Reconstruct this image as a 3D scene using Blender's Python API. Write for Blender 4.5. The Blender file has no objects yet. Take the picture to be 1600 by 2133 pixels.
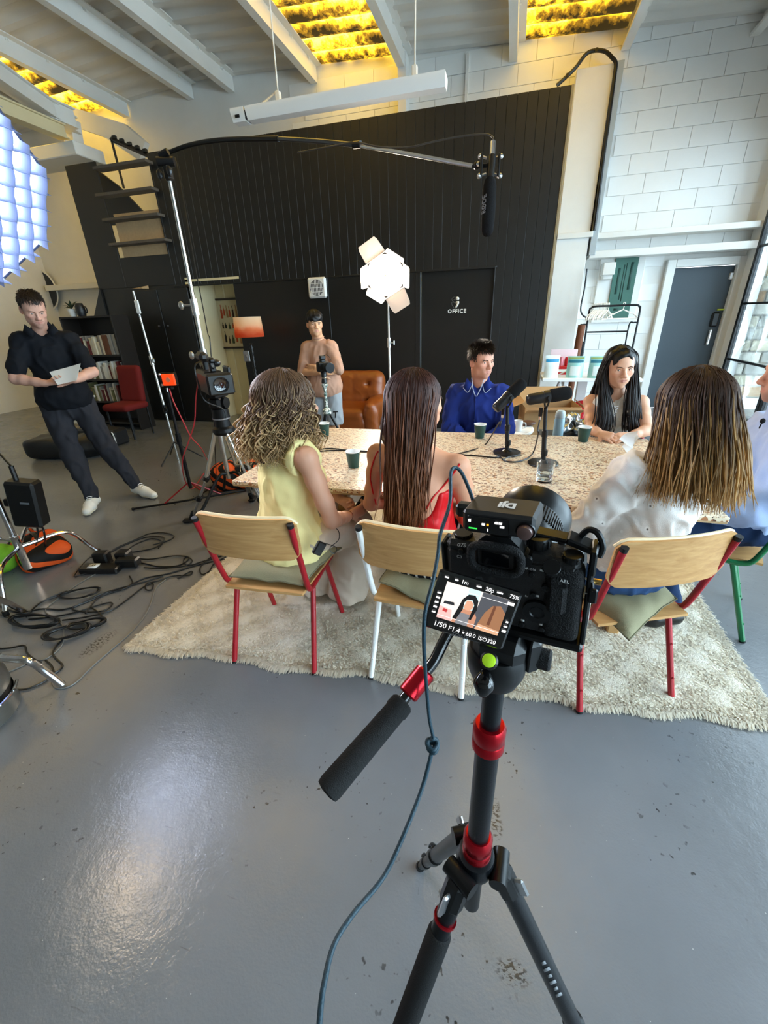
import bpy, math, random
import numpy as np
from mathutils import Matrix, Vector, Euler
C = bpy.context.scene.collection
SC = bpy.context.scene
random.seed(7); RNG = np.random.default_rng(7)
PI = math.pi
# ---------------------------------------------------------------- camera
FPX, EYE = 880.0, 1.5
# camera axes (right, down, forward) as columns, room axes X right, Y to the back wall, Z up
CAM = np.array([[0.96373105,0.08365582,-0.25342489],[0.26497279,-0.413129,0.8712714],[-0.03181025,-0.90682199,-0.42031176]])
cd = bpy.data.cameras.new('camera'); cam = bpy.data.objects.new('camera', cd); C.objects.link(cam)
cd.sensor_fit = 'HORIZONTAL'; cd.sensor_width = 36; cd.lens = FPX/1600*36; cd.clip_start = 0.02; cd.clip_end = 200
m = Matrix.Identity(4)
for r in range(3):
    m[r][0] = CAM[r,0]; m[r][1] = -CAM[r,1]; m[r][2] = -CAM[r,2]
m[2][3] = EYE
cam.matrix_world = m
SC.camera = cam
def ray(x, y): return CAM @ np.array([(x-800)/FPX, (y-1066.5)/FPX, 1.0])
# survey helpers: where the line of sight through a photo pixel meets a known plane of the room
def oy(x, y, Y): r = ray(x, y); return np.array([0,0,EYE]) + r*Y/r[1]
def oz(x, y, Z): r = ray(x, y); return np.array([0,0,EYE]) + r*(Z-EYE)/r[2]
def ox(x, y, X): r = ray(x, y); return np.array([0,0,EYE]) + r*X/r[0]
def od(x, y, d): return np.array([0,0,EYE]) + ray(x, y)*d
# ---------------------------------------------------------------- world, sun, exposure
vs = SC.view_settings
SC.display_settings.display_device = 'sRGB'
vs.view_transform = 'Standard'; vs.look = 'None'; vs.gamma = 1.0; vs.use_curve_mapping = False
vs.exposure = 0.74
W = bpy.data.worlds.new('overcast_sky'); SC.world = W; W.use_nodes = True
bg = W.node_tree.nodes['Background']; bg.inputs['Color'].default_value = (0.74,0.89,1.0,1); bg.inputs['Strength'].default_value = 11.0
sl = bpy.data.lights.new('sun','SUN'); sun = bpy.data.objects.new('sun', sl); C.objects.link(sun)
sl.energy = 3.0; sl.angle = math.radians(4); sl.color = (1,0.95,0.86)
sun.rotation_euler = Vector((-0.55,0.15,0.85)).to_track_quat('Z','Y').to_euler(); sun.location = (-6,2,12)
# portals in the glazed side of the room: they only help sample the sky
def portal(loc, rot, sx, sy):
    L = bpy.data.lights.new('portal','AREA'); L.shape = 'RECTANGLE'; L.size = sx; L.size_y = sy
    L.cycles.is_portal = True
    o = bpy.data.objects.new('portal', L); C.objects.link(o); o.location = loc; o.rotation_euler = rot
portal((3.12,2.2,1.75),(0,math.radians(90),0),3.3,10.4)
# ---------------------------------------------------------------- materials
MATS = {}
def lin(c):
    if isinstance(c, str):
        c = c.lstrip('#'); c = [int(c[i:i+2],16)/255 for i in (0,2,4)]
    return tuple(v/12.92 if v <= .04045 else ((v+.055)/1.055)**2.4 for v in c[:3]) + (1,)
class N:
    """tiny node helper"""
    def __init__(s, name):
        s.m = bpy.data.materials.new(name); s.m.use_nodes = True; s.t = s.m.node_tree
        s.b = s.t.nodes['Principled BSDF']; s.out = s.t.nodes['Material Output']; s._co = None
    def n(s, typ, **kw):
        o = s.t.nodes.new('ShaderNode'+typ)
        for k, v in kw.items():
            if k.startswith('i_'):
                key = k[2:]; key = int(key) if key.isdigit() else key.replace('_',' ')
                s.put(o.inputs[key], v)
            else: setattr(o, k, v)
        return o
    def put(s, sock, v):
        if isinstance(v, bpy.types.NodeSocket): s.t.links.new(v, sock)
        else:
            if sock.type == 'RGBA' and not hasattr(v, '__len__'): v = (v,v,v,1)
            sock.default_value = v
    def co(s, scale=(1,1,1), rot=(0,0,0), src='Object'):
        tc = s.n('TexCoord'); mp = s.n('Mapping'); mp.inputs['Scale'].default_value = scale; mp.inputs['Rotation'].default_value = rot
        s.t.links.new(tc.outputs[src], mp.inputs[0]); return mp.outputs[0]
    def noise(s, scale, detail=3, rough=.5, co=None, dist=0):
        o = s.n('TexNoise'); o.inputs['Scale'].default_value = scale; o.inputs['Detail'].default_value = detail
        o.inputs['Roughness'].default_value = rough; o.inputs['Distortion'].default_value = dist
        if co is not None: s.t.links.new(co, o.inputs['Vector'])
        else: s.t.links.new(s.co(), o.inputs['Vector'])
        return o.outputs['Fac']
    def vor(s, scale, co=None, feature='F1', out='Distance', rand=1):
        o = s.n('TexVoronoi'); o.feature = feature; o.inputs['Scale'].default_value = scale; o.inputs['Randomness'].default_value = rand
        s.t.links.new(co if co is not None else s.co(), o.inputs['Vector']); return o.outputs[out]
    def ramp(s, fac, stops, interp='LINEAR'):
        o = s.n('ValToRGB'); s.t.links.new(fac, o.inputs[0]); e = o.color_ramp; e.interpolation = interp
        while len(e.elements) < len(stops): e.elements.new(.5)
        for k, (p, c) in enumerate(stops):
            e.elements[k].position = p; e.elements[k].color = lin(c) if isinstance(c, str) else ((c,c,c,1) if not hasattr(c,'__len__') else c)
        return o.outputs[0]
    def mix(s, fac, a, b, mode='MIX'):
        o = s.n('Mix'); o.data_type = 'RGBA'; o.blend_type = mode
        s.put(o.inputs[0], fac); s.put(o.inputs[6], lin(a) if isinstance(a,str) else a); s.put(o.inputs[7], lin(b) if isinstance(b,str) else b)
        return o.outputs[2]
    def math(s, op, a, b=0.0, clamp=False):
        o = s.n('Math'); o.operation = op; o.use_clamp = clamp; s.put(o.inputs[0], a); s.put(o.inputs[1], b); return o.outputs[0]
    def bump(s, h, strength=.3, dist=.01):
        o = s.n('Bump'); o.inputs['Strength'].default_value = strength; o.inputs['Distance'].default_value = dist
        s.t.links.new(h, o.inputs['Height']); s.t.links.new(o.outputs[0], s.b.inputs['Normal'])
    def set(s, color=None, rough=None, metal=None, spec=None, **kw):
        if color is not None: s.put(s.b.inputs['Base Color'], lin(color) if isinstance(color,str) else color)
        if rough is not None: s.put(s.b.inputs['Roughness'], rough)
        if metal is not None: s.put(s.b.inputs['Metallic'], metal)
        if spec is not None: s.put(s.b.inputs['Specular IOR Level'], spec)
        for k, v in kw.items(): s.put(s.b.inputs[k.replace('_',' ')], v)
        return s.m
def M(name, color='#808080', rough=.5, metal=0, spec=.5, bump=0, bscale=60, var=0, emit=None, estr=1, coat=0):
    """plain procedural material with a little noise in colour and relief"""
    if name in MATS: return MATS[name]
    n = N(name); col = lin(color)
    if var or bump: f = n.noise(bscale, 3)
    if var:
        dark = tuple(v*(1-var) for v in col[:3])+(1,); lite = tuple(min(1,v*(1+var)) for v in col[:3])+(1,)
        col = n.mix(f, dark, lite)
    n.set(col, rough, metal, spec)
    if coat: n.set(Coat_Weight=coat)
    if bump: n.bump(f, bump, .004)
    if emit: n.put(n.b.inputs['Emission Color'], lin(emit)); n.put(n.b.inputs['Emission Strength'], estr)
    MATS[name] = n.m; return n.m
# ---------------------------------------------------------------- objects
ORG = {}
def link(name, data, parent=None, loc=None):
    o = bpy.data.objects.new(name, data); C.objects.link(o)
    if parent is not None: o.parent = parent; ORG[o] = ORG[parent]
    else:
        loc = np.array(loc if loc is not None else (0,0,0), float); o.location = loc; ORG[o] = loc
    return o
def tag(o, label=None, cat=None, group=None, kind=None):
    if label: o['label'] = label
    if cat: o['category'] = cat
    if group: o['group'] = group
    if kind: o['kind'] = kind
    return o
def thing(name, label, cat, loc=(0,0,0), group=None):
    o = link(name, None, None, loc); o.empty_display_size = .05
    return tag(o, label, cat, group)
def mesh_np(name, v, f, mats, smooth=False, sharp=None, fm=None, col=None):
    """v (n,3), f: list of (k,m) arrays of equal-size polygons"""
    me = bpy.data.meshes.new(name)
    v = np.asarray(v, np.float32); fs = [np.asarray(a, np.int32) for a in f if len(a)]
    me.vertices.add(len(v)); me.vertices.foreach_set('co', v.ravel())
    nl = sum(a.size for a in fs); npoly = sum(len(a) for a in fs)
    me.loops.add(nl); me.polygons.add(npoly)
    me.loops.foreach_set('vertex_index', np.concatenate([a.ravel() for a in fs]))
    tot = np.concatenate([np.full(len(a), a.shape[1], np.int32) for a in fs])
    st = np.concatenate([[0], np.cumsum(tot)[:-1]]).astype(np.int32)
    me.polygons.foreach_set('loop_start', st)
    for mt in (mats if isinstance(mats,(list,tuple)) else [mats]): me.materials.append(mt)
    if fm is not None: me.polygons.foreach_set('material_index', np.asarray(fm, np.int32))
    if smooth: me.polygons.foreach_set('use_smooth', np.ones(npoly, bool))
    if col is not None:
        a = me.color_attributes.new('Col','FLOAT_COLOR','POINT'); a.data.foreach_set('color', np.asarray(col, np.float32).ravel())
    me.update(calc_edges=True)
    if smooth and sharp: me.set_sharp_from_angle(angle=math.radians(sharp))
    return me
def frames(P):
    """parallel-transport frames along a polyline"""
    P = np.asarray(P, float); n = len(P)
    T = np.gradient(P, axis=0); T /= np.linalg.norm(T, axis=1)[:,None]+1e-12
    a = np.array([0,0,1.]) if abs(T[0][2]) < .9 else np.array([1.,0,0])
    u = np.cross(T[0], a); u /= np.linalg.norm(u); U = [u]
    for i in range(1, n):
        u = U[-1] - T[i]*(U[-1]@T[i]); l = np.linalg.norm(u)
        U.append(u/l if l > 1e-9 else U[-1])
    U = np.array(U); return T, U, np.cross(T, U)
def spline(P, n=8, closed=False):
    """Catmull-Rom through points"""
    P = np.asarray(P, float)
    if closed: Q = np.vstack([P[-1:],P,P[:2]])
    else: Q = np.vstack([2*P[:1]-P[1:2], P, 2*P[-1:]-P[-2:-1]])
    out = []
    for i in range(len(Q)-3):
        p0,p1,p2,p3 = Q[i:i+4]
        for t in np.arange(n)/n:
            out.append(.5*((2*p1)+(-p0+p2)*t+(2*p0-5*p1+4*p2-p3)*t*t+(-p0+3*p1-3*p2+p3)*t**3))
    if not closed: out.append(Q[-2])
    return np.array(out)
class G:
    """geometry collector -> one mesh object"""
    def __init__(s): s.v = []; s.f = {}; s.n = 0; s.mi = {}; s.cur = 0
    def add(s, v, faces):
        v = np.asarray(v, float); 
        for fc in faces: s.f.setdefault((len(fc), s.cur), []).append([i+s.n for i in fc])
        s.v.append(v); s.n += len(v); return s
    def mat(s, k): s.cur = k; return s
    def box(s, c, size, b=0, M=None):
        """box with chamfered edges; M optional 3x3 rotation about c"""
        h = np.array(size, float)/2; b = min(b, *(h*.98))
        if b <= 0:
            v = [(x,y,z) for x in (-1,1) for y in (-1,1) for z in (-1,1)]; v = np.array(v)*h
            f = [(0,1,3,2),(4,6,7,5),(0,4,5,1),(2,3,7,6),(0,2,6,4),(1,5,7,3)]
        else:
            v = []; idx = {}
            for sx in (-1,1):
                for sy in (-1,1):
                    for sz in (-1,1):
                        for ax in range(3):
                            p = np.array([sx,sy,sz])*(h-b); p[ax] = (sx,sy,sz)[ax]*h[ax]
                            idx[(sx,sy,sz,ax)] = len(v); v.append(p)
            f = []
            for ax in range(3):
                a1, a2 = (ax+1)%3, (ax+2)%3
                for sg in (-1,1):
                    q = []
                    for s1, s2 in ((-1,-1),(1,-1),(1,1),(-1,1)):
                        k = [0,0,0]; k[ax]=sg; k[a1]=s1; k[a2]=s2; q.append(idx[(*k,ax)])
                    f.append(q if sg > 0 else q[::-1])
                for s1 in (-1,1):
                    for s2 in (-1,1):
                        q = []
                        for sg in (-1,1):
                            k = [0,0,0]; k[ax]=sg; k[a1]=s1; k[a2]=s2; q.append((idx[(*k,a1)], idx[(*k,a2)]))
                        f.append([q[0][0],q[1][0],q[1][1],q[0][1]] if s1*s2 > 0 else [q[0][1],q[1][1],q[1][0],q[0][0]])
            for sx in (-1,1):
                for sy in (-1,1):
                    for sz in (-1,1):
                        q = [idx[(sx,sy,sz,a)] for a in range(3)]
                        f.append(q if sx*sy*sz > 0 else q[::-1])
            v = np.array(v)
        if M is not None: v = v @ np.asarray(M, float).T
        return s.add(v+np.array(c, float), f)
    def tube(s, P, r, seg=8, caps=True, closed=False, flat=None):
        P = np.asarray(P, float); n = len(P); r = np.broadcast_to(np.asarray(r, float), (n,))
        T, U, V = frames(P); a = np.arange(seg)*2*PI/seg
        fl = 1 if flat is None else flat
        v = P[:,None,:] + r[:,None,None]*(np.cos(a)[None,:,None]*U[:,None,:] + fl*np.sin(a)[None,:,None]*V[:,None,:])
        f = []
        for i in range(n if closed else n-1):
            i2 = (i+1)%n
            for j in range(seg): f.append((i*seg+j, i*seg+(j+1)%seg, i2*seg+(j+1)%seg, i2*seg+j))
        if caps and not closed: f.append(tuple(range(seg))[::-1]); f.append(tuple((n-1)*seg+j for j in range(seg)))
        return s.add(v.reshape(-1,3), f)
    def cyl(s, a, b, r, r2=None, seg=16, caps=True): return s.tube([a,b], [r, r if r2 is None else r2], seg, caps)
    def lathe(s, prof, c=(0,0,0), seg=24, axis=None, caps=True):
        """prof: (r, z) pairs; axis: direction of local z"""
        a = np.arange(seg)*2*PI/seg; n = len(prof)
        v = np.array([[(r*math.cos(t), r*math.sin(t), z) for t in a] for r, z in prof]).reshape(-1,3)
        f = [(i*seg+j, i*seg+(j+1)%seg, (i+1)*seg+(j+1)%seg, (i+1)*seg+j) for i in range(n-1) for j in range(seg)]
        if caps: f.append(tuple(range(seg))[::-1]); f.append(tuple((n-1)*seg+j for j in range(seg)))
        if axis is not None: v = v @ basis(axis).T
        return s.add(v+np.array(c, float), f)
    def ball(s, c, r, seg=16, rings=10, M=None):
        r = np.broadcast_to(np.asarray(r, float), (3,))
        v = [(0,0,1)]+[(math.sin(PI*i/rings)*math.cos(2*PI*j/seg), math.sin(PI*i/rings)*math.sin(2*PI*j/seg), math.cos(PI*i/rings)) for i in range(1,rings) for j in range(seg)]+[(0,0,-1)]
        f = [(0,1+j,1+(j+1)%seg) for j in range(seg)]
        for i in range(rings-2):
            for j in range(seg): f.append((1+i*seg+j, 1+(i+1)*seg+j, 1+(i+1)*seg+(j+1)%seg, 1+i*seg+(j+1)%seg))
        e = len(v)-1; o = 1+(rings-2)*seg
        f += [(e, o+(j+1)%seg, o+j) for j in range(seg)]
        v = np.array(v)*r
        if M is not None: v = v @ np.asarray(M).T
        return s.add(v+np.array(c, float), f)
    def prism(s, poly, t, o=(0,0,0), u=(1,0,0), w=(0,0,1)):
        """polygon in the u,w plane at o, thickened by t along u x w"""
        u = np.array(u,float); w = np.array(w,float); k = np.cross(u,w); o = np.array(o,float); n = len(poly)
        A = np.array([o+a*u+b*w for a,b in poly]); v = np.vstack([A, A+k*t])
        f = [tuple(range(n))[::-1], tuple(range(n,2*n))]+[(i,(i+1)%n,n+(i+1)%n,n+i) for i in range(n)]
        return s.add(v, f)
    def quad(s, a, b, c, d): return s.add([a,b,c,d], [(0,1,2,3)])
    def grid(s, P, thick=0):
        """sheet from an (n,m,3) array, optionally thickened along its normals"""
        P = np.asarray(P,float); n, m = P.shape[:2]
        idx = np.arange(n*m).reshape(n,m)
        q = np.stack([idx[:-1,:-1],idx[1:,:-1],idx[1:,1:],idx[:-1,1:]],-1).reshape(-1,4)
        if not thick: return s.add(P.reshape(-1,3), q.tolist())
        nu = np.cross(np.gradient(P,axis=0), np.gradient(P,axis=1)); nu /= np.linalg.norm(nu,axis=2)[...,None]+1e-12
        v = np.vstack([P.reshape(-1,3), (P-nu*thick).reshape(-1,3)]); k = n*m
        f = q.tolist()+(q[:,::-1]+k).tolist()
        b = list(idx[0,:])+list(idx[1:,-1])+list(idx[-1,-2::-1])+list(idx[-2:0:-1,0])
        f += [(b[i], b[(i+1)%len(b)], b[(i+1)%len(b)]+k, b[i]+k) for i in range(len(b))]
        return s.add(v, f)
    def xf(s, M, t=(0,0,0)):
        M = np.asarray(M,float); t = np.array(t,float); s.v = [a @ M.T + t for a in s.v]; return s
    def mesh(s, name, mats, smooth=30, org=(0,0,0)):
        v = np.vstack(s.v) - np.array(org)
        ks = sorted(s.f); fs = [np.array(s.f[k], np.int32) for k in ks]
        fm = np.concatenate([np.full(len(a), k[1], np.int32) for a, k in zip(fs, ks)])
        return mesh_np(name, v, fs, mats, smooth is not None, smooth, fm)
    def obj(s, name, mats, parent=None, smooth=30, loc=None, label=None, kind=None):
        """loc: base point of a top-level object (its origin)"""
        org = ORG[parent] if parent is not None else (loc if loc is not None else (0,0,0))
        o = link(name, s.mesh(name, mats, smooth, org), parent, org if parent is None else None)
        if label: o['label'] = label
        if kind: o['kind'] = kind
        return o
def basis(z, up=(0,0,1)):
    z = np.array(z,float); z /= np.linalg.norm(z); up = np.array(up,float)
    x = np.cross(up, z)
    if np.linalg.norm(x) < 1e-6: x = np.cross(np.array([0,1.,0]), z)
    x /= np.linalg.norm(x); return np.stack([x, np.cross(z,x), z], 1)
def rotz(a): c, s = math.cos(a), math.sin(a); return np.array([[c,-s,0],[s,c,0],[0,0,1.]])
def rotx(a): c, s = math.cos(a), math.sin(a); return np.array([[1,0,0],[0,c,-s],[0,s,c]])
def roty(a): c, s = math.cos(a), math.sin(a); return np.array([[c,0,s],[0,1,0],[-s,0,c]])
def dup(o, loc=None, parent=None):
    c = o.copy(); C.objects.link(c)
    if parent is not None: c.parent = parent; ORG[c] = ORG[parent]
    else: c.location = loc; ORG[c] = np.array(loc, float)
    for ch in [q for q in list(o.children)]: dup(ch, None, c)
    return c
def text_obj(name, txt, size, mt, M3, loc, parent=None, extrude=.001, align='CENTER', bold=0, space=1.0):
    """flat lettering as mesh; M3 columns = reading direction, up, normal"""
    cu = bpy.data.curves.new(name,'FONT'); cu.body = txt; cu.size = size; cu.extrude = extrude; cu.align_x = align; cu.align_y = 'CENTER'
    cu.offset = bold; cu.space_character = space; cu.resolution_u = 3
    t = bpy.data.objects.new(name, cu); C.objects.link(t)
    me = bpy.data.meshes.new_from_object(t.evaluated_get(bpy.context.evaluated_depsgraph_get()))
    bpy.data.objects.remove(t); bpy.data.curves.remove(cu)
    org = ORG[parent] if parent is not None else np.array(loc, float)
    X = np.eye(4); X[:3,:3] = M3; X[:3,3] = np.array(loc,float)-org
    me.transform(Matrix(X.tolist())); me.materials.clear(); me.materials.append(mt)
    return link(name, me, parent, org if parent is None else None)
WALLTXT = np.array([[1,0,0],[0,0,-1],[0,1,0]],float)  # reads along +X, up +Z, faces -Y
# ================================================================ smooth solid modelling: distance fields turned into one continuous mesh
def axis_coords(lo, hi, h, fine):
    out = [lo]
    while out[-1] < hi:
        x = out[-1]; s = h
        for a, b, f in fine:
            if x >= a-h and x <= b: s = min(s, f if x >= a else max(f, min(h, a-x)))
        out.append(x+s)
    return np.array(out, np.float32)
class Field:
    def __init__(s, lo, hi, h, fine=()):
        """fine: list of (lo3, hi3, step) regions that get a closer grid"""
        s.ax = [axis_coords(lo[i], hi[i], h, [(f[0][i], f[1][i], f[2]) for f in fine]) for i in range(3)]
        s.F = np.full([len(a) for a in s.ax], .06, np.float32); s.k = .02
    def _sub(s, lo, hi):
        sl = [slice(max(0, np.searchsorted(a, lo[i])-1), np.searchsorted(a, hi[i])+1) for i, a in enumerate(s.ax)]
        X = s.ax[0][sl[0]][:,None,None]; Y = s.ax[1][sl[1]][None,:,None]; Z = s.ax[2][sl[2]][None,None,:]
        return tuple(sl), X, Y, Z
    def _put(s, sl, d, k, op):
        A = s.F[sl]
        if A.size == 0: return
        k = s.k if k is None else k
        if op == '+':
            h = np.maximum(k-np.abs(A-d), 0)/k if k > 0 else 0; s.F[sl] = np.minimum(A, d)-h*h*k*.25
        else:
            d = -d; h = np.maximum(k-np.abs(A-d), 0)/k if k > 0 else 0; s.F[sl] = np.maximum(A, d)+h*h*k*.25
    def cap(s, a, b, ra, rb=None, k=None, op='+', squash=None):
        """tapered capsule; squash=(direction, factor) flattens it"""
        rb = ra if rb is None else rb; a = np.array(a, float); b = np.array(b, float); m = max(ra, rb)+.06
        sl, X, Y, Z = s._sub(np.minimum(a,b)-m, np.maximum(a,b)+m)
        ba = b-a; L2 = max(ba@ba, 1e-9)
        px, py, pz = X-a[0], Y-a[1], Z-a[2]
        t = np.clip((px*ba[0]+py*ba[1]+pz*ba[2])/L2, 0, 1)
        qx, qy, qz = px-t*ba[0], py-t*ba[1], pz-t*ba[2]
        if squash is not None:
            n = np.array(squash[0], float); n /= np.linalg.norm(n); dt = qx*n[0]+qy*n[1]+qz*n[2]; f = 1/squash[1]-1
            qx, qy, qz = qx+dt*n[0]*f, qy+dt*n[1]*f, qz+dt*n[2]*f
        s._put(sl, np.sqrt(qx*qx+qy*qy+qz*qz)-(ra+(rb-ra)*t), k, op); return s
    def path(s, P, R, k=None, squash=None):
        for i in range(len(P)-1): s.cap(P[i], P[i+1], R[i], R[i+1], k, '+', squash)
        return s
    def ell(s, c, r, R=None, k=None, op='+'):
        c = np.array(c, float); r = np.broadcast_to(np.array(r, float), (3,)); R = np.eye(3) if R is None else np.asarray(R)
        e = np.abs(R) @ r + .06
        sl, X, Y, Z = s._sub(c-e, c+e); px, py, pz = X-c[0], Y-c[1], Z-c[2]
        u = [(px*R[0,i]+py*R[1,i]+pz*R[2,i])/r[i] for i in range(3)]
        k0 = np.sqrt(u[0]**2+u[1]**2+u[2]**2); k1 = np.sqrt((u[0]/r[0])**2+(u[1]/r[1])**2+(u[2]/r[2])**2)+1e-9
        s._put(sl, k0*(k0-1)/k1, k, op); return s
    def box(s, c, h, R=None, rnd=.02, k=None, op='+'):
        c = np.array(c, float); h = np.array(h, float); R = np.eye(3) if R is None else np.asarray(R)
        e = np.abs(R) @ h + .06
        sl, X, Y, Z = s._sub(c-e, c+e); px, py, pz = X-c[0], Y-c[1], Z-c[2]
        q = [np.abs(px*R[0,i]+py*R[1,i]+pz*R[2,i])-(h[i]-rnd) for i in range(3)]
        d = np.sqrt(sum(np.maximum(a,0)**2 for a in q))+np.minimum(np.maximum(q[0],np.maximum(q[1],q[2])),0)-rnd
        s._put(sl, d, k, op); return s
    def cut(s, p, n, k=.004):
        """remove everything on the n side of the plane through p"""
        n = np.array(n, float); n /= np.linalg.norm(n); X, Y, Z = s.ax[0][:,None,None], s.ax[1][None,:,None], s.ax[2][None,None,:]
        d = (X-p[0])*n[0]+(Y-p[1])*n[1]+(Z-p[2])*n[2]; s.F = np.maximum(s.F, d); return s
    def mesh(s):
        F = s.F; F[0] = F[-1] = .06; F[:,0] = F[:,-1] = .06; F[:,:,0] = F[:,:,-1] = .06
        I = F < 0; c = np.zeros([n-1 for n in F.shape], np.uint8)
        S = lambda A, o: A[o[0]:A.shape[0]-1+o[0], o[1]:A.shape[1]-1+o[1], o[2]:A.shape[2]-1+o[2]]
        O = [(i,j,k) for i in (0,1) for j in (0,1) for k in (0,1)]
        for o in O: c += S(I, o)
        ii = np.argwhere((c > 0) & (c < 8)); idm = np.full(c.shape, -1, np.int32); idm[tuple(ii.T)] = np.arange(len(ii))
        acc = np.zeros((len(ii),3)); cnt = np.zeros(len(ii))
        val = {o: F[ii[:,0]+o[0], ii[:,1]+o[1], ii[:,2]+o[2]] for o in O}
        pos = {o: np.stack([s.ax[a][ii[:,a]+o[a]] for a in range(3)],1) for o in O}
        for o in O:
            for a in range(3):
                if o[a]: continue
                q = list(o); q[a] = 1; q = tuple(q); v0, v1 = val[o], val[q]; mk = (v0 < 0) != (v1 < 0)
                t = v0/np.where(mk, v0-v1, 1); acc += np.where(mk[:,None], pos[o]+t[:,None]*(pos[q]-pos[o]), 0); cnt += mk
        V = acc/np.maximum(cnt,1)[:,None]; Q = []
        for a in range(3):
            b, d = (a+1)%3, (a+2)%3
            sl0 = [slice(1,-1)]*3; sl0[a] = slice(0,-1); sl1 = [slice(1,-1)]*3; sl1[a] = slice(1,None)
            A, B = I[tuple(sl0)], I[tuple(sl1)]; e = np.argwhere(A != B); flip = A[tuple(e.T)]
            e = e+1; e[:,a] -= 1
            def cell(db, dd): q = e.copy(); q[:,b] += db; q[:,d] += dd; return idm[tuple(q.T)]
            q = np.stack([cell(-1,-1), cell(0,-1), cell(0,0), cell(-1,0)],1)
            Q.append(np.where(flip[:,None], q, q[:,::-1]))
        return V, np.concatenate(Q)
def vnormals(V, Q):
    n = np.cross(V[Q[:,2]]-V[Q[:,0]], V[Q[:,3]]-V[Q[:,1]]); N_ = np.zeros_like(V)
    for i in range(4): np.add.at(N_, Q[:,i], n)
    return N_/(np.linalg.norm(N_,axis=1)[:,None]+1e-12)
def relax(V, Q, it=2, lam=.5):
    for _ in range(it):
        a = np.zeros_like(V); c = np.zeros(len(V))
        for i in range(4):
            for j in (1,3): np.add.at(a, Q[:,i], V[Q[:,(i+j)%4]]); np.add.at(c, Q[:,i], 1)
        V = V+lam*(a/np.maximum(c,1)[:,None]-V)
    return V
def waves(V, seed, freq, n=7, aniso=(1,1,1)):
    r = np.random.default_rng(seed); o = np.zeros(len(V))
    for _ in range(n):
        d = r.normal(size=3)*aniso; d /= np.linalg.norm(d); o += np.sin(V@d*freq*(.6+.8*r.random())+r.random()*6.28)
    return o/n**.5
def folds(V, seed, freq=28, aniso=(1,1,1)):
    """soft cloth creases: sharp-ish ridges where warped waves cross zero"""
    w = waves(V, seed, freq, 5, aniso)+.6*waves(V, seed+1, freq*.5, 4); return np.exp(-(w*2.2)**2)*.9-.35
def sdf_obj(name, fld, mt, parent, it=1, disp=None, colf=None, keep=None, loc=None):
    V, Q = fld.mesh()
    if it: V = relax(V, Q, it)
    N_ = vnormals(V, Q)
    if disp is not None: V = V+N_*np.asarray(disp(V, N_))[:,None]
    if keep is not None:
        mk = keep(V, N_); Q = Q[mk[Q].all(1)]; used = np.unique(Q); mp = np.full(len(V), -1); mp[used] = np.arange(len(used)); V = V[used]; N_ = N_[used]; Q = mp[Q]
    col = None if colf is None else colf(V, N_)
    org = ORG[parent] if parent is not None else np.array(loc)
    return link(name, mesh_np(name, V-org, [Q], mt, True, None, None, col), parent, None if parent is not None else loc)
# ================================================================ setting
def struct(o): o['kind'] = 'structure'; return o
def floor_mat():
    n = N('painted_concrete'); co = n.co()
    base = n.mix(n.noise(1.3,4,.6,co), '#616264', '#7b7d80')
    base = n.mix(n.math('MULTIPLY', n.ramp(n.noise(38,2,.5,co), [(.66,0),(.71,1)]), n.ramp(n.noise(2.4,3,.6,n.co((1,1,1),(0,0,1))), [(.52,0),(.62,1)])), base, '#2e2d2c')   # dark chips in patches
    base = n.mix(n.ramp(n.noise(95,1,.5,n.co((1,1,1),(0,0,.6))), [(.80,0),(.83,.8)]), base, '#b9b8b2')             # pale flecks
    # long scuffs
    base = n.mix(n.math('MULTIPLY', n.ramp(n.noise(9,2,.5,n.co((1,9,1),(0,0,.5))), [(.70,0),(.76,.7)]), n.ramp(n.noise(1.1,2,.5,co),[(.5,0),(.7,1)])), base, '#4c4c4c')
    for (cx,cy,rx,ry) in STAINS:      # worn, blackened patches in the paint
        v = n.n('VectorMath'); v.operation = 'SUBTRACT'; n.t.links.new(co, v.inputs[0]); v.inputs[1].default_value = (cx,cy,0)
        w = n.n('VectorMath'); w.operation = 'MULTIPLY'; n.t.links.new(v.outputs[0], w.inputs[0]); w.inputs[1].default_value = (1/rx,1/ry,0)
        l = n.n('VectorMath'); l.operation = 'LENGTH'; n.t.links.new(w.outputs[0], l.inputs[0])
        k = n.math('MULTIPLY', n.ramp(l.outputs['Value'], [(.6,1),(1,0)]), n.ramp(n.noise(70,3,.6,n.co((1,1.6,1))), [(.50,0),(.56,.85)]))
        base = n.mix(k, base, '#262422')
    n.set(base, n.ramp(n.noise(5,4,.6,co), [(.3,.17),(.7,.27)]), 0, .5)
    h = n.math('ADD', n.math('MULTIPLY', n.noise(26,3,.5,co), .55), n.math('MULTIPLY', n.noise(140,2,.5,co), .25))
    n.bump(h, .33, .006); return n.m
STAINS = [(*oz(x,y,0)[:2],rx,ry) for x,y,rx,ry in ((205,1340,.05,.12),(1030,1690,.022,.05),(1036,1725,.02,.04),(1068,2025,.05,.03))]
mfloor = floor_mat()
def plaster(name, c1, c2, rough=.6):
    n = N(name); n.set(n.mix(n.noise(1.7,5,.6), c1, c2), rough, 0, .4); n.bump(n.noise(70,4,.6), .25, .004); return n.m
mwall = plaster('white_paint', '#dcdad4', '#f1efea'); mblock = plaster('white_block_paint', '#e6e6e2','#f4f4f2',.5)
mceil = plaster('grey_roof_sheet', '#c9c6bf', '#dedbd4', .7)
msteel = plaster('white_steel_paint', '#d9d7d0', '#eceae4', .45)
mgrey = M('grey_steel_paint','#a9b1b5',.45,0,.5,.1)
mblack = M('black_board_paint','#151412',.42,0,.5,.08,120,.25)
mcream = plaster('cream_corridor_paint','#d9cba0','#e6dab4',.55)
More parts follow.
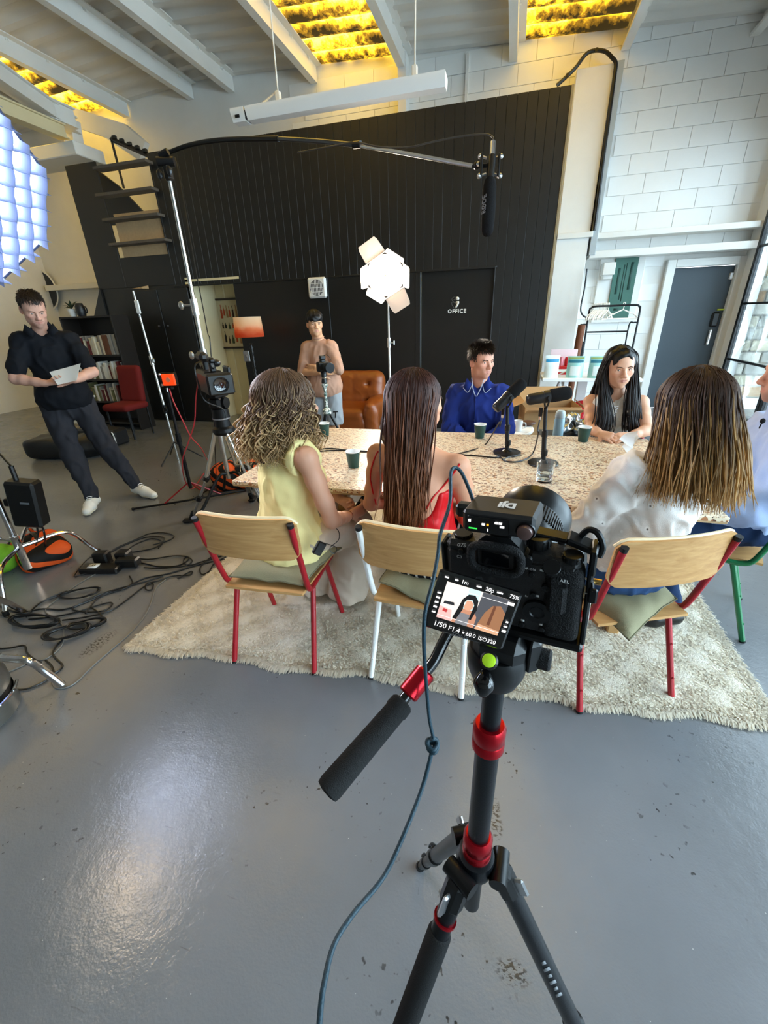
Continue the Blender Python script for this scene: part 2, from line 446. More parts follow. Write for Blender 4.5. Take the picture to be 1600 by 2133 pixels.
mply = M('pale_plywood','#b89a72',.55,0,.4,.1,30,.15)
mblk = M('black_plastic','#0d0d0e',.38,0,.5)
g = G(); g.box((-1.5,2.45,-.05),(17,11,.1)); struct(g.obj('floor',mfloor))
g = G(); g.box((7.5,3,-.06),(8.3,16,.1)); struct(g.obj('yard_ground', M('pale_paving','#cfd3d4',.8,0,.3,.3,8,.1)))
# back wall: a backing with painted blocks laid on it where their joints show
BY = 7.9
backwall = struct(link('wall_back',None,None,(0,BY,0)))
g = G()
for x0,x1,z0,z1 in ((-10,2.2,0,5.4),(2.97,3.12,0,5.4),(2.2,2.97,2.0,5.4)): g.box(((x0+x1)/2,BY+.11,(z0+z1)/2),(x1-x0,.2,z1-z0))
g.obj('backing', mwall, backwall)
bb = G(); bb.box((0,0,0),(.445,.02,.2205),.0022); bm_ = bb.mesh('block', mblock, 25)
for r in range(22):
    for c in range(15):
        x = -3.35+.45*c+(.225 if r%2 else 0); z = .115+.2255*r
        if not (x > 1.12 or z > 3.7): continue
        if x > 3.08 or z > 4.75: continue
        if 1.95 < x < 3.2 and z < 2.3: continue
        o = link('block', bm_, backwall); o.location = (x, .0070-random.random()*.0012, z)
# left wall, wall behind the viewer, right wall pieces
g = G(); g.box((-9.6,2.45,2.7),(.2,11,5.4)); struct(g.obj('wall_left',mwall))
g = G(); g.box((-3.2,-3.05,2.7),(13,.2,5.4)); struct(g.obj('wall_front',M('grey_far_wall','#8a8781',.7,0,.3,.1)))
g = G(); g.box((3.13,2.4,4.45),(.16,11,2.0)); g.box((3.13,7.74,1.75),(.16,.3,3.5)); struct(g.obj('wall_right',mwall))
# roof: corrugated sheets with the ridges along X, falling both ways from a ridge
def roofz(x): return 5.02-.055*abs(x+5.0)
def sheet(x0,x1,y0,y1,dz=0,n=6):
    ys = np.arange(y0,y1,.03); prof = .028*np.clip(1.6*np.sin(2*PI*ys/.33),-1,1)
    xs = np.linspace(x0,x1,n)
    return np.array([[(x,y,roofz(x)+p+dz) for y,p in zip(ys,prof)] for x in xs])
PUR = [-8.0,-6.6,-5.3,-4.55,-3.15,-1.77,-.27,1.1,2.5]
SKY = [(-8.0,-6.6),(-3.15,-1.77),(-.27,1.1)]
ceil = link('ceiling', None); ceil['kind'] = 'structure'
segs = [(-9.7,-8.0),(-6.6,-5.0),(-5.0,-4.55),(-4.55,-3.15),(-1.77,-.27),(1.1,2.5),(2.5,3.6)]
for a,b in segs:
    g = G(); g.grid(sheet(a-.02,b+.02,-3.1,7.95), .008); g.obj('roof_sheet', mceil, ceil)
def sky_mat():
    n = N('dirty_translucent_sheet'); co = n.co((1,1,1)); cs = n.co((3.5,3.5,1))
    sp = n.n('SeparateXYZ'); n.t.links.new(co, sp.inputs[0])
    band = n.math('SINE', n.math('ADD', n.math('MULTIPLY', sp.outputs[1], 2*PI/.33), n.math('MULTIPLY', n.noise(4,3,.6,co), .5)))   # dirt settles in every trough
    d = n.math('ADD', n.math('MULTIPLY', n.noise(3,5,.7,cs), n.noise(1.6,3,.6,co)), n.math('MULTIPLY', band, .085))
    col = n.ramp(d, [(.12,'#160e04'),(.19,'#4a3008'),(.27,'#9a6c10'),(.38,'#cfa436')])
    tr = n.n('BsdfTranslucent'); n.t.links.new(col, tr.inputs[0]); df = n.n('BsdfDiffuse'); n.t.links.new(col, df.inputs[0])
    mx = n.n('MixShader'); mx.inputs[0].default_value = .25
    n.t.links.new(tr.outputs[0], mx.inputs[1]); n.t.links.new(df.outputs[0], mx.inputs[2]); n.t.links.new(mx.outputs[0], n.out.inputs[0]); return n.m
msky = sky_mat()
for a,b in SKY:
    g = G(); g.grid(sheet(a-.02,b+.02,2.2,7.95)); g.obj('skylight_sheet', msky, ceil, 40)
    g = G(); g.grid(sheet(a-.02,b+.02,-3.1,2.23), .008); g.obj('roof_sheet', mceil, ceil)
for x in PUR:
    g = G(); z = roofz(x)-.03
    g.box((x,2.4,z-.19),(.10,10.98,.012)); g.box((x+.045,2.4,z-.1),(.012,10.98,.19)); g.box((x+.09,2.4,z-.006),(.10,10.98,.012)); g.box((x-.045,2.4,z-.175),(.012,10.98,.03))
    struct(g.obj('trim_purlin', msteel, None, 30, (x,2.4,z-.2)))
    for k in range(5):
        g = G(); g.cyl((x+.052,7.6-k*.55,z-.03),(x+.075,7.6-k*.55,z-.03),.012,seg=8); g.box((x+.055,7.6-k*.55,z-.02),(.012,.05,.04))
        c = g.obj('cleat', msteel, [o for o in C.objects if o.name.startswith('trim_purlin')][-1])
# sloping grey patches of wall: pilasters, steel column and ledges at the right of the back wall
def bar(name, x0,x1,y0,y1,z0,z1,mt,b=.004):
    g = G(); g.box(((x0+x1)/2,(y0+y1)/2,(z0+z1)/2),(x1-x0,y1-y0,z1-z0),b); return struct(g.obj(name,mt,None,30,((x0+x1)/2,(y0+y1)/2,z0)))
bar('trim_pilaster',.53,.96,7.6,7.9,0,4.25,mwall); bar('trim_column',.985,1.07,7.58,7.9,2.2,4.26,mgrey)
bar('trim_pilaster',-1.82,-1.70,7.7,7.9,3.4,4.78,mwall)
bar('trim_ledge',.53,1.0,7.56,7.9,2.42,2.49,msteel); bar('trim_ledge',1.0,3.05,7.62,7.9,2.40,2.47,msteel)
bar('trim_ledge',1.0,3.1,7.60,7.9,2.16,2.25,msteel)
bar('trim_batten',-.9,-.86,7.86,7.9,3.4,4.7,mwall,.002)
# conduit that loops over the pilaster, cable beside the column
g = G(); g.tube(spline([oy(p[0],p[1],7.55) for p in ((1160,178),(1180,160),(1200,140),(1222,112),(1243,105),(1262,108),(1275,120),(1283,132),(1280,160),(1268,250),(1258,320),(1248,400),(1238,480))],6), .022, 8)
for p in ((1182,157),(1243,104)): g.box(oy(*p,7.5),(.03,.03,.04),.004)
tag(g.obj('wall_cable', mblk, None, 30, oy(1160,178,7.55)), 'black cable looping over the top of the white pilaster', 'cable')
g = G(); g.tube(spline([oy(p[0],p[1],7.52) for p in ((1223,560),(1218,600),(1210,640),(1213,655),(1222,662))],6), .012, 6)
tag(g.obj('wall_cable', mblk, None, 30, oy(1223,560,7.52)), 'thin black cable hanging down the white wall behind the clothes rail', 'cable')
g = G(); g.box((1.30,7.745,2.02),(.16,.2,.16),.006); g.box((1.30,7.765,1.92),(.12,.16,.06),.005)
tag(g.obj('cable_box', msteel, None, 30, (1.30,7.6,1.89)), 'small white box fixed under the ledge beside the green panel', 'box')
# white patch panel behind the clothes rail
bar('trim_panel',1.20,1.80,7.84,7.9,1.30,2.16,mwall,.004)
# door at the right
dr = struct(link('door_1',None,None,(2.58,7.8,0)))
mdoor = M('slate_door_paint','#3f4a52',.5,0,.4,.06,90,.08)
g = G(); g.box((2.585,7.93,1.0),(.765,.04,1.99),.003); g.obj('door_leaf', mdoor, dr)
g = G()
for x0,x1,z0,z1 in ((2.09,2.2,0,2.10),(2.97,3.09,0,2.10),(2.2,2.97,2.0,2.10)): g.box(((x0+x1)/2,7.87,(z0+z1)/2),(x1-x0,.1,z1-z0),.006)
g.obj('door_frame', msteel, dr)
g = G(); g.box((2.93,7.9,1.43),(.09,.03,.02),.003); g.obj('door_sign', M('yellow_green_sign','#c9d814',.5), dr, label='small yellow green strip on the door')
g = G(); g.box((2.885,7.89,1.30),(.10,.05,.2),.02); g.obj('lock_case', mblk, dr)
g = G(); g.box((2.865,7.87,1.06),(.035,.03,.22),.012); g.obj('door_handle', M('brushed_white_metal','#e8e8e8',.3,.6), dr)
g = G(); g.box((2.945,7.9,1.86),(.05,.04,.09),.01); g.obj('door_closer', M('brushed_white_metal','#e8e8e8',.3,.6), dr)
# ---------------------------------------------------------------- black partition of the boxed-in office
part = struct(link('wall_partition',None,None,(0,6,0)))
PY = 6.0; TOP = 3.56
def panel(name,x0,x1,z0,z1,y0=PY,t=.03,b=.003,mt=mblack,par=part):
    g = G(); g.box(((x0+x1)/2,y0+t/2,(z0+z1)/2),(x1-x0,t,z1-z0),b); return g.obj(name,mt,par)
bw = .108
def boards(x0,x1,z0,z1):
    n = max(1,round((x1-x0)/bw)); w = (x1-x0)/n
    bx = G(); bx.box((0,0,0),(w-.002,.02,z1-z0),.0022); me = bx.mesh('board', mblack, 25)
    for i in range(n):
        o = link('board', me, part); o.location = (x0+w*(i+.5), .01+random.random()*.0012, (z0+z1)/2)
boards(-4.82,-.24,2.0,TOP); boards(-.24,.385,0,TOP)
g = G(); g.box((-2.2,PY+.07,2.78),(5.2,.08,1.55)); g.box((.07,PY+.07,1.78),(.62,.08,3.56)); g.box((-2.52,PY+.07,1.0),(2.7,.08,2.0)); g.obj('backing', mblack, part)
for x0,x1 in ((-3.86,-2.42),(-2.416,-1.22)): panel('sheet_panel',x0,x1,0,1.985)
panel('moulding',-4.85,-.24,1.985,2.005,PY-.006,.02)
panel('edge_strip',.385,.41,0,TOP,PY-.005,.14,.002,M('bronze_edge','#8b7a5c',.5,.2))
# left run of the partition with the raised opening
panel('sheet_panel',-6.25,-5.72,2.02,TOP); panel('sheet_panel',-6.25,-4.55,0,2.02); panel('sheet_panel',-5.72,-4.82,2.02,2.41)
panel('jamb',-4.845,-4.82,2.41,TOP,PY,.12)
g = G(); g.prism([(-6.2,2.03),(-6.2,0),(-7.6,0)],.05,(0,PY+.02,0),(1,0,0),(0,0,1)); g.obj('stair_side', mblack, part)
# doors in the left run: two black leaves with a bright gap above
for x0,x1 in ((-5.72,-5.16),(-5.15,-4.62)): panel('door_leaf',x0,x1,0.02,1.97,PY-.03,.03)
for x in (-5.24,-5.08): 
    g = G(); g.ball((x,PY-.05,1.47),(.016,.02,.016),8,6); g.obj('knob', M('dull_steel','#5a5a5c',.35,.8), part)
g = G(); g.prism([(-5.62,2.0),(-5.30,1.985),(-5.30,2.03)],.004,(0,PY-.012,0),(1,0,0),(0,0,1)); g.obj('chipped_edge', mply, part, None, label='bare pale wedge above the black door')  # plywood-coloured sliver painted in for light showing through the gap
# office door
dr2 = struct(link('door_2',None,None,(-.69,6,0)))
g = G(); g.box((-.70,PY+.075,1.0),(.905,.04,2.0),.003); g.obj('door_leaf', M('black_door_paint','#161513',.36,0,.5,.05,150,.2), dr2)
g = G(); g.box((-1.19,PY+.03,1.0),(.07,.07,2.0),.003); g.box((-.245,PY+.03,1.0),(.012,.07,2.0),.002); g.box((-.70,PY+.03,2.0),(.95,.07,.02),.002); g.obj('door_frame', mblack, dr2)
mlet = M('white_vinyl','#e9e7e2',.5); 
text_obj('lettering','OFFICE',.062,mlet,WALLTXT,(-.69,PY+.054,1.527),dr2,.0008,bold=.0022,space=1.22)
mg2 = M('grey_outline_vinyl','#6d6a66',.5)
# emblem: two halves of a shield-like letter, solid on the right, outlined on the left
def poly_at(name, pts, mt, s=.0028, cx=-.715, cz=1.63, y=PY+.0535):
    g = G(); g.prism([(cx+a*s, cz+b*s) for a,b in pts], .0016,(0,y,0),(1,0,0),(0,0,1)); g.obj(name, mt, dr2, None)
poly_at('emblem',[(2,21),(9,23),(15,21),(18,16),(17,11),(13,9),(7,9),(2,12)],mlet)
poly_at('emblem',[(4,5),(17,5),(18,-1),(15,-11),(8,-20),(0,-25),(0,-14),(5,-12),(7,-6),(1,-3)],mlet)
g = G(); sc = .0028
for P in ([(0,22),(-7,22),(-14,18),(-16,12),(-12,6),(-5,2),(-2,-2)],[(-16,0),(-10,2),(-5,-1)],[(-16,0),(-15,-8),(-9,-17),(-1,-24)],[(-1,12),(-6,12),(-8,9)]):
    g.tube(spline([(-.715+a*sc,PY+.053,1.63+b*sc) for a,b in P],4),.0022,5)
g.obj('emblem_outline', mg2, dr2)
# corridor behind the opening at the left
g = G(); g.box((-4.62,7.0,1.05),(.06,2.0,2.1)); cor = struct(g.obj('wall_corridor', mcream, None, 30, (-4.62,7,0)))
# bare wall plane of the corridor, facing the room, that carries the poster
g = G(); g.box((-3.95,6.62,1.05),(1.3,.04,2.1),.002); g.box((-4.44,6.59,1.05),(.02,.03,2.1),.003); struct(g.obj('wall_recess', mcream, None, 30, (-3.95,6.62,0)))
g = G(); g.box((-4.2,6.3,2.06),(.9,.6,.03)); struct(g.obj('trim_soffit', mcream))
# raised opening: plywood back, planks, railing and white wall beyond
g = G(); g.box((-5.23,6.04,2.675),(.84,.03,.55),.003); struct(g.obj('trim_plywood', mply, None, 30,(-5.23,6.04,2.4)))
for px0,py0,px1,py1 in ((203,353,312,337),(208,411,324,392),(222,461,337,447),(235,510,352,501)):
    a = oy(px0,py0,5.94); b = oy(px1,py1,5.94); g = G(); zc = (a[2]+b[2])/2
    g.box(((a[0]+b[0])/2,5.94,zc),(b[0]-a[0],.16,.035),.004); struct(g.obj('trim_plank', M('grey_plank','#57514a',.6,0,.4,.2,40,.25), None, 30, ((a[0]+b[0])/2,5.94,zc)))
g = G(); a, b, c_ = oy(232,290,6.5), oy(312,325,6.3), oy(258,392,6.5)
g.tube([a,b],.03,4); g.tube([a,c_],.022,4)
for t in np.linspace(.1,.9,5): p = a+(b-a)*t; g.box(p+[0,0,.04],(.06,.04,.04),.004)
struct(g.obj('trim_hatch_frame', mblk, None, 30, a))
g = G(); g.prism([tuple(oy(*p,6.9)[[0,2]]) for p in ((182,345),(200,350),(250,388),(300,440),(240,470),(205,470))],.04,(0,6.9,0),(1,0,0),(0,0,1)); struct(g.obj('trim_stair_panel', mblack))
# steelwork and bracket in the top left corner
def beam(name, p, q, r, mt=msteel):
    p = np.array(p); q = np.array(q); g = G(); d = q-p; L = np.linalg.norm(d); B = basis(d)
    g.box((p+q)/2,(r,r*1.5,L),.004,B); g.box((p+q)/2+B[:,1]*r*.75,(r*1.6,.02,L),.002,B); g.box((p+q)/2-B[:,1]*r*.75,(r*1.6,.02,L),.002,B); return struct(g.obj(name,mt,None,30,p))
beam('trim_rafter', oy(-40,130,4.9), oy(152,262,6.6), .12)
beam('trim_tie', oy(-60,160,5.2), oy(150,250,6.4), .14); beam('trim_tie', oy(-40,205,4.9), oy(130,275,6.2), .10, mcream)
beam('trim_post', oy(146,250,6.6), oy(160,330,6.6), .11)
g = G(); a = oy(75,322,6.2); b = oy(178,322,6.2); g.box(((a[0]+b[0])/2-.35,6.3,(a[2]+b[2])/2),(b[0]-a[0]+.7,.5,.16),.01); struct(g.obj('trim_bracket_shelf', msteel, None, 30, a))
g = G(); g.prism([tuple(oy(*p,7.0)[[0,2]]) for p in ((148,262),(228,290),(300,338),(312,300),(268,262),(150,225))],.1,(0,7.0,0),(1,0,0),(0,0,1)); struct(g.obj('wall_gable', mwall))
bar('trim_pipe',-9.4,-6.3,7.7,7.9,2.2,2.3,msteel)
# ---------------------------------------------------------------- glazed side
mframe = M('black_window_steel','#111214',.4,.3,.5)
def thin_glass(name, tint=(.93,.98,1,1), gl=.6):
    n = N(name); tr = n.n('BsdfTransparent'); tr.inputs[0].default_value = tint
    gs = n.n('BsdfGlossy'); gs.inputs['Roughness'].default_value = .02
    lw = n.n('LayerWeight'); lw.inputs[0].default_value = .35
    mx = n.n('MixShader'); n.t.links.new(n.math('MULTIPLY', lw.outputs['Fresnel'], gl), mx.inputs[0]); n.t.links.new(tr.outputs[0], mx.inputs[1]); n.t.links.new(gs.outputs[0], mx.inputs[2])
    n.t.links.new(mx.outputs[0], n.out.inputs[0]); return n.m
mglass = thin_glass('window_glass')
def window(idx, y0, y1, z0=0.08, z1=3.45, bars=(.79,1.5,2.17), x=3.05):
    w = struct(link('window_%d'%idx,None,None,(x,(y0+y1)/2,z0)))
    g = G()
    for y in (y0+.03,y1-.03): g.box((x,y,(z0+z1)/2),(.06,.06,z1-z0),.004)
    for z in (z0+.03,z1-.03): g.box((x,(y0+y1)/2,z),(.06,y1-y0,.06),.004)
    g.obj('window_frame', mframe, w)
    zs = [z0]+list(bars)+[z1]
    for z in bars:
        g = G(); g.box((x,(y0+y1)/2,z),(.04,y1-y0-.12,.028),.003); g.obj('glazing_bar', mframe, w)
    for a,b in zip(zs[:-1],zs[1:]):
        g = G(); g.box((x,(y0+y1)/2,(a+b)/2),(.006,y1-y0-.12,b-a-.03)); g.obj('pane', mglass, w, None)
ys = [7.57,6.29,5.05,3.85,2.65,1.45,.25,-.95,-2.0,-2.95]
for i in range(9): window(i+1, ys[i+1]+.005, ys[i]-.005)
# threshold strip and yard wall outside
bar('trim_threshold',2.98,3.2,-2.95,7.6,-.01,.075,M('dark_threshold','#3b4044',.5))
yw = struct(link('yard_wall',None,None,(5.6,9.0,0)))
g = G(); g.box((5.6,9.2,2.0),(5.2,.3,4.0)); g.obj('backing', M('mortar','#8f8b82',.8,0,.3,.3,40,.1), yw)
g = G(); g.box((5.6,7.9,4.1),(5.2,2.6,.08),.01); g.obj('canopy', M('canopy_board','#6f7375',.6), yw)  # roof and posts added only to dim the sky light on this wall
for x in (3.35,8.1): g = G(); g.box((x,6.7,2.05),(.10,.10,4.1),.006); g.obj('canopy_post', mframe, yw)
sm = [M('yard_brick_'+k,c,.8,0,.3,.4,25,.18) for k,c in (('cream','#8f8976'),('sand','#8a7350'),('grey','#77766f'),('white','#a19e94'),('tan','#80664a'))]
bms = []
for mm in sm: q = G(); q.box((0,0,0),(.36,.06,.165),.012); bms.append(q.mesh('stone', mm, 30))
for r in range(21):
    for c in range(13):
        o = link('stone', bms[random.choice([0,0,1,2,3,3,4])], yw); o.location = (3.35+.385*c+(.19 if r%2 else 0)-5.6, .045-random.random()*.02, .1+.187*r)
for xx,zz,sx,sz in ((4.35,1.72,.42,.40),(4.62,1.20,.46,.20)):
    g = G(); g.box((xx,8.85,zz),(sx,.14,sz),.015)
    for k in range(4): g.box((xx-.12+.08*k,8.775,zz+.06),(.05,.01,.05),.002)
    tag(g.obj('meter_box', M('grey_meter_box','#6d777a',.5), None, 30, (xx,8.85,zz)), 'grey %s meter box on the yard wall outside the glazing'%('upper' if sz>.3 else 'lower'), 'meter box', 'meter boxes on the yard wall')
# ================================================================ rug, table, chairs and what stands on them
mchrome = M('chrome','#d8d8da',.12,1); mred = M('red_powder_coat','#a01520',.38,0,.5,.05,200); mwhitec = M('white_powder_coat','#e9e8e4',.4)
mgreenc = M('green_powder_coat','#0f6a3c',.35); mrubber = M('black_rubber','#141415',.6,0,.3)
def beech():
    n = N('beech_plywood'); co = n.co((1.5,14,26)); f = n.noise(2.2,5,.6,co,.6)
    n.set(n.ramp(f,[(.3,'#b4834c'),(.6,'#c99a62'),(.8,'#d6ac76')]), .42, 0, .5); n.bump(f,.05,.002); return n.m
mbeech = beech(); medge = M('plywood_edge','#e3cfa8',.5,0,.4,0,60,.1)
def rugmat(name, a, b):
    n = N(name); n.set(n.mix(n.noise(9,4,.7), a, b), .95, 0, .1); n.bump(n.noise(180,3,.7),.8,.01); return n.m
RUG = [(-1.75,1.27),(1.13,1.50),(1.14,3.25),(-1.76,3.20)]
rug = thing('rug','cream shaggy wool rug under the chairs and table','rug',(-.3,2.3,0))
def bil(q,u,v): q = np.array(q); return q[0]*(1-u)*(1-v)+q[1]*u*(1-v)+q[2]*u*v+q[3]*(1-u)*v
gu, gv = np.linspace(0,1,90), np.linspace(0,1,60); P = np.zeros((90,60,3))
for i,u in enumerate(gu):
    for j,v in enumerate(gv):
        p = bil(RUG,u,v); e = .012*math.sin(p[0]*9)+.01*math.sin(p[0]*23+1)
        k = max(0,1-min(u,1-u,v,1-v)/.02); P[i,j] = (p[0], p[1]+e*k, .016*(1-.6*k)+.004*math.sin(p[0]*31)*math.sin(p[1]*27)+.003*random.random())
g = G(); g.grid(P, .012); g.obj('backing', rugmat('rug_wool','#e2d5bd','#f3ebdc'), rug, 60)
def tufts(n):
    r = np.random.default_rng(3); u = r.random(n); v = r.random(n)**1.35; e = r.random(n) < .10
    side = r.integers(0,4,n)
    v = np.where(e&(side<2), r.random(n)*.006-.003, v); u = np.where(e&(side==2), 1-r.random(n)*.004, np.where(e&(side==3), r.random(n)*.004, u))
    q = np.array(RUG); p = q[0]*((1-u)*(1-v))[:,None]+q[1]*(u*(1-v))[:,None]+q[2]*(u*v)[:,None]+q[3]*((1-u)*v)[:,None]
    p[:,1] += np.where(v<.02, .012*np.sin(p[:,0]*9)+.01*np.sin(p[:,0]*23+1), 0)
    a = r.random(n)*2*PI; a = np.where(e&(side<2), -PI/2+r.normal(0,.5,n), a)
    L = .017+.014*r.random(n); L = np.where(e, L*1.5, L); w = .0024+.0026*r.random(n)
    d = np.stack([np.cos(a),np.sin(a)],1); s = np.stack([-d[:,1],d[:,0]],1)
    z0 = np.full(n,.008); V = np.zeros((n,6,3))
    for k,(t,hh,ww) in enumerate(((0,0,1),(.45,.65,.9),(1,.8,.25))):
        c = p+d*(L*t)[:,None]; z = z0+.014*hh*(.6+.8*r.random(n)) if k else z0
        z = np.where(e&(k==2), .004+.006*r.random(n), z)
        V[:,2*k,:2] = c-s*(w*ww)[:,None]; V[:,2*k+1,:2] = c+s*(w*ww)[:,None]; V[:,2*k,2] = z; V[:,2*k+1,2] = z
    b = np.arange(n)[:,None]*6
    F = np.vstack([b+np.array([0,1,3,2]), b+np.array([2,3,5,4])])
    c = np.ones((n,6,4),np.float32); c[:,:,:3] *= (.86+.14*r.random(n))[:,None,None]
    return V.reshape(-1,3), F, c.reshape(-1,4)
def vcol(name, base, rough=.6, spec=.3, mul=True, trans=0, bump=0, bs=300, sss=0):
    n = N(name); a = n.n('VertexColor'); a.layer_name = 'Col'
    col = n.mix(1.0, lin(base), a.outputs[0], 'MULTIPLY') if mul else a.outputs[0]
    n.set(col, rough, 0, spec)
    if sss: n.set(Subsurface_Weight=sss, Subsurface_Radius=(.012,.005,.003), Subsurface_Scale=1.0)
    if bump: n.bump(n.noise(bs,3,.6),bump,.003)
    return n.m
def rug_pile_mat():
    m_ = vcol('rug_pile','#f1e8d6',.95,.05); t_ = m_.node_tree; b_ = t_.nodes['Principled BSDF']; tr = t_.nodes.new('ShaderNodeBsdfTranslucent'); mx = t_.nodes.new('ShaderNodeMixShader'); mx.inputs[0].default_value = .45
    t_.links.new(b_.inputs['Base Color'].links[0].from_socket, tr.inputs[0]); t_.links.new(b_.outputs[0], mx.inputs[1]); t_.links.new(tr.outputs[0], mx.inputs[2]); t_.links.new(mx.outputs[0], t_.nodes['Material Output'].inputs[0]); return m_
v,f,c = tufts(88000); o = link('pile', mesh_np('pile', v-ORG[rug], [f], rug_pile_mat(), True, None, None, c), rug); o['kind'] = 'stuff'
# ---- table
def terrazzo():
    n = N('terrazzo'); co = n.co(); w = n.mix(.06, co, n.n('TexNoise').outputs['Color'])
    base = n.mix(n.noise(14,3,.6,co), '#e6d8bf','#d9c5a6')
    for sc,th,cols,off in ((64,.36,('#8b5a3e','#b98a62','#5c3b2c','#cdb08a'),(0,0,0)),(100,.33,('#3d2c24','#c08a5e','#8d7a66','#a5683f'),(.3,.1,.7)),(42,.31,('#a9714b','#caa57d','#6e4631','#d8c5a6'),(1,.5,.2))):
        mp = n.n('Mapping'); mp.inputs['Location'].default_value = off; mp.inputs['Scale'].default_value = (1,1.9,1); mp.inputs['Rotation'].default_value = (0,0,off[0]*3+.4)
        n.t.links.new(n.n('TexCoord').outputs['Object'], mp.inputs[0])
        dst = n.n('TexNoise'); dst.inputs['Scale'].default_value = sc*.8; n.t.links.new(mp.outputs[0], dst.inputs['Vector'])
        vv = n.n('VectorMath'); vv.operation = 'MULTIPLY_ADD'; n.t.links.new(dst.outputs['Color'], vv.inputs[0]); vv.inputs[1].default_value = (.016,)*3; n.t.links.new(mp.outputs[0], vv.inputs[2])
        d = n.vor(sc, vv.outputs[0]); cc = n.vor(sc, vv.outputs[0], out='Color')
        sx = n.n('SeparateColor'); n.t.links.new(cc, sx.inputs[0])
        col = n.ramp(sx.outputs[0], [(k/4, c) for k,c in enumerate(cols)], 'CONSTANT')
        thr = n.math('MULTIPLY', sx.outputs[1], th*1.6)
        base = n.mix(n.math('LESS_THAN', d, thr), base, col)
    n.set(base, .35, 0, .5); return n.m
TX0,TX1,TY0,TY1,TZ = -1.335,.88,1.77,2.935,.75
tab = thing('meeting_table','long table with a brown and cream terrazzo top on wooden legs','table',(-.15,2.35,0))
g = G(); g.box(((TX0+TX1)/2,(TY0+TY1)/2,TZ-.011),(TX1-TX0,TY1-TY0,.022),.003); g.obj('table_top', terrazzo(), tab)
g = G(); g.box(((TX0+TX1)/2,(TY0+TY1)/2,TZ-.026),(TX1-TX0-.004,TY1-TY0-.004,.009),.002); g.obj('top_underlay', mply, tab)
moak = M('oak_leg','#b98f5c',.5,0,.4,.1,40,.15)
for x in (-.78,.62):
    for y in (1.93,2.78):
        g = G(); g.box((x,y,.36),(.055,.055,.72),.006); g.obj('leg', moak, tab)
    g = G(); g.box((x,2.355,.695),(.05,.86,.05),.004); g.obj('rail', moak, tab)
mbrace = M('black_steel','#17181a',.45,.4)
for x,s in ((-1.15,1),(-.62,-1),(.3,1),(.85,-1)):
    for y in (1.93,2.78):
        g = G(); g.tube([(x,y,.72),(x+s*.34,y,.22)],.011,8); g.obj('brace', mbrace, tab)
# ---- chairs
def chair(label, cx, cy, yaw, mt, group=None, cap=mrubber):
    t = thing('school_chair',label,'chair',(cx,cy,0),group); R = rotz(yaw); loc = np.array([cx,cy,0])
    def put(g,*a,**k): g.xf(R,loc); return g.obj(*a,**k)
    for s in (-1,1):
        for a,b in (((.205,-.222,0),(.19,-.085,.400)),((.205,.225,0),(.19,.095,.400))):
            g = G(); p = np.array(a)*[s,1,1]; q = np.array(b)*[s,1,1]; g.tube([p,p+(q-p)*.03,q],[.0125,.0125,.0125],12)
            for k in (.25,.6): g.cyl(p+(q-p)*k+np.array([0,-.012,0]),p+(q-p)*k+np.array([0,-.016,0]),.005,seg=8)
            put(g,'leg',mt,t)
            g = G(); g.cyl(p,p+(q-p)*.02,.0140,seg=12); put(g,'foot_cap',cap,t)
        g = G(); g.tube(spline(np.array([(.19,.17,.405),(.19,.05,.405),(.193,-.06,.405),(.195,-.11,.407),(.197,-.145,.425),(.199,-.168,.48),(.202,-.205,.61),(.205,-.255,.79)])*[s,1,1],6),.0125,12); put(g,'back_post',mt,t)
        g = G(); a = np.array([.205*s,-.255,.79]); g.cyl(a-[0,-.003,.01],a+[0,-.001,.006],.0132,seg=12); put(g,'end_cap',cap,t)
    g = G(); g.tube([(-.19,-.02,.40),(.19,-.02,.40)],.01,8); g.tube([(-.19,.09,.40),(.19,.09,.40)],.01,8); put(g,'cross_tube',mt,t)
    # moulded seat and back
    P = np.array([[(.205*u*(1-.05*(1-v)), -.19+.40*(v+1)/2*1.0, .426-.010*(1-u*u)*(1-v*v)-.02*max(0,v-.6)) for v in np.linspace(-1,1,12)] for u in np.linspace(-1,1,12)])
    g = G(); g.grid(P,.012); put(g,'seat',mbeech,t)
    nu, nv = 25, 13; P = np.zeros((nu,nv,3))
    for i,u in enumerate(np.linspace(-1,1,nu)):
        for j,v in enumerate(np.linspace(-1,1,nv)):
            # rounded outline
            c = max(0,abs(u)-.78)/.22; ext = 1-.30*c**2.4
            vv = v*ext if v > 0 else v*(1-.42*c**2.0)
            z = .715+.098*vv; P[i,j] = (.220*u, -.232-.13*(z-.715)-.03*(1-u*u)+.012, z)
    g = G(); g.grid(P[:,::-1],.011); put(g,'backrest',[mbeech],t)
    # pale edge band
    g = G(); top = [P[i,-1] for i in range(nu)]; g.tube(np.array(top)+[0,.005,0],.0066,6); put(g,'backrest_edge',medge,t,label='pale plywood edge')
    return t
chair('red framed school chair with a plywood back under the woman in yellow',-.965,1.526,.055,mred)
chair('white framed school chair with a plywood back under the woman in red',-.268,1.565,-.05,mwhitec)
chair('red framed school chair with a plywood back under the woman in the white blouse',.505,1.667,.40,mred)
chair('green framed school chair under the man in the pale blue shirt',1.08,2.27,1.22,mgreenc)
